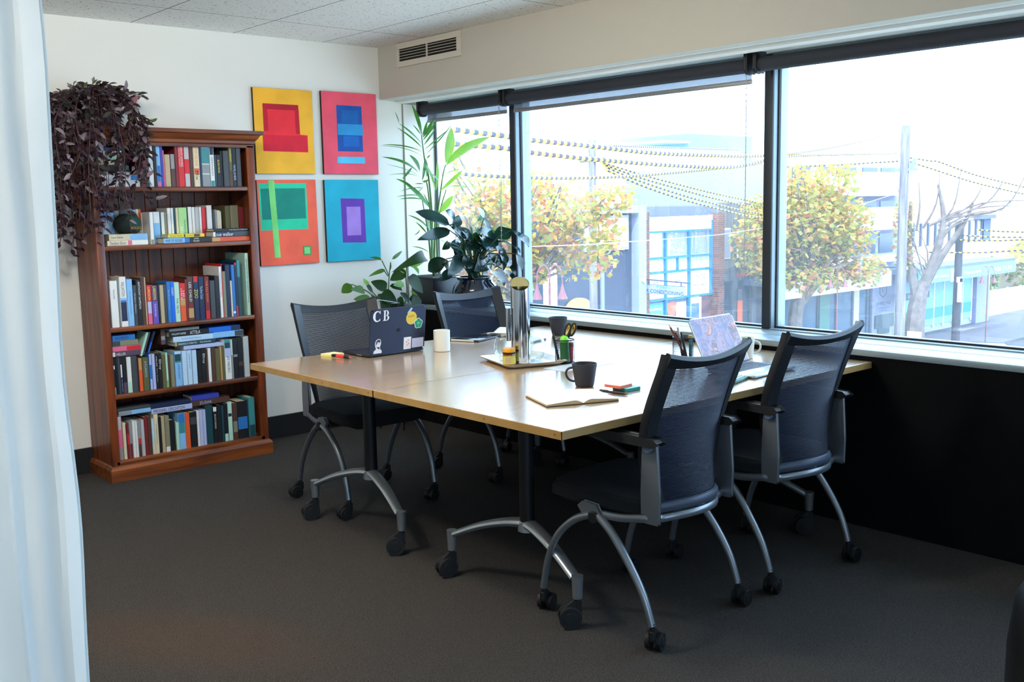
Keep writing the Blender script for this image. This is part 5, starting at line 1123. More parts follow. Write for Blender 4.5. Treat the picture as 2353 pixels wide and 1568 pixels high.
def tumbler(label, x, y):
    t = thing('stemless_glass', label, 'glass', (x, y, TT), 0, 'stemless glasses on the tray')
    prof = [(0, .001), (.022, 0), (.030, .006), (.041, .025), (.0455, .048), (.044, .072), (.037, .100), (.0364, .1008), (.0357, .100), (.0427, .072), (.0442, .048), (.0397, .026), (.028, .009), (0, .006)]
    MB().lathe(prof, n=40).build('glass_bowl', G2, t)
    return t
g = tumbler('clear stemless glass behind the honey jar, left of the steel jug', 2.868, 3.300)
g2 = copy_tree(g); g2.location = (2.965, 3.208, TT); g2['label'] = 'clear stemless glass half hidden at the right of the steel jug'
t = thing('honey_jar', 'small honey jar with an orange lid and yellow label on the tray', 'jar', (2.782, 3.172, TT+.0002), 0)
MB().lathe([(0, 0), (.022, 0), (.0255, .004), (.0262, .012), (.0262, .046), (.0245, .052), (.0225, .055), (.0225, .060)], n=32).build('jar_glass', mat('#6e4614', .12, coat=.6), t)
MB().lathe([(.0265, .010), (.0265, .044)], n=32).build('jar_label', mat('#c9b84a', .5), t)
q = MB(); q.lathe([(.0267, .012), (.0267, .042)], n=32); q.v = [v for v in q.v]; 
vs = [(.02672*cos(a), .02672*sin(a), z) for z in (.013, .041) for a in [math.radians(190+i*8) for i in range(8)]]
MB().add(vs, [(i, i+1, 9+i, 8+i) for i in range(7)], 0, True).build('label_panel', mat('#b39a6a', .5), t)
MB().lathe([(0, .076), (.0235, .076), (.0258, .073), (.0260, .060), (.0245, .0585), (0, .0585)], n=32).build('lid', mat('#e39a1e', .4), t)
q = MB()
for k in range(4): q.lathe([(.0265, .052+k*.0018), (.0268, .0525+k*.0018)], n=24)
q.build('thread_ring', mat('#4f300c', .4), t)

def wire_pot(name, label, x, y, r, h, rz=0, rows=13, cols=44):
    t = thing(name, label, 'pen pot', (x, y, TZ+.0008), rz)
    q = MB()
    for i in range(cols):
        a = 2*PI*i/cols; q.tube([(r*cos(a), r*sin(a), .002), (r*cos(a), r*sin(a), h-.004)], .00055, 3, caps=False)
    for k in range(1, rows): q.tube([(r*cos(2*PI*i/28), r*sin(2*PI*i/28), h*k/rows) for i in range(28)], .00055, 3, closed=True)
    q.build('wire_mesh', M_BLKM, t)
    MB().tube([(r*cos(2*PI*i/32), r*sin(2*PI*i/32), h-.002) for i in range(32)], .0026, 8, closed=True).build('rim', M_BLKM, t)
    MB().lathe([(0, 0), (r, 0), (r, .002), (0, .002)], n=32).build('pot_base', M_BLKM, t)
    return t
P1 = (3.025, 3.085)
wire_pot('pen_pot', 'black wire-mesh pen pot with scissors, right of the tray', P1[0], P1[1], .041, .100)
t = thing('scissors', 'yellow and black handled scissors standing in the wire pot by the tray', 'scissors', (P1[0], P1[1], TZ+.003), math.radians(-40))
q = MB(); q.prism([(-.012, .003), (.0, .09), (.006, .09), (-.006, .003)], -.001, .001, 'y'); q.build('blade', mat('#b8bcc0', .2, .9), t)
for s, cx in ((1, .036), (-1, .012)):
    q = MB(); ringpts = [(cx+.010*cos(a)+.022*sin(a)*.35, s*.006, .138+.026*sin(a)) for a in [2*PI*i/20 for i in range(20)]]
    q.tube(ringpts, .0052, 8, closed=True); q.tube([(.003, s*.002, .085), (cx-.012, s*.006, .116)], .005, 8); q.build('finger_loop', M_BLK, t)
    q = MB(); ringpts = [(cx+.0065*cos(a)+.018*sin(a)*.35, s*.006, .138+.021*sin(a)) for a in [2*PI*i/20 for i in range(20)]]
    q.tube(ringpts, .0038, 8, closed=True); q.build('grip_insert', mat('#d9b12e', .5), t)
def marker(name, label, x, y, pts, r, parts, cat='pen'):
    t = thing(name, label, cat, (x, y, TZ+.004)); a, b_ = Vector(pts[0]), Vector(pts[1])
    for nm, f0, f1, k, m_ in parts: MB().tube([a.lerp(b_, f0), a.lerp(b_, f1)], [r*k[0], r*k[1]], 12).build(nm, m_, t)
    return t
marker('marker', 'stubby green bottle with a round lime cap in the wire pot by the tray', P1[0], P1[1], ((-.006, -.008, 0), (-.008, -.006, .085)), .021, [('barrel', 0, 1, (1, 1), mat('#1f6b34', .4))], 'glue bottle')
o = [x for x in C.objects if x.name.startswith('marker')][-1]
MB().ball((-.008, -.006, .095), .0195, 0, 16).build('cap', mat('#7be03a', .4), o)
marker('marker', 'red marker leaning in the wire pot by the tray', P1[0], P1[1], ((.026, -.010, 0), (.022, -.018, .082)), .010, [('barrel', 0, .8, (1, 1), mat('#c02a2e', .4)), ('cap', .8, 1, (1.05, .9), mat('#8e1c22', .4))])
marker('marker', 'black pen leaning left in the wire pot by the tray', P1[0], P1[1], ((-.018, .018, 0), (-.042, .030, .128)), .0055, [('barrel', 0, .85, (1, 1), M_BLK), ('pen_tip', .85, 1, (1, .3), M_BLK)])
P2 = (3.425, 2.765)
wire_pot('pen_pot', 'black wire-mesh pen pot left of the small silver laptop', P2[0], P2[1], .044, .098)
marker('pencil', 'brown sharpened pencil leaning left in the pot by the silver laptop', P2[0], P2[1], ((.012, -.010, 0), (-.048, .040, .150)), .0042, [('barrel', 0, .9, (1, 1), mat('#6e2f22', .5)), ('lead_point', .9, 1, (1, .15), mat('#caa27a', .6))], 'pencil')
marker('pencil', 'dark red pencil crossing the brown one in the pot by the silver laptop', P2[0], P2[1], ((.020, .004, 0), (-.026, .030, .125)), .0042, [('barrel', 0, .9, (1, 1), mat('#8a2b2e', .5)), ('lead_point', .9, 1, (1, .15), mat('#caa27a', .6))], 'pencil')
marker('marker', 'black and silver pen in the pot by the silver laptop', P2[0], P2[1], ((.01, .01, 0), (-.014, .018, .136)), .0052, [('barrel', 0, .6, (1, 1), M_BLK), ('clip_end', .6, 1, (1, .9), mat('#c9ccd0', .2, .8))])
marker('marker', 'stubby black pen in the pot by the silver laptop', P2[0], P2[1], ((.0, -.02, 0), (-.022, -.006, .118)), .006, [('barrel', 0, 1, (1, .9), mat('#22242a', .4))])
marker('eraser', 'mustard eraser end showing over the rim of the pot by the silver laptop', P2[0], P2[1], ((.024, -.022, 0), (.022, -.022, .100)), .009, [('stick', 0, .9, (.8, .8), mat('#2f7c86', .5)), ('rubber', .9, 1, (1, 1), mat('#b9962c', .6))], 'eraser')

# paper sheet, open notebook, pads, pen
tag(MB().box(2.852, 2.908, TZ+.0004, 3.149, 3.0385, TZ+.0012).build('paper_sheet', mat('#dfe6ee', .25), None), 'single white sheet of paper between the tray and the black mug', 'paper')
def notebook():
    t = thing('open_notebook', 'small open notebook with blank cream pages by the table edge', 'notebook', (2.4635, 2.481, TZ+.0005), -.383)
    W, H = .132, .203
    MB().rbox(-W-.002, -H/2-.002, 0, W+.002, H/2+.002, .0022, .001).build('cover', mat('#3c332c', .6), t)
    for s in (-1, 1):
        n = 22; prof = []
        for i in range(n+1):
            u = i/n; z = .0035+.0125*(sin(min(1, u/.28)*PI/2)**.8)*(1-.62*max(0, u-.2)/.8)
            prof.append((s*(.0005+u*W), z if i else .004))
        q = MB(); vs = []
        for j in (0, 1):
            y = -H/2+j*H
            for x, z in prof: vs += [(x, y, z), (x, y, .0024)]
        k = (n+1)*2
        for i in range(n):
            a = i*2
            q_ = [(a, a+2, k+a+2, k+a)]
            q.add(vs, q_, 0, True) if False else None
        fs = []; mi = []
        for i in range(n): a = i*2; fs.append((a, a+2, k+a+2, k+a))
        q.add(vs, fs, 0, True)
        fs = []
        for i in range(n): a = i*2; fs += [(a, a+1, a+3, a+2), (k+a, k+a+2, k+a+3, k+a+1)]
        a = n*2; fs.append((a, a+1, k+a+1, k+a)); q.add(vs, fs, 1)
        q.build('page_block', [M_PAPER, mat('#c9b892', .8)], t)
notebook()
t = thing('sticky_note_pad', 'orange-pink sticky note pad stacked on the teal pad', 'sticky notes', (2.700, 2.478, TZ+.0130), .10)
MB().box(-.036, -.036, 0, .036, .036, .010).build('note_block', mat('#e8704e', .6), t, bevel=.0006)
MB().box(-.036, -.036, .010, .036, .036, .0104).build('top_sheet', mat('#f0c4bc', .6), t)
t = thing('sticky_note_pad', 'teal sticky note pad under the orange one beside the notebook', 'sticky notes', (2.722, 2.458, TZ+.0006), -.02)
MB().box(-.036, -.036, 0, .036, .036, .012).build('note_block', mat('#1f8a8a', .6), t, bevel=.0006)
MB().box(-.036, -.036, .012, .036, .036, .0122).build('top_sheet', mat('#8ed8d4', .6), t)
t = thing('pen', 'slim black pen lying between the notebook and the sticky pads', 'pen', (2.632, 2.440, TZ+.0055), math.radians(-80))
MB().tube([(-.058, 0, 0), (.05, 0, 0)], .0045, 12).build('barrel', M_BLK, t); MB().tube([(.05, 0, 0), (.062, 0, 0)], [.0045, .001], 12).build('pen_tip', mat('#8e7a52', .3, .8), t)
MB().box(-.058, -.001, .0045, -.02, .001, .0062).build('clip', mat('#3a3c44', .3, .6), t)
def calculator():
    t = thing('calculator', 'small green pocket calculator with pale keys at the table edge', 'calculator', (3.125, 2.292, TZ+.0005), math.radians(14))
    MB().rbox(-.070, -.042, 0, .070, .042, .012, .005).build('body', mat('#1f6a58', .4), t)
    q = MB()
    for i in range(6):
        for j in range(4): q.rbox(-.030+i*.0158, -.034+j*.0175, .0115, -.030+i*.0158+.0118, -.034+j*.0175+.0128, .0145, .0015)
    q.build('keys', mat('#c3e4d8', .5), t)
    MB().box(-.062, -.034, .012, -.038, .034, .0126).build('display', mat('#8fa08a', .2), t)
calculator()

# bowler-shaped cap on the shelf, plant string etc. are with their owners
t = thing('cap', 'dark green cap with orange stitching resting on the second shelf', 'cap', (2.035, 5.335, 1.2850), 0)
MB().ball((0, 0, .050), .062, 0, 20, sx=1.05, sy=.62, sz=.86).build('crown', mat('#0d1a16', .85), t)
q = MB(); q.ball((.036, -.018, .046), .044, 0, 18, sx=.92, sy=.62, sz=1.1); q.build('front_panel', mat('#174538', .8), t)
text_part('BOULE', frame_M((.010, -.0462, .022), (1, 0, 0), (0, 0, 1)), .052, .014, mat('#d8843c', .6), t, 'stitching')

# black leather tub chair, only its rounded back edge reaches the frame
def tub():
    t = thing('tub_chair', 'black leather tub chair whose rounded back just enters the lower right corner', 'armchair', (2.36, .585, 0), .9)
    lea = mat('#0a0a0b', .38, key='black_leather', bump=.15, scale=60)
    q = MB(); n = 40; prof = [(.30, .06), (.325, .10), (.332, .25), (.330, .42), (.318, .52), (.29, .575), (.262, .590), (.235, .575), (.222, .53), (.22, .40), (.22, .26)]
    vs = []; a0, a1 = math.radians(-50), math.radians(230)
    for i in range(n+1):
        a = a0+(a1-a0)*i/n; k = 1-.22*(abs(i/n-.5)*2)**3
        for r, z in prof: vs.append((r*cos(a), r*sin(a), z*k if z > .3 else z))
    m_ = len(prof); fs = [(i*m_+j, (i+1)*m_+j, (i+1)*m_+j+1, i*m_+j+1) for i in range(n) for j in range(m_-1)]
    fs += [tuple(range(m_)), tuple(n*m_+j for j in range(m_-1, -1, -1))]
    q.add(vs, fs, 0, True); q.build('shell', lea, t)
    MB().lathe([(0, .06), (.21, .06), (.215, .10), (.215, .36), (.20, .40), (0, .41)], n=36).build('seat_cushion', lea, t)
    q = MB(); q.tube([(.331*cos(a), .331*sin(a), .30) for a in [a0+(a1-a0)*i/40 for i in range(41)]], .0025, 6); q.build('piping', lea, t)
    for k in range(4):
        a = PI/4+k*PI/2; MB().tube([(.2*cos(a), .2*sin(a), .061), (.21*cos(a), .21*sin(a), 0)], [.02, .014], 12).build('leg', M_BLK, t)
tub()
PALM_TOP = [((3.926, 5.27, 1.839), (3.872, 5.295, 2.034), 0.038, 0.03, 0), ((3.919, 5.27, 1.843), (3.893, 5.318, 1.91), 0.013, 0.02, 0), ((3.928, 5.27, 1.836), (4.017, 5.329, 1.938), 0.018, 0.03, 0), ((3.93, 5.27, 1.825), (4.087, 5.358, 1.95), 0.023, 0.03, 0), ((3.931, 5.27, 1.807), (4.089, 5.318, 1.947), 0.017, 0.04, 0), ((3.937, 5.27, 1.778), (4.096, 5.354, 1.89), 0.014, 0.03, 0), ((3.926, 5.27, 1.785), (3.684, 5.176, 1.9), 0.02, 0.03, 0), ((3.755, 5.27, 1.906), (3.718, 5.263, 1.98), 0.01, 0.03, 0), ((3.929, 5.27, 1.76), (3.797, 5.359, 1.892), 0.017, 0.04, 0), ((3.933, 5.27, 1.734), (3.635, 5.3, 1.776), 0.01, 0.1, 0), ((3.936, 5.27, 1.705), (3.656, 5.35, 1.772), 0.005, 0.12, 0), ((3.938, 5.27, 1.749), (4.074, 5.193, 1.875), 0.008, 0.06, 0), ((3.946, 5.27, 1.716), (4.165, 5.258, 1.923), 0.008, 0.1, 0), ((3.959, 5.27, 1.698), (3.949, 5.219, 1.717), 0.01, 0.02, 0), ((3.896, 5.27, 1.603), (3.617, 5.279, 1.702), 0.022, 0.12, 0), ((3.901, 5.27, 1.614), (3.834, 5.285, 1.719), 0.039, 0.1, 0), ((3.904, 5.27, 1.584), (3.577, 5.173, 1.652), 0.005, 0.05, 0), ((3.908, 5.27, 1.573), (3.615, 5.213, 1.589), 0.005, 0.12, 0), ((3.843, 5.27, 1.642), (3.732, 5.226, 1.565), 0.016, 0.03, 0), ((3.868, 5.27, 1.49), (3.771, 5.353, 1.572), 0.024, 0.08, 0), ((4.111, 5.27, 1.667), (4.149, 5.25, 1.899), 0.082, 0.02, 1), ((4.11, 5.27, 1.652), (4.165, 4.883, 1.815), 0.082, 0.06, 1), ((4.059, 5.27, 1.492), (4.165, 5.156, 1.626), 0.024, 0.04, 1), ((4.165, 5.247, 1.603), (4.165, 5.044, 1.486), 0.018, 0.1, 1), ((4.112, 5.27, 1.514), (4.165, 5.102, 1.504), 0.042, 0.05, 1), ((4.021, 5.27, 1.492), (3.894, 5.198, 1.658), 0.038, 0.03, 1), ((4.026, 5.27, 1.492), (4.061, 5.293, 1.69), 0.027, 0.02, 1), ((4.056, 5.27, 1.544), (3.927, 5.195, 1.6), 0.019, 0.05, 0), ((4.075, 5.27, 1.536), (3.975, 5.17, 1.658), 0.015, 0.05, 1), ((4.102, 5.27, 1.633), (4.108, 5.344, 1.67), 0.013, 0.08, 1), ((4.091, 5.27, 1.596), (4.165, 5.156, 1.626), 0.008, 0.08, 1), ((4.165, 5.213, 1.695), (4.165, 5.162, 1.63), 0.007, 0.1, 1), ((3.925, 5.27, 1.522), (3.929, 5.366, 1.473), 0.006, 0.05, 0), ((3.934, 5.27, 1.515), (3.795, 5.344, 1.492), 0.006, 0.1, 0), ((3.926, 5.27, 1.544), (3.95, 5.228, 1.565), 0.013, 0.04, 0), ((3.917, 5.27, 1.555), (4.015, 5.362, 1.711), 0.023, 0.03, 0), ((3.955, 5.27, 1.577), (3.956, 5.278, 1.698), 0.023, 0.03, 0), ((3.93, 5.27, 1.537), (3.887, 5.306, 1.538), 0.009, 0.03, 0), ((3.933, 5.27, 1.5), (3.754, 5.211, 1.507), 0.005, 0.1, 0)]
PALM_LOW = [((3.994, 5.3, 1.383), (3.813, 5.32, 1.546), 0.045, 0.05, 0), ((3.988, 5.3, 1.234), (3.842, 5.339, 1.343), 0.018, 0.14, 0), ((3.969, 5.3, 1.215), (3.909, 5.347, 1.299), 0.018, 0.04, 0), ((3.911, 5.3, 1.253), (3.916, 5.371, 1.212), 0.011, 0.1, 0), ((3.983, 5.3, 1.094), (3.869, 5.338, 1.141), 0.01, 0.12, 0), ((4.065, 5.3, 1.348), (4.165, 5.268, 1.462), 0.045, 0.02, 1), ((3.936, 5.3, 1.45), (3.676, 5.225, 1.456), 0.008, 0.12, 0), ((3.942, 5.3, 1.436), (3.751, 5.294, 1.443), 0.01, 0.1, 0), ((4.065, 5.3, 1.178), (4.165, 5.367, 1.129), 0.02, 0.1, 1), ((3.997, 5.3, 1.388), (3.961, 5.324, 1.484), 0.012, 0.0, 0), ((3.961, 5.3, 1.307), (4.048, 5.364, 1.217), 0.098, -0.02, 0)]
PALM_STEMS = [[(3.999, 5.3, 1.035), (4.008, 5.3, 1.209), (4.009, 5.3, 1.378), (3.991, 5.3, 1.589), (3.967, 5.3, 1.681), (3.954, 5.3, 1.773), (3.946, 5.3, 1.845)], [(4.042, 5.3, 1.037), (4.046, 5.3, 1.232), (4.06, 5.3, 1.362), (4.087, 5.3, 1.492), (4.11, 5.3, 1.597), (4.134, 5.3, 1.661)], [(4.017, 5.3, 1.034), (4.032, 5.3, 1.257), (4.039, 5.3, 1.377), (4.044, 5.3, 1.49), (4.042, 5.3, 1.552)], [(3.993, 5.3, 1.035), (3.98, 5.3, 1.186), (3.966, 5.3, 1.278), (3.936, 5.3, 1.436)], [(4.048, 5.3, 1.032), (4.046, 5.3, 1.159), (4.071, 5.3, 1.343), (4.133, 5.3, 1.502)], [(4.005, 5.3, 1.034), (4.002, 5.3, 1.277), (3.994, 5.3, 1.402), (3.976, 5.3, 1.545), (3.944, 5.3, 1.552)]]
LILY_LEAVES = [((3.978, 4.9, 1.122), (4.069, 4.934, 1.21), 0.122, 0.05, 1), ((4.097, 4.9, 1.07), (4.165, 4.903, 0.981), 0.123, 0.05, 0), ((3.889, 4.9, 1.126), (3.999, 4.983, 1.002), 0.121, 0.05, 0), ((4.018, 4.9, 1.083), (4.104, 5.024, 0.971), 0.123, 0.05, 0), ((4.13, 4.9, 1.162), (4.165, 4.799, 1.092), 0.117, 0.05, 1), ((3.832, 4.9, 1.151), (4.03, 5.018, 1.093), 0.108, 0.08, 1), ((4.071, 4.9, 1.211), (4.018, 4.768, 1.123), 0.11, 0.05, 1), ((4.165, 4.834, 1.091), (4.165, 4.874, 0.996), 0.097, 0.05, 0), ((3.77, 4.9, 1.049), (3.934, 5.024, 0.957), 0.094, 0.05, 0), ((3.939, 4.9, 1.215), (4.067, 4.942, 1.14), 0.096, 0.05, 1), ((3.836, 4.9, 1.282), (3.666, 5.012, 1.365), 0.098, 0.03, 1), ((3.859, 4.9, 1.264), (3.726, 4.792, 1.371), 0.105, 0.1, 1), ((3.87, 4.9, 1.268), (3.907, 4.891, 1.339), 0.07, 0.08, 1), ((3.841, 4.9, 1.246), (3.539, 4.829, 1.199), 0.073, 0.05, 0), ((3.836, 4.9, 1.282), (4.007, 4.912, 1.174), 0.073, 0.03, 1), ((4.009, 4.9, 1.181), (3.934, 4.921, 1.264), 0.077, 0.04, 1), ((4.021, 4.9, 1.166), (3.867, 4.764, 1.304), 0.046, 0.02, 2), ((4.069, 4.9, 1.169), (3.971, 4.821, 1.265), 0.071, 0.02, 2), ((4.081, 4.9, 1.164), (3.96, 4.838, 1.215), 0.078, 0.03, 2), ((4.151, 4.9, 1.231), (4.165, 4.979, 1.33), 0.06, 0.03, 1), ((4.156, 4.9, 1.208), (4.165, 4.801, 1.232), 0.072, 0.03, 2), ((4.165, 4.86, 1.185), (4.165, 4.696, 1.244), 0.098, 0.03, 1), ((4.165, 4.71, 1.237), (4.165, 4.548, 1.138), 0.106, 0.06, 1), ((4.165, 4.867, 1.189), (3.979, 4.799, 1.247), 0.085, 0.04, 1), ((4.165, 4.899, 1.113), (4.116, 4.933, 1.178), 0.079, 0.04, 1), ((4.165, 4.854, 1.161), (4.165, 4.624, 1.105), 0.081, 0.1, 1), ((4.165, 4.84, 1.147), (4.155, 4.76, 1.019), 0.075, 0.05, 1), ((4.165, 4.658, 1.096), (4.165, 4.617, 0.991), 0.076, 0.04, 0), ((4.165, 4.871, 1.067), (4.165, 4.669, 0.959), 0.091, 0.1, 0), ((4.129, 4.9, 1.115), (4.132, 4.82, 1.016), 0.088, 0.05, 1), ((4.068, 4.9, 1.118), (3.973, 5.035, 1.143), 0.104, 0.08, 1), ((3.86, 4.9, 1.141), (3.95, 5.004, 0.999), 0.102, 0.03, 0), ((3.964, 4.9, 1.085), (3.919, 4.841, 0.984), 0.103, 0.05, 0), ((3.806, 4.9, 1.075), (3.761, 5.029, 1.002), 0.092, 0.12, 0), ((3.856, 4.9, 1.004), (3.746, 4.911, 0.944), 0.06, 0.06, 0), ((4.162, 4.9, 0.981), (4.165, 4.776, 0.897), 0.114, 0.06, 0), ((4.003, 4.9, 0.995), (3.952, 4.817, 0.939), 0.046, 0.02, 0), ((3.832, 4.9, 1.174), (3.869, 5.023, 1.126), 0.051, 0.05, 0), ((4.165, 4.801, 0.999), (4.165, 4.684, 0.922), 0.053, 0.05, 0), ((3.949, 4.9, 1.169), (3.991, 5.031, 1.071), 0.115, 0.05, 0), ((4.038, 4.9, 1.119), (4.165, 4.977, 0.993), 0.116, 0.05, 0), ((3.98, 4.9, 1.191), (4.082, 4.844, 1.118), 0.122, 0.05, 0), ((4.123, 4.9, 1.339), (4.022, 4.861, 1.298), 0.027, 0.05, 2), ((4.127, 4.9, 1.045), (3.945, 4.806, 0.997), 0.098, 0.05, 0), ((3.917, 4.9, 1.088), (3.736, 4.801, 0.974), 0.096, 0.05, 0), ((4.165, 4.798, 1.116), (4.157, 4.778, 0.986), 0.078, 0.04, 0), ((4.165, 4.852, 1.208), (4.071, 4.844, 1.137), 0.098, 0.05, 1), ((4.121, 4.9, 1.256), (4.165, 4.868, 1.161), 0.085, 0.03, 1)]
LILY_SPATHE = ((4.072, 4.85, 1.317), (4.016, 4.85, 1.389))
POTHOS_LEAVES = [((3.877, 5.22, 1.069), (3.552, 5.12, 1.0), 0.079, 0.3, 0), ((3.755, 5.22, 1.03), (3.907, 5.237, 1.061), 0.055, 0.0, 2), ((3.576, 5.22, 1.012), (3.473, 5.254, 0.974), 0.027, 0.15, 1), ((3.553, 5.22, 1.074), (3.494, 5.261, 1.09), 0.022, 0.1, 1), ((3.63, 5.22, 1.073), (3.753, 5.282, 1.119), 0.022, 0.05, 1), ((3.441, 5.22, 0.924), (3.437, 5.254, 0.967), 0.041, 0.0, 2), ((3.328, 5.22, 0.938), (3.293, 5.279, 0.885), 0.067, 0.05, 1), ((3.419, 5.22, 0.893), (3.278, 5.154, 0.912), 0.057, 0.05, 1), ((3.468, 5.22, 0.831), (3.334, 5.215, 0.847), 0.068, 0.0, 1), ((3.581, 5.22, 0.888), (3.508, 5.282, 0.941), 0.097, 0.05, 0), ((3.727, 5.22, 0.986), (3.692, 5.241, 1.012), 0.04, 0.0, 2), ((3.728, 5.22, 0.998), (3.647, 5.276, 0.938), 0.076, 0.1, 0), ((3.792, 5.22, 1.022), (3.791, 5.166, 0.973), 0.04, 0.05, 2), ((3.745, 5.22, 0.955), (3.857, 5.216, 0.847), 0.113, 0.05, 0), ((3.71, 5.22, 0.918), (3.608, 5.185, 0.914), 0.051, 0.0, 2), ((3.763, 5.22, 0.866), (3.837, 5.226, 0.807), 0.023, 0.05, 2), ((3.604, 5.22, 0.91), (3.708, 5.23, 0.869), 0.041, 0.15, 0), ((3.689, 5.22, 0.865), (3.7, 5.152, 0.793), 0.054, 0.05, 0), ((3.537, 5.22, 0.861), (3.629, 5.18, 0.809), 0.107, 0.05, 0), ((3.516, 5.22, 0.866), (3.555, 5.189, 0.778), 0.075, 0.05, 0), ((3.75, 5.22, 0.818), (3.866, 5.278, 0.747), 0.077, 0.05, 0), ((3.434, 5.22, 0.919), (3.506, 5.257, 0.873), 0.046, 0.05, 0), ((3.6, 5.22, 0.994), (3.584, 5.172, 1.056), 0.032, 0.05, 1), ((3.755, 5.22, 1.036), (3.844, 5.262, 1.003), 0.037, 0.05, 2), ((3.549, 5.22, 0.818), (3.566, 5.169, 0.761), 0.093, 0.0, 0), ((3.658, 5.22, 0.825), (3.722, 5.236, 0.749), 0.087, 0.0, 0), ((3.826, 5.22, 0.828), (3.729, 5.168, 0.762), 0.074, 0.0, 0)]
POTHOS_STEMS = [[(3.608, 5.24, 0.783), (3.609, 5.24, 0.888), (3.621, 5.24, 0.992), (3.633, 5.24, 1.054)], [(3.718, 5.24, 0.774), (3.748, 5.24, 0.863), (3.744, 5.24, 0.954), (3.755, 5.24, 1.036)], [(3.62, 5.24, 0.962), (3.603, 5.24, 0.999), (3.567, 5.24, 1.069)], [(3.609, 5.24, 0.969), (3.582, 5.24, 1.006)], [(3.552, 5.24, 0.817), (3.461, 5.24, 0.913), (3.447, 5.24, 0.926)], [(3.528, 5.24, 0.834), (3.432, 5.24, 0.897), (3.344, 5.24, 0.936)], [(3.598, 5.24, 0.798), (3.514, 5.24, 0.835), (3.479, 5.24, 0.858)]]
STRING = [(3.354, 5.0, 0.855), (3.365, 5.0, 0.82), (3.373, 5.0, 0.785)]
# ------------------------------------------------------------------ plants
L_PALM = leaf_mat('palm_leaf', '#2c6a2e', '#3f8436', '#6fae3c', .35)
L_PALM2 = leaf_mat('young_palm_leaf', '#5a9a3a', '#86b84a', '#a9d84a', .45)
L_LILY = leaf_mat('dark_lily_leaf', '#0c211c', '#17342c', '#2f5a34', .12, .25)
L_LILY2 = leaf_mat('glossy_lily_leaf', '#1e3a3c', '#2d5352', '#2f5a34', .12, .18)
L_LILY3 = leaf_mat('fresh_lily_leaf', '#2a5c34', '#3a7440', '#5a9a3c', .3, .3)
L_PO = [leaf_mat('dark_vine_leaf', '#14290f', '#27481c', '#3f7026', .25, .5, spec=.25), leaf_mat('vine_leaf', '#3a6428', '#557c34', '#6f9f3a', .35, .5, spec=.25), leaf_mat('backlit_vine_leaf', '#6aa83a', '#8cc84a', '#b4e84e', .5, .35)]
L_STEM = mat('#4f7a3a', .5, key='green_stem')
M_SOIL = mat('#1d1611', .95, key='potting_soil', var=.4, scale=80, bump=.8)
LEDGE = .7665
def foliage(t, name, items, mats, seg=8, shape=.85, wave=0.0, fold=.22):
    q = MB()
    for b, e, w, dr, mi in items: q.leaf(b, e, w, (0.15, -.9, .45), dr, fold, mi, seg, shape, wave)
    return lo(q, name, mats, t)
t = thing('potted_palm', 'tall potted palm with feathery green fronds on the sill in the window corner', 'plant', (4.03, 5.33, LEDGE))
MB().rbox(-.095, -.12, 0, .13, .12, .175, .008).build('plant_pot', mat('#0f1013', .35, key='black_planter'), t)
MB().tube([(-.097, -.122, .17), (.132, -.122, .17), (.132, .122, .17), (-.097, .122, .17)], .007, 8, closed=True).build('pot_rim', MC['black_planter'], t)
MB().box(-.09, -.115, .174, .125, .115, .178).build('soil', M_SOIL, t)
q = MB()
for s in PALM_STEMS:
    p = catmull([(4.03, 5.32, LEDGE+.17)]+s, 4); q.tube(p, [.009-.006*i/(len(p)-1) for i in range(len(p))], 7)
lo(q, 'stem', L_STEM, t)
foliage(t, 'upper_fronds', PALM_TOP, [L_PALM, L_PALM2], 10, 1.0)
foliage(t, 'lower_fronds', PALM_LOW, [L_PALM, L_PALM2], 10, 1.0)

t = thing('potted_peace_lily', 'bushy dark-leaved peace lily in a glossy blue-black pot on the window sill', 'plant', (4.045, 4.92, LEDGE))
prof = [(0, 0), (.085, 0), (.10, .006), (.135, .05), (.145, .09), (.135, .13), (.112, .155), (.108, .17), (.118, .182), (.120, .187), (.110, .187), (.102, .172), (0, .165)]
MB().lathe(prof, n=48).build('plant_pot', mat('#141c2c', .12, coat=.8, key='blue_black_glaze'), t)
MB().lathe([(0, .17), (.10, .17)], n=32).build('soil', M_SOIL, t)
q = MB()
for b, e, w, dr, mi in LILY_LEAVES:
    p = catmull([(4.04+rnd.uniform(-.04, .04), 4.92+rnd.uniform(-.04, .04), LEDGE+.165), ((4.045+b[0])/2, (4.92+b[1])/2, max(b[2], LEDGE+.2)*.55+.45*(LEDGE+.3)), b], 4); q.tube(p, .0035, 6)
lo(q, 'stem', mat('#2c4a34', .5), t)
foliage(t, 'leaves', LILY_LEAVES, [L_LILY, L_LILY2, L_LILY3], 10, .80, .05, .28)
q = MB(); q.leaf(LILY_SPATHE[0], LILY_SPATHE[1], .035, (0, -1, 0), .1); lo(q, 'flower', leaf_mat('white_spathe', '#dfe8dc', '#f4f6ee', '#f4f8e8', .3), t)

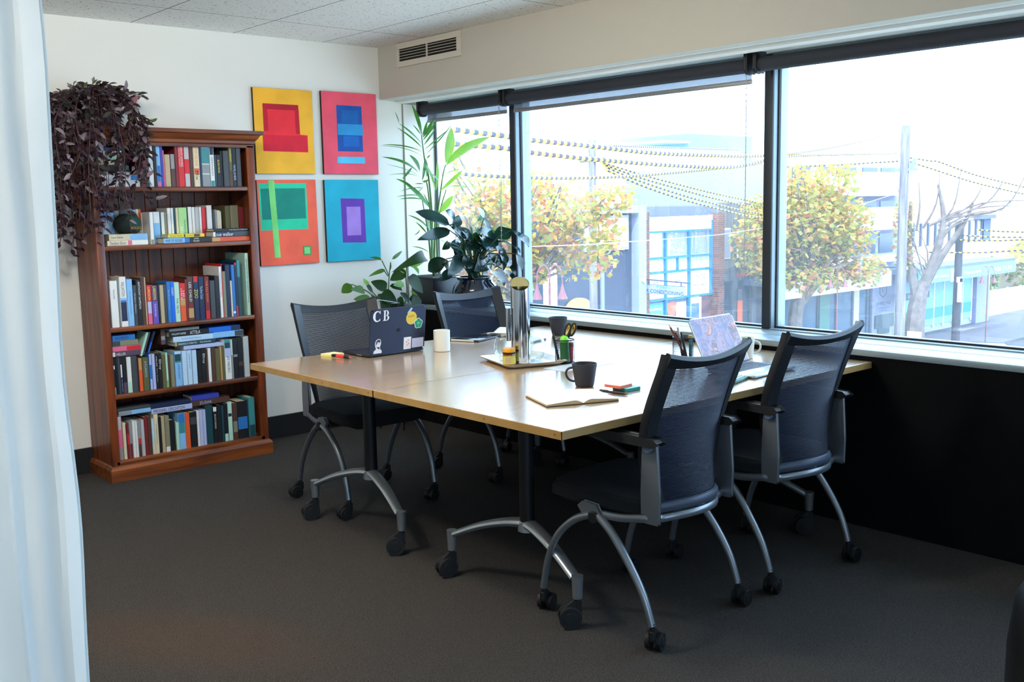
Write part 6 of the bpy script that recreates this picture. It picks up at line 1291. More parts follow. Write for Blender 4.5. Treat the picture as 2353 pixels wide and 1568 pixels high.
t = thing('potted_vine', 'trailing heart-leaved vine on a slim stand behind the laptop with stickers', 'plant', (3.64, 5.25, .682))
MB().lathe([(0, 0), (.055, 0), (.06, .004), (.075, .10), (.078, .105), (.070, .105), (.066, .09), (0, .09)], n=32).build('plant_pot', mat('#22262c', .4), t)
MB().lathe([(0, .093), (.066, .093)], n=24).build('soil', M_SOIL, t)
q = MB()
for s in POTHOS_STEMS: q.tube(catmull([(3.64, 5.25, .77)]+s if s[0][2] < .85 else s, 4), .0035, 6)
lo(q, 'stem', mat('#3f6a34', .5), t)
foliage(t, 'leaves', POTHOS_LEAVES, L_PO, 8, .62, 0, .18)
lo(MB().tube(catmull([(3.66, 5.2, .80)]+STRING, 4), .0018, 5), 'string', mat('#e4e4e0', .7), t)
t = thing('plant_stand', 'slim black metal plant stand under the trailing vine', 'plant stand', (3.64, 5.25, 0))
MB().lathe([(0, .67), (.10, .67), (.10, .681), (0, .681)], n=32).build('stand_top', M_BLKM, t)
for k in range(3):
    a = k*2*PI/3+.4; MB().tube([(.08*cos(a), .08*sin(a), .67), (.10*cos(a), .10*sin(a), 0)], .006, 8).build('leg', M_BLKM, t)

# purple trailing plant on the bookcase
def trailing():
    r = random.Random(11); cx, cy_, z0 = 1.95, 5.38, 1.8265
    t = thing('trailing_plant', 'large purple-leaved trailing plant spilling over the left top corner of the bookcase', 'plant', (cx, cy_, z0))
    MB().lathe([(0, 0), (.07, 0), (.075, .004), (.095, .09), (.098, .098), (.088, .098), (.084, .085), (0, .085)], n=32).build('plant_pot', mat('#191512', .5), t)
    MB().lathe([(0, .088), (.084, .088)], n=24).build('soil', M_SOIL, t)
    stems = MB(); lv = MB()
    def strand(pts, n, size, up=False):
        p = catmull(pts, 6); stems.tube(p, .0019, 5)
        m = len(p)-1
        for i in range(n):
            f = (i+.5+r.uniform(-.3, .3))/n*m; k = min(int(f), m-1); a = p[k].lerp(p[k+1], f-k); d = (p[k+1]-p[k]).normalized()
            side = Vector((r.uniform(-1, 1), r.uniform(-1, .6), r.uniform(-.2, .5))).normalized()
            v = (side*.9+d*.6+Vector((0, 0, -.25 if not up else .3))).normalized()
            s_ = size*r.uniform(.7, 1.25)
            mi = 2 if up and r.random() < .7 else (r.choice((0, 0, 0, 0, 1, 3)))
            e = a+v*s_
            if e.y > 5.53: e.y = 5.53
            lv.leaf(a, e, s_*.42, (r.uniform(-.4, .4), -.7, .6), r.uniform(0, .12), .2, mi, 5, .8)
    for k in range(96):
        u = r.random()
        if u < .52:      # over the left side, hanging beside the bookcase
            ex = r.uniform(1.58, 1.83); ey = r.uniform(5.10, 5.44); bot = r.uniform(1.16, 1.62) if ex > 1.66 else r.uniform(1.22, 1.66)
            ox = min(ex, 1.79); 
        elif u < .80:    # front left, before the stile
            ex = r.uniform(1.80, 1.93); ey = r.uniform(5.08, 5.17); bot = r.uniform(1.22, 1.70)
        else:            # front, over the crown
            ex = r.choice((r.uniform(1.93, 1.97), r.uniform(2.02, 2.09))); ey = r.uniform(5.12, 5.19); bot = r.uniform(1.42, 1.76)
        a = math.atan2(ey-cy_, ex-cx); top = z0+.12+r.uniform(.0, .06)
        rim = (cx+.07*cos(a), cy_+.07*sin(a), z0+.095); mid = ((rim[0]+ex)/2, (rim[1]+ey)/2, top)
        L_ = top-bot; n = int(7+L_*26)
        pts = [rim, mid, (ex, ey, z0+r.uniform(-.02, .06)), (ex+r.uniform(-.03, .03), ey-.01, (z0+bot)/2), (ex+r.uniform(-.05, .05), ey-r.uniform(0, .03), bot)]
        strand(pts, n, .047)
    for k in range(34):  # the mound on top
        a = r.uniform(0, 2*PI); d = r.uniform(.05, .22); x = cx+d*cos(a)*1.1; y = min(5.5, cy_+d*.6*sin(a)-.05); z = z0+.10+r.uniform(.03, .10)*(1-d*2.2)+.02
        strand([(cx, cy_, z0+.09), ((cx+x)/2, (cy_+y)/2, z+.01), (x, y, z)], 11, .045)
    for x, z in ((1.665, 1.985), (1.80, 2.035), (1.895, 2.055), (1.955, 2.025), (1.985, 2.025), (2.055, 2.0), (1.69, 1.95), (1.845, 2.02), (1.755, 1.985)):
        strand([(x*.6+cx*.4, 5.32, z0+.16), (x, 5.30, z-.05), (x+.012, 5.29, z)], 6, .034, True)
    strand([(2.02, 5.16, 1.74), (2.05, 5.12, 1.52), (2.09, 5.12, 1.45), (2.16, 5.13, 1.47), (2.21, 5.12, 1.455)], 16, .044)
    strand([(2.05, 5.2, 1.9), (2.10, 5.14, 1.85), (2.13, 5.13, 1.845)], 5, .04, True)
    lv.leaf((2.06, 5.26, 1.93), (2.11, 5.24, 1.985), .036, (0, -1, .3), 0, .15, 4, 6, .75)
    lo(stems, 'stem', mat('#4a2a2e', .6), t)
    lo(lv, 'leaves', [leaf_mat('purple_leaf', '#20121a', '#35202a', '#6a3038', .15, .4), leaf_mat('green_purple_leaf', '#2c3a2c', '#46323a', '#56603a', .2, .4),
                      leaf_mat('young_green_leaf', '#4e6234', '#687a44', '#8aa04c', .35, .4), leaf_mat('silver_striped_leaf', '#6e6068', '#8d8188', '#8a6a70', .15, .35), leaf_mat('magenta_leaf', '#6a2a3c', '#8a3a4e', '#b0506a', .35, .4)], t)
trailing()
# ------------------------------------------------------------------ the street outside
def dk(h, k=.72):
    v = [int(h[i:i+2], 16) for i in (1, 3, 5)]; return '#%02x%02x%02x' % tuple(int(c*k) for c in v)
GZ = -4.6; FY = 21.0
M_ASPH = mat('#2b2e36', .9, key='asphalt', var=.15, scale=3)
M_PATH = mat('#4c4950', .9, key='footpath_concrete', var=.12, scale=2)
tag(MB().box(4.6, -30, GZ-.3, 120, 17.2, GZ).build('road', M_ASPH, kind='structure'), 'grey asphalt road below the window', 'road')
tag(MB().box(4.6, 17.2, GZ-.3, 120, 60, GZ+.12).build('footpath', M_PATH, kind='structure'), 'concrete footpath in front of the shops', 'footpath')
tag(MB().box(4.6, -30, GZ, 26, 12, GZ+.06).build('bounce_slab', mat('#cfcdc6', .9, key='pale_bounce_slab', var=.1, scale=2), kind='structure'), 'unseen pale slab added below the window to bounce light indoors', 'bounce_slab')  # unseen bright ground added to bounce daylight up through the window
q = MB()
for k in range(6): q.box(38+k*6, 13.0, GZ+.004, 41+k*6, 13.12, GZ+.008)
tag(q.build('lane_marking', mat('#e6e6e2', .8), kind='structure'), 'white dashed lane marking', 'road marking')
def bld(name, label): return thing(name, label, 'building', (0, 0, 0))
def bx(t, name, r, m, y0=None, th=.1, bevel=0):
    x0, x1, z0, z1 = r; y = FY if y0 is None else y0
    return MB().box(x0, y-th, z0, x1, y, z1).build(name, m, t, bevel=bevel)
M_SLATE = mat('#323a4e', .8, key='slate_render', var=.08, scale=2)
M_PALEG = mat('#8f96aa', .7, key='pale_grey_frame')
def brick():
    m, nt, b = nodes_mat('red_brick'); N = nt.nodes.new; L = nt.links.new
    tc = N('ShaderNodeTexCoord'); sx = N('ShaderNodeSeparateXYZ'); L(tc.outputs['Object'], sx.inputs[0]); cb = N('ShaderNodeCombineXYZ'); L(sx.outputs[0], cb.inputs[0]); L(sx.outputs[2], cb.inputs[1])
    k = N('ShaderNodeTexBrick'); k.inputs['Scale'].default_value = 4; k.inputs['Color1'].default_value = srgb('#74402f'); k.inputs['Color2'].default_value = srgb('#552a22'); k.inputs['Mortar'].default_value = srgb('#857a76')
    k.inputs['Mortar Size'].default_value = .02; L(cb.outputs[0], k.inputs['Vector']); L(k.outputs[0], b.inputs['Base Color']); b.inputs['Roughness'].default_value = .85
    return m
M_BRICK = brick()
M_WHT = mat('#f2f2f0', .6, key='white_paint')
M_SHOPGL = mat('#5d7488', .08, key='shop_window_glass', coat=.5)
M_BLUE = mat('#2470b8', .45, key='blue_window_frame')
# slate building with the yellow disc
t = bld('slate_building', 'slate-grey rendered building with a pale frame behind the left street tree')
bx(t, 'wall', (19.0, 23.3, GZ, 1.1), M_SLATE, th=.2); MB().box(19.0, FY, GZ, 23.6, FY+8, 1.0).build('side_wall', M_SLATE, t)
q = MB(); q.box(19.3, FY-.5, 1.06, 23.63, FY, 1.29); q.box(23.29, FY-.5, GZ, 23.63, FY, 1.06); q.build('frame_surround', M_PALEG, t)
bx(t, 'white_column', (19.57, 19.93, GZ, -.2), M_WHT, FY-.2, .2)
w = bx(t, 'upper_window', (21.2, 23.1, -.03, 1.0), mat('#a8aeb4', .5), FY-.2, .06); MB().box(21.28, FY-.29, .05, 23.02, FY-.26, .92).build('pane', mat('#c9b88a', .15, coat=.4), w)  # reflected foliage is painted into the pane colour
MB().tube([(21.88, FY-.3, GZ), (21.88, FY-.3, .2)], .07, 10).build('downpipe', mat('#7c8496', .6), t)
bx(t, 'dark_joint', (22.05, 22.09, GZ, .2), mat('#30384c', .8), FY-.2, .02)
q = MB(); q.tube([(20.85, FY-.45, -1.95), (20.85, FY-.25, -1.95)], .62, 40); o = q.build('yellow_disc_sign', mat('#a88f50', .6), t, bevel=.03)
q = MB()
for s in (-1, 1):
    for a in (-1, 1): q.prism([(20.85+s*.30-.05*a, -1.95+.16*a), (20.85+s*.30+.05*a, -1.95+.16*a), (20.85+s*.46, -1.95), (20.85+s*.40, -1.95)], FY-.47, FY-.44, 'y')
q.build('cross_mark', mat('#b8a468', .6), o)
q = MB(); q.ball((23.46, FY-.55, -1.0), .06); q.build('wall_light', mat('#eeeeea', .4), t)
# air conditioning shop between brick piers
t = bld('brick_shop', 'two-storey shop with blue window frames between red brick piers')
bx(t, 'brick_pier', (23.63, 23.95, GZ, 1.07), M_BRICK, th=.35); bx(t, 'brick_pier', (27.38, 27.72, GZ, .97), M_BRICK, th=.35)
bx(t, 'parapet', (23.93, 27.40, .47, .90), M_WHT, th=.12); MB().box(23.7, FY, GZ, 27.7, FY+8, .8).build('back_wall', M_WHT, t)
CURT = wood_mat('net_curtain', '#a9b3ba', '#dfe5e8', .8, 'Z', .5, bump=0)
bays = ((23.95, 25.0), (25.03, 26.17), (26.2, 27.32))
for i, (a, b_) in enumerate(bays):
    w = bx(t, 'upper_window', (a, b_, -.35, .42), CURT, th=.04); MB().box(a+.02, FY-.06, -.33, b_-.02, FY-.05, .40).build('pane', glass_mat('shop_pane_%d' % i, (.95, .97, 1), .12, rough=.02), w)
    w = bx(t, 'lower_window', (a, b_, -.80, -.42), CURT, th=.04)
q = MB()
for x in (23.95, 25.015, 26.185, 27.34): q.box(x-.035, FY-.14, -4.4 if x < 27 else -1.7, x+.035, FY-.04, .47 if x != 27.34 else .75)
for z in (.44, -.385, -.84): q.box(23.93, FY-.13, z-.03, 27.38, FY-.04, z+.03)
q.box(25.60, FY-.12, -.82, 25.65, FY-.04, -.40); q.box(23.93, FY-.13, -1.72, 27.38, FY-.04, -1.67)
q.build('blue_frame', M_BLUE, t)
MTB = mat('#2c3050', .6, key='sign_lettering')
for i, (a, b_) in enumerate(bays):
    s = bx(t, 'sign_panel', (a+.03, b_-.03, -1.66, -.88), M_WHT, th=.06)
    if i == 2:
        text_part('PHONE', frame_M((26.55, FY-.063, -1.16), (1, 0, 0), (0, 0, 1)), .52, .15, MTB, s)
        text_part('9439 4433', frame_M((26.45, FY-.063, -1.42), (1, 0, 0), (0, 0, 1)), .70, .13, MTB, s)
        text_part('DAIKIN & FUJI', frame_M((26.62, FY-.063, -1.55), (1, 0, 0), (0, 0, 1)), .36, .05, MTB, s)
    else:
        text_part('AIR', frame_M((a+.5, FY-.063, -1.22), (1, 0, 0), (0, 0, 1)), .26, .14, MTB, s)
        text_part('CONDITIONING', frame_M((a+.12, FY-.063, -1.45), (1, 0, 0), (0, 0, 1)), .82, .12, MTB, s)
w = bx(t, 'shop_window', (23.97, 26.15, -4.2, -1.75), M_SHOPGL, th=.03)
MB().box(23.99, FY-.05, -2.5, 24.96, FY-.035, -1.8).build('window_poster', mat('#5a9ad6', .6), w)
text_part('Air Conditioning', frame_M((24.10, FY-.055, -2.06), (1, 0, 0), (0, 0, 1)), .78, .12, M_WHT, w); text_part('with us?', frame_M((24.28, FY-.055, -2.25), (1, 0, 0), (0, 0, 1)), .42, .11, M_WHT, w)
q = MB(); q.prism([(25.1, -1.85), (25.55, -1.82), (25.6, -2.1), (25.45, -2.35), (25.2, -2.25)], FY-.05, FY-.035, 'y', 0); q.prism([(25.2, -2.3), (25.5, -2.4), (25.55, -3.0), (25.15, -3.0)], FY-.05, FY-.035, 'y', 1); q.box(25.6, FY-.05, -2.6, 26.1, FY-.035, -1.85, 2)
q.build('window_poster', [mat('#ee6a4c', .6), mat('#8aa088', .6), mat('#c9a8c0', .6)], w)
d = bx(t, 'shop_door', (26.24, 26.86, GZ+.12, -1.76), M_WHT, th=.08); MB().box(26.32, FY-.1, GZ+.3, 26.72, FY-.081, -1.95).build('pane', M_SHOPGL, d); MB().box(26.74, FY-.13, -3.2, 26.77, FY-.08, -2.9).build('handle', M_SILV, d)
bx(t, 'brown_wall', (26.86, 27.38, GZ, -1.72), mat('#6e4c50', .8), th=.05)
# blade sign on its bracket
t = thing('blade_sign', 'hanging AIR CONDITIONING sign on a bracket off the red brick pier', 'sign', (23.8, 20.0, -1.25))
S = lambda mb, n, m, **k: lo(mb, n, m, t, **k)
S(MB().box(23.79, 19.12, -1.41, 23.83, 20.86, -1.135), 'sign_board', mat('#9aa4b8', .6))
S(MB().tube([(23.81, 20.95, -.98), (23.81, 18.98, -1.03)], .022, 8), 'bracket_arm', mat('#4e4660', .6))
q = MB(); q.tube([(23.81, 20.55, -1.0), (23.81, 20.55, -1.14)], .018, 8); q.tube([(23.81, 19.30, -1.02), (23.81, 19.30, -1.14)], .018, 8); q.ball((23.81, 20.9, -.98), .07); S(q, 'hanger', mat('#2e2c3a', .6))
blue = mat('#14207c', .5)
M = frame_M((23.785, 20.80, -1.375), (0, -1, -.03), (0, 0, 1)); o = text_part('AIR CONDITIONING', M, 1.60, .115, blue, t); o.location = [-a for a in t.location]
M = frame_M((23.785, 20.10, -1.225), (0, -1, -.03), (0, 0, 1)); o = text_part('DAIKIN', M, .40, .060, mat('#4a9ad8', .5), t); o.location = [-a for a in t.location]
q = MB(); q.add([(23.785, 20.25, -1.165), (23.785, 20.13, -1.165), (23.785, 20.20, -1.23)], [(0, 1, 2)]); S(q, 'triangle_mark', mat('#4a9ad8', .5))
S(MB().box(23.786, 19.12, -1.412, 23.834, 20.86, -1.405).box(23.786, 19.12, -1.14, 23.834, 20.86, -1.133), 'sign_edge', blue)
# board-marked concrete restaurant
t = bld('restaurant_building', 'grey board-marked concrete building with red restaurant lettering')
CONC = wood_mat('board_marked_concrete', '#53555a', '#74757a', .85, 'Z', .35, bump=.2)
bx(t, 'wall', (27.72, 31.0, -1.35, 1.3), CONC, th=.1); MB().box(27.75, FY, GZ, 31.0, FY+8, 1.2).build('back_wall', mat('#50525c', .9), t)
for a, b_ in ((27.72, 27.90), (28.55, 28.82), (29.6, 29.9), (30.6, 31.0)): bx(t, 'pier', (a, b_, GZ, -1.35), CONC, th=.1)
for r in ((27.91, 28.34, -.58, .45), (28.75, 29.43, -.58, .37), (29.9, 30.5, -.6, .4)):
    w = bx(t, 'upper_window', r, M_WHT, FY-.1, .03); MB().box(r[0]+.04, FY-.15, r[2]+.05, r[1]-.04, FY-.131, r[3]-.05).build('pane', mat('#8796a8', .1), w)
for r in ((28.82, 29.6, GZ, -1.4), (27.9, 28.55, GZ, -1.4), (29.9, 30.6, GZ, -1.4)): bx(t, 'dark_opening', r, mat('#39404e', .3), th=.02)
text_part('RESTAURANT', frame_M((28.72, FY-.12, -1.24), (1, 0, 0), (0, 0, 1)), 1.9, .15, mat('#e8552e', .5), t)
bx(t, 'orange_banner', (28.74, 29.01, -2.9, -2.04), mat('#f0683c', .6), FY-.14, .03)
q = MB(); q.tube([(28.66, FY-.3, -2.0), (28.66, FY-.3, -1.62)], .10, 4); q.build('lantern', mat('#3a3238', .5), t)
# apartment block with white canopy
LAV = mat('#8e8ca4', .8, key='lavender_render')
t = bld('apartment_block', 'lavender-grey apartment block with white balcony bands over a canopied shopfront')
bx(t, 'wall', (31.0, 39.9, -1.1, 2.65), LAV, th=.1); MB().box(31.0, FY, GZ, 39.9, FY+10, 2.6).build('back_wall', mat('#8b8c9c', .8), t)
for z in (1.43, -1.14, .12): MB().box(31.6, FY-.9, z, 39.4, FY, z+.20).build('balcony_slab', M_WHT, t)
for z in (1.63, .30): MB().box(31.7, FY-.88, z, 38.8, FY-.85, z+.7).build('balustrade', mat('#c4d0d8', .1, coat=.3), t)
for x in (32.0, 33.6, 35.2, 36.8, 38.2):
    for z in (-.85, .45, 1.75): w = bx(t, 'upper_window', (x, x+1.1, z, z+.78), mat('#3c465a', .1), FY-.1, .03)
MB().box(29.2, 19.3, -1.55, 37.0, FY, -1.35).build('canopy', mat('#5c6478', .8), t)
q = MB().box(29.14, 19.24, -1.95, 36.2, 19.30, -1.42); a = q.build('canopy_fascia', M_WHT, t)
text_part('BOOKSHOP  CAFE', frame_M((32.6, 19.235, -1.75), (1, 0, 0), (0, 0, 1)), 1.9, .16, mat('#dfe2e8', .6), a)
q = MB(); q.box(34.9, 19.23, -1.83, 35.5, 19.24, -1.52); q.build('fascia_badge', mat('#9cc8dc', .5), a)
w = bx(t, 'shopfront', (31.0, 37.7, GZ+.1, -1.5), M_SHOPGL, FY+.02, .05)
for x in (31.4, 32.7, 33.9, 35.2, 36.4, 37.5): MB().box(x-.05, FY-.08, GZ, x+.05, FY, -1.5).build('shopfront_post', mat('#3a4258', .5), t)
MB().box(34.0, FY-.1, GZ, 34.7, FY-.06, -1.7).build('green_panel', mat('#5f8a78', .6), t)
bx(t, 'cream_strip', (36.5, 36.9, GZ, -1.6), mat('#e6cfa4', .7), FY-.03, .03)
s = bx(t, 'sign_wall', (37.75, 39.9, GZ, -1.15), LAV, FY-.05, .1)
ink = mat('#4b5070', .6)
MB().tube([(38.57+.30*cos(PI/6+k*PI/3), FY-.16, -2.36+.30*sin(PI/6+k*PI/3)) for k in range(6)], .02, 4, closed=True).build('hexagon_logo', ink, s)
text_part('E', frame_M((38.48, FY-.16, -2.46), (1, 0, 0), (0, 0, 1)), .17, .21, ink, s); text_part('EMMELINE', frame_M((38.05, FY-.16, -2.98), (1, 0, 0), (0, 0, 1)), 1.15, .14, ink, s)
text_part('INTERNATIONAL FOOD', frame_M((38.15, FY-.16, -3.13), (1, 0, 0), (0, 0, 1)), .95, .06, ink, s); text_part('& WINE BAR', frame_M((38.3, FY-.16, -3.23), (1, 0, 0), (0, 0, 1)), .6, .06, ink, s)
MB().box(37.95, FY-.2, -3.9, 39.45, FY-.16, -3.36).box(38.2, FY-.2, -4.15, 39.1, FY-.16, -3.9).build('dark_menu_board', mat('#3a4448', .6), s)
MB().tube([(36.9, 19.4, GZ), (36.9, 19.4, -1.5)], .05, 8).build('canopy_post', M_WHT, t)
# corner shop with blue awning
t = bld('corner_shop', 'white two-storey corner shop with a sky-blue awning fascia')
bx(t, 'wall', (39.9, 48.2, GZ, .30), mat('#a09db8', .8), th=.1); MB().box(39.9, FY, GZ, 48.2, FY+8, .2).build('back_wall', mat('#bdbccc', .8), t)
bx(t, 'roof_edge', (46.6, 48.3, .30, .48), mat('#5a5f74', .7), FY-.1, .3)
bx(t, 'white_band', (40.0, 48.2, -1.94, -.75), mat('#f4efe4', .7), FY-.1, .15)
w = bx(t, 'window_strip', (40.1, 47.5, -.70, .22), mat('#b9ab8c', .15), FY-.1, .03)
q = MB()
for k in range(12): q.box(40.2+k*.65, FY-.2, -.72, 40.32+k*.65, FY-.13, .24)
q.build('window_fin', mat('#39435c', .5), t)
bx(t, 'end_pier', (47.3, 48.2, -1.0, .30), mat('#4c5a86', .7), FY-.14, .06)
MB().box(38.0, 19.3, -1.62, 47.4, FY, -1.45).build('awning', mat('#5a6074', .8), t)
a = MB().box(38.4, 19.22, -2.06, 47.3, 19.30, -1.58).build('awning_fascia', mat('#6cc2ea', .5), t)
for x, s_, w_ in ((39.2, 'Unison Country', 1.6), (42.2, 'Macquarie', 1.6), (45.0, '9436 7 LIFE', 1.9)): text_part(s_, frame_M((x, 19.21, -1.92), (1, 0, 0), (0, 0, 1)), w_, .17, M_WHT, a)
MB().box(41.0, 19.19, -2.12, 41.6, 19.215, -1.6).build('white_badge', M_WHT, a)
w = bx(t, 'shop_glass', (40.2, 46.6, -4.2, -2.2), mat('#8cc4e4', .08, coat=.5), FY-.1, .03)
MB().box(40.2, FY-.16, -3.9, 46.6, FY-.131, -3.45).build('blue_window_band', mat('#2f8fe0', .5), w)
q = MB()
for k in range(8): q.box(40.2+k*.91, FY-.18, -4.3, 40.26+k*.91, FY-.13, -2.2)
q.build('glazing_bar', M_WHT, w)
s = MB().box(38.6, 19.9, -2.75, 40.6, 19.96, -2.48).build('hanging_sign', mat('#2c3440', .5), t); text_part('COUNTRY KITCHEN', frame_M((38.8, 19.89, -2.67), (1, 0, 0), (0, 0, 1)), 1.6, .11, mat('#b8c4cc', .5), s)
bx(t, 'white_column', (46.8, 48.15, GZ, -2.0), LAV, FY-.1, .2)
# house, fence, hedges beyond
t = bld('tiled_house', 'house with an orange tiled roof beyond the corner shop at the right edge')
MB().box(52, 23, GZ, 66, 32, -2.0).build('wall', mat('#b8a088', .8), t)
tiles_m = wood_mat('terracotta_tiles', '#a85a44', '#d49a84', .8, 'X', .6)
MB().add([(51, 22.2, -2.2), (67, 22.2, -2.2), (63, 27.5, 1.0), (54, 27.5, 1.0), (51, 33, -2.2), (67, 33, -2.2)], [(0, 1, 2, 3), (3, 2, 5, 4), (0, 3, 4), (1, 5, 2)]).build('tiled_roof', tiles_m, t)
t = thing('white_fence', 'white panelled fence right of the corner shop', 'fence', (50, 21.5, GZ))
for k in range(5): MB().rbox(-.95+k*1.55, 0, .1, .55+k*1.55, .06, 1.35, .01).build('fence_panel', M_WHT, t)
q = MB()
for k in range(6): q.box(-1.02+k*1.55, -.02, 0, -.95+k*1.55, .08, 1.4)
q.build('fence_post', mat('#9aa0b8', .6), t)
L_OUT = [leaf_mat('autumn_green_leaf', '#6c7436', '#8c8448', '#c9c860', .45, .6), leaf_mat('autumn_gold_leaf', '#a8823a', '#c09a54', '#ecc860', .45, .6), leaf_mat('autumn_rust_leaf', '#a05a40', '#b87e5e', '#e89870', .45, .6), leaf_mat('hedge_leaf', '#3c5a34', '#5c7a44', '#7a9a4c', .3, .6)]
def clump(q, c, rad, n, size, mis, r, shell=.45, flat_=1.0):
    for k in range(n):
        d = Vector((r.gauss(0, 1), r.gauss(0, 1), r.gauss(0, 1))).normalized()*(shell+(1-shell)*r.random())**.6
        p = Vector(c)+Vector((d.x*rad[0], d.y*rad[1], d.z*rad[2])); a = Vector((r.uniform(-1, 1), r.uniform(-1, 1), r.uniform(-1, .3))).normalized(); s = size*r.uniform(.6, 1.3)
        b_ = a.cross(Vector((r.uniform(-1, 1), r.uniform(-1, 1), 1))).normalized()
        q.add([p, p+a*s*.5+b_*s*.42, p+a*s, p+a*s*.5-b_*s*.42], [(0, 1, 2, 3)], r.choice(mis))
def hedge(label, c, rad, n, mis=(3, 3, 3, 0)):
    t = thing('garden_shrub', label, 'shrub', (c[0], c[1], GZ)); r = random.Random(int(c[0]*10)); q = MB(); clump(q, (0, 0, c[2]-GZ), rad, n, .28, mis, r, .7); q.build('foliage', L_OUT, t)
    MB().tube([(0, 0, 0), (0, 0, c[2]-GZ)], .12, 6).build('trunk', mat('#5c4c40', .9), t)
hedge('dark green shrub behind the white fence beside the blue awning', (51.8, 22.8, -2.9), (1.3, .8, 1.3), 500)
hedge('sunlit yellow-green shrub over the fence at the right edge', (56.5, 22.0, -2.2), (2.4, 1.2, 1.5), 700, (0, 0, 1, 3))
# far pale block with slatted roof screen
t = bld('pale_block', 'tall pale building with a slatted roof screen behind the shops')
MB().box(29.5, 28, GZ, 40.7, 36, 2.98).build('wall', mat('#e4ecee', .8), t)
q = MB()
for k in range(72): q.box(29.7+k*.125, 28, 2.98, 29.76+k*.125, 28.05, 3.62)
q.box(29.6, 28, 3.58, 38.7, 28.06, 3.64); q.build('roof_screen', mat('#a8bcc8', .6), t)
MB().box(36.2, 29, 3.0, 41, 33, 4.33).build('plant_room', mat('#7690a0', .6), t); MB().box(34.5, 28.9, 3.9, 36.2, 32, 4.0).build('roof_awning', mat('#9ab4c4', .6), t)

# poles, lamps, cables
def pole(name, label, x, y, z1, r0, m):
    t = thing(name, label, 'utility pole', (x, y, GZ)); MB().tube([(0, 0, 0), (0, 0, z1-GZ)], [r0, r0*.82], 16).build('pole_shaft', m, t); return t
WP = wood_mat('weathered_pole', '#5c565c', '#8a8486', .9, 'Z', .3)
t = pole('utility_pole', 'pale timber utility pole crossing the right-hand window pane', 35.47, 18.48, 3.92, .19, WP)
q = MB(); q.box(-.06, -.5, 6.9, .06, .5, 7.0); q.tube([(0, -.25, 7.2), (0, -.25, 7.0)], .05, 8); q.tube([(0, -.38, 7.35), (0, -.3, 7.0)], .07, 8); q.build('cross_arm', mat('#7a8aa8', .6), t)
MB().box(.1, -.75, .7, .2, -.25, 1.05).build('white_box', M_WHT, t)
t = pole('utility_pole', 'dark timber pole with white notices before the blue awning', 38.13, 17.6, .42, .16, wood_mat('dark_pole', '#2c2b33', '#44434c', .9, 'Z', .3))
MB().box(-.30, -.22, 2.0, -.1, -.14, 2.9).box(-.4, -.22, 2.75, -.1, -.14, 2.95).build('notice', M_WHT, t)
t = pole('utility_pole', 'slim timber pole rising behind the left street tree', 18.73, 18.03, 2.95, .11, WP)
q = MB(); q.box(-.05, -.4, 7.0, .05, .4, 7.1); q.tube([(0, 0, 6.0), (-.35, -.3, 6.2), (-.3, -.3, 5.5)], .02, 6); q.build('cross_arm', mat('#6a5a50', .8), t)
def lamp(label, x, y, ztop, sc_):
    t = thing('street_lamp', label, 'street lamp', (x, y, GZ), math.radians(-40), 'twin-headed dark red street lamps'); m = mat('#6e3a40', .5, key='oxblood_paint')
    H = ztop-GZ; t.scale = (.5, .5, 1)
    MB().tube([(0, 0, 0), (0, 0, .5), (0, 0, .52), (0, 0, H-.3)], [.12, .11, .05, .04], 12).build('lamp_post', m, t)
    for s in (-1, 1):
        q = MB(); q.tube(catmull([(0, 0, H-.4), (s*.04, 0, H-.1), (s*.22, 0, H), (s*.42, 0, H-.12), (s*.45, 0, H-.35)], 5), .02, 8); q.build('lamp_arm', m, t)
        MB().lathe([(.03, 0), (.05, -.06), (.09, -.14), (.19, -.27), (.185, -.275), (.0, -.2)], (s*.45, 0, H-.33), 20).build('lamp_shade', m, t)
    return t
lamp('twin-shade dark red street lamp beside the yellow disc sign', 12.42, 13.03, .31, 1)
lamp('twin-shade dark red street lamp in front of the white shop canopy', 28.38, 16.85, -.75, 1)
lamp('twin-shade dark red street lamp in front of the blue awning', 37.64, 16.26, -1.2, 1)
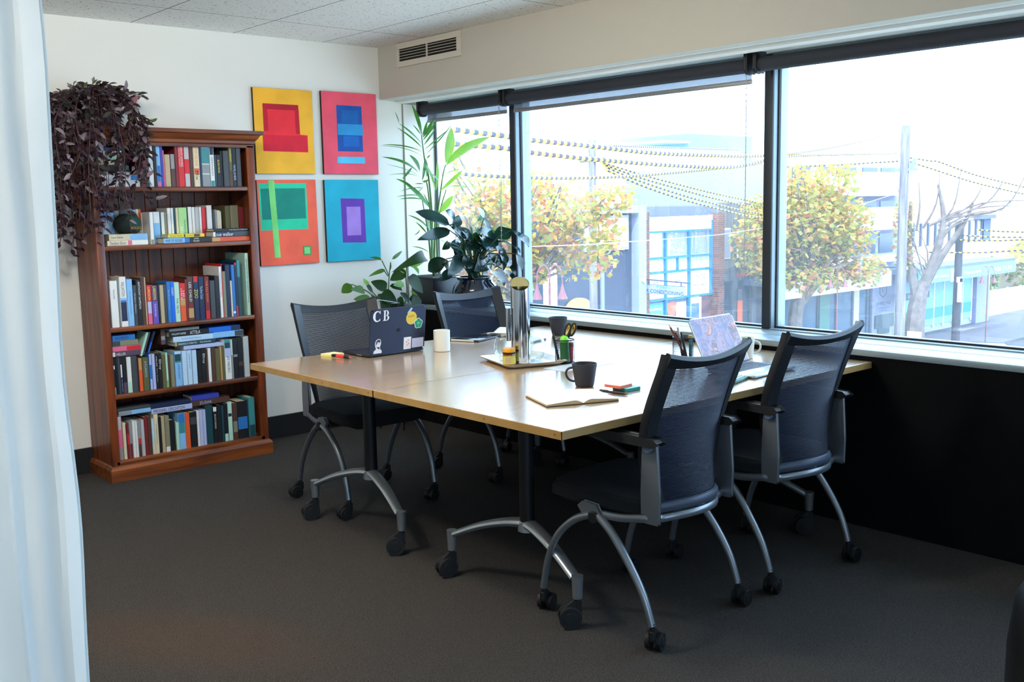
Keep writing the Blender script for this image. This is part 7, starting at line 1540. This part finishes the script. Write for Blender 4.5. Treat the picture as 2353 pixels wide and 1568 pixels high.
CABLES = [
([(7.23,9.57,2.32),(7.71,9.73,2.3),(8.89,10.13,2.28),(9.42,10.3,2.26),(11.24,10.91,2.25),(13.7,11.74,2.23),(17.01,12.85,2.29),(19.91,13.82,2.38),(23.65,15.08,2.6),(28.65,16.75,3.01),(35.23,18.95,3.66)], .038, 'uppermost striped cable sweeping from the palm to above the timber pole'),
([(7.53,9.98,2.18),(8.02,10.13,2.16),(9.22,10.51,2.15),(9.75,10.68,2.12),(12.02,11.39,2.07),(15.43,12.46,2.05),(18.32,13.37,2.1),(21.72,14.45,2.41),(25.75,15.72,2.59),(35.34,18.74,2.95)], .038, 'second striped cable from the top, just under the uppermost one'),
([(9.92,12.55,1.9),(10.69,12.84,1.87),(12.27,13.44,1.86),(13.85,14.04,1.87),(16.6,15.09,1.94),(19.87,16.33,2.09),(22.99,17.51,2.25),(27.93,19.38,2.53)], .034, 'level striped cable in front of the left tree, crossing the upper two at the right'),
([(18.87,17.88,2.4),(20.98,18.28,2.09),(22.89,18.64,1.85),(25.02,19.05,1.6),(28.41,19.69,1.25),(32.07,20.39,.84)], .026, 'top one of four striped cables falling to the right over the shops'),
([(19.06,17.98,2.35),(20.84,18.31,2.03),(22.96,18.7,1.73),(25.08,19.09,1.45),(28.45,19.72,1.08),(32.07,20.39,.75)], .026, 'second from top of four striped cables falling to the right'),
([(19.24,18.08,2.29),(20.74,18.3,1.96),(22.85,18.61,1.58),(24.83,18.9,1.29),(27.94,19.36,.92),(32.31,20.01,.66)], .026, 'third from top of four striped cables falling to the right'),
([(19.38,18.21,2.23),(20.9,18.36,1.84),(22.77,18.54,1.46),(24.84,18.75,1.14),(27.41,19.0,.82),(32.61,19.5,.64)], .026, 'lowest of four striped cables falling to the right over the shops'),
([(29.98,19.93,2.46),(31.94,19.48,2.51),(33.59,19.11,2.58),(35.36,18.7,2.66)], .03, 'short striped cable reaching the left side of the pale timber pole'),
([(35.51,18.41,2.79),(36.71,18.1,2.66),(37.15,17.98,2.62),(39.0,17.51,2.15),(41.75,16.8,1.66),(42.94,16.49,1.48)], .03, 'upper striped cable leaving the pale timber pole to the right'),
([(35.78,18.54,2.67),(37.27,18.11,2.31),(39.16,17.57,1.86),(41.8,16.81,1.39),(42.95,16.47,1.22)], .03, 'lower striped cable leaving the pale timber pole to the right'),
([(38.38,17.06,.1),(38.0,16.02,.06),(37.37,14.28,.05)], .028, 'topmost striped cable right of the dark timber pole'),
([(38.13,17.6,-.1),(37.75,15.91,-.14),(37.37,14.27,-.1)], .028, 'second striped cable from the top at the dark timber pole'),
([(38.07,17.73,-.27),(37.7,15.88,-.26),(37.37,14.27,-.15)], .028, 'third striped cable from the top at the dark timber pole'),
([(37.65,18.61,-.74),(37.53,16.73,-.71),(37.47,15.77,-.64),(37.37,14.25,-.51)], .028, 'lowest striped cable passing the dark timber pole')]
M_YEL = mat('#e8c23c', .5, key='cable_yellow'); M_CBK = mat('#3c3a4a', .6, key='cable_black')
for pts, r_, lab in CABLES:
    P = catmull(pts, 6); L_ = sum((P[i+1]-P[i]).length for i in range(len(P)-1)); n = max(8, int(L_/.105)); Q = []; acc = 0; i = 0
    for k in range(n+1):
        d = L_*k/n
        while i < len(P)-2 and acc+(P[i+1]-P[i]).length < d: acc += (P[i+1]-P[i]).length; i += 1
        s_ = (P[i+1]-P[i]).length; Q.append(P[i].lerp(P[i+1], (d-acc)/s_ if s_ else 0))
    o = MB().tube(Q, r_, 6, mis=[k % 2 for k in range(n+1)]).build('striped_cable', [M_YEL, M_CBK])
    tag(o, lab, 'power cable', 'yellow and black striped overhead cables')
tag(MB().tube([(10.78, 11.82, .73), (13.27, 12.92, .64), (16.97, 14.54, .56), (22.48, 16.96, .46), (27.95, 19.36, .46), (29.99, 19.91, .61), (32.48, 19.43, .88), (35.26, 18.9, 1.43)], .007, 5).build('overhead_wire', M_WHT), 'thin white wire sagging across the street below the striped cables', 'wire')

# trees
BARK = mat('#6a5e58', .9, key='plane_tree_bark', var=.35, scale=4, bump=.4)
def tree(name, label, base, limbs, clumps, seed, size, mats_w):
    t = thing(name, label, 'tree', base); r = random.Random(seed); q = MB()
    for pts, r0, r1 in limbs:
        p = catmull([Vector(a)-Vector(base) for a in pts], 4); q.tube(p, [r0+(r1-r0)*i/(len(p)-1) for i in range(len(p))], 8)
    for c, rad, n in clumps:
        for k in range(max(3, n//70)):
            e = Vector(c)-Vector(base)+Vector((r.uniform(-1, 1)*rad[0], r.uniform(-1, 1)*rad[1], r.uniform(-1, 1)*rad[2]))*.8
            s = Vector(limbs[0][0][-1])-Vector(base); m_ = s.lerp(e, .5)+Vector((r.uniform(-.3, .3), r.uniform(-.3, .3), r.uniform(-.1, .3))); q.tube(catmull([s, m_, e], 3), [.05]+[.03]*3+[.015]*3, 5)
    q.build('trunk_and_branches', BARK, t)
    q = MB()
    for c, rad, n in clumps: clump(q, Vector(c)-Vector(base), rad, n, size, mats_w, r, .25)
    if clumps: q.build('foliage', L_OUT, t)
    return t
tree('street_tree', 'autumn street tree with gold and rust leaves behind the left window panes', (14.0, 16.2, GZ), [([(14.0, 16.2, GZ), (14.05, 16.1, -2.5), (14.2, 15.9, -.5)], .2, .12)],
     [((14.2, 15.6, 1.2), (1.5, 1.2, .95), 1500), ((12.9, 16.0, 1.0), (1.0, 1.0, 1.3), 1100), ((15.6, 15.3, .6), (1.0, .8, .9), 900), ((13.8, 15.9, .2), (1.3, 1.0, .7), 1000), ((16.3, 15.2, 1.5), (.7, .6, .35), 260), ((12.3, 16.0, 2.6), (.6, .5, .5), 120), ((12.2, 16.4, -.3), (.7, .7, 1.0), 500)], 3, .15, (0, 0, 1, 1, 2))
tree('street_tree', 'autumn street tree with a forked pale trunk behind the middle mullion', (30.2, 19.55, GZ), [([(30.2, 19.55, GZ), (30.2, 19.5, -2.6), (30.4, 19.3, -1.2)], .30, .2), ([(30.3, 19.4, -2.4), (29.9, 19.6, -1.5), (29.6, 19.6, -.6)], .16, .08), ([(30.3, 19.4, -2.2), (31.0, 19.0, -1.2), (31.6, 18.8, .2)], .16, .07)],
     [((30.2, 19.3, .6), (2.4, 1.1, 1.5), 2600), ((28.0, 19.6, .2), (1.0, .7, 1.4), 900), ((32.0, 18.9, .3), (1.6, 1.0, 1.3), 1200), ((30.3, 19.2, -1.2), (2.4, 1.0, .6), 900), ((31.5, 19.0, 2.0), (1.2, .8, .7), 350), ((29.5, 19.3, 2.0), (1.2, .8, .6), 300), ((32.6, 18.4, -1.1), (1.2, .7, .6), 400)], 5, .2, (0, 0, 0, 1, 1, 2))
base = (36.6, 18.5, GZ)
tree('street_tree', 'mostly bare street tree with a thick trunk right of the pale pole', base, [([base, (36.6, 18.45, -3.2), (36.65, 18.35, -2.3), (36.75, 18.2, -1.8)], .42, .24), ([(36.6, 18.4, -2.6), (36.5, 18.6, -1.4), (36.45, 18.7, -.6), (36.45, 18.7, 1.2)], .2, .06), ([(36.7, 18.3, -2.1), (36.9, 17.85, -.6), (37.0, 17.7, .6), (36.9, 17.9, 1.8)], .22, .05), ([(36.75, 18.2, -1.9), (37.0, 17.7, -.8), (37.3, 17.1, .3), (37.4, 16.8, 1.1)], .18, .03)]
     + [([(36.45+.1*k, 18.7-.2*k, .0+.1*k), (36.3+.25*k, 18.9-.5*k, .9+.1*(k % 3)), (36.2+.3*k, 19.1-.65*k, 1.7+.25*(k % 4))], .05, .012) for k in range(7)]
     + [([(36.9, 17.85, -.5+.2*k), (37.0+.1*k, 17.5-.2*k, .1+.2*k), (37.1+.2*k, 17.2-.45*k, .35+.16*k)], .045, .012) for k in range(6)],
     [((36.3, 18.9, .3), (.45, .4, 1.2), 300), ((36.35, 18.8, -.9), (.4, .35, .5), 160)], 9, .16, (0, 0, 1, 2))

# parked car, only its roof shows over the sill
t = thing('parked_car', 'pale silver-blue car on the road, only its roof visible over the sill', 'car', (31.3, 13.5, GZ), math.radians(24))
paint = mat('#aab4c6', .25, .3, coat=.8, key='silver_blue_car_paint')
prof = [(-2.1, .35), (-2.1, .75), (-1.9, .92), (-1.35, 1.0), (-.75, 1.40), (-.1, 1.47), (.6, 1.42), (1.25, 1.02), (1.95, .88), (2.1, .6), (2.1, .35)]
q = MB(); vs = []; n = len(prof)
for yy, k in ((-.85, .0), (-.62, 1.0), (.62, 1.0), (.85, .0)):
    for x, z in prof: vs.append((x*(.97+.03*k), yy if z < 1.05 else yy*.80, z if (k or z < 1.05) else z-.10))
q.add(vs, [(i*n+j, i*n+j+1, (i+1)*n+j+1, (i+1)*n+j) for i in range(3) for j in range(n-1)]+[tuple(range(n-1, -1, -1)), tuple(3*n+j for j in range(n))], 0, True); q.build('body', paint, t)
q = MB(); q.add([(-1.25, -.55, 1.08), (-1.25, .55, 1.08), (-.78, .48, 1.40), (-.78, -.48, 1.40)], [(0, 1, 2, 3)]); q.add([(1.18, -.55, 1.08), (1.18, .55, 1.08), (.66, .48, 1.425), (.66, -.48, 1.425)], [(0, 3, 2, 1)]); q.build('windscreen', mat('#2c343c', .08), t)
for x in (-1.3, 1.3):
    for yy in (-.8, .8): MB().tube([(x, yy-.09, .32), (x, yy+.09, .32)], .32, 18).build('wheel', M_BLK, t)
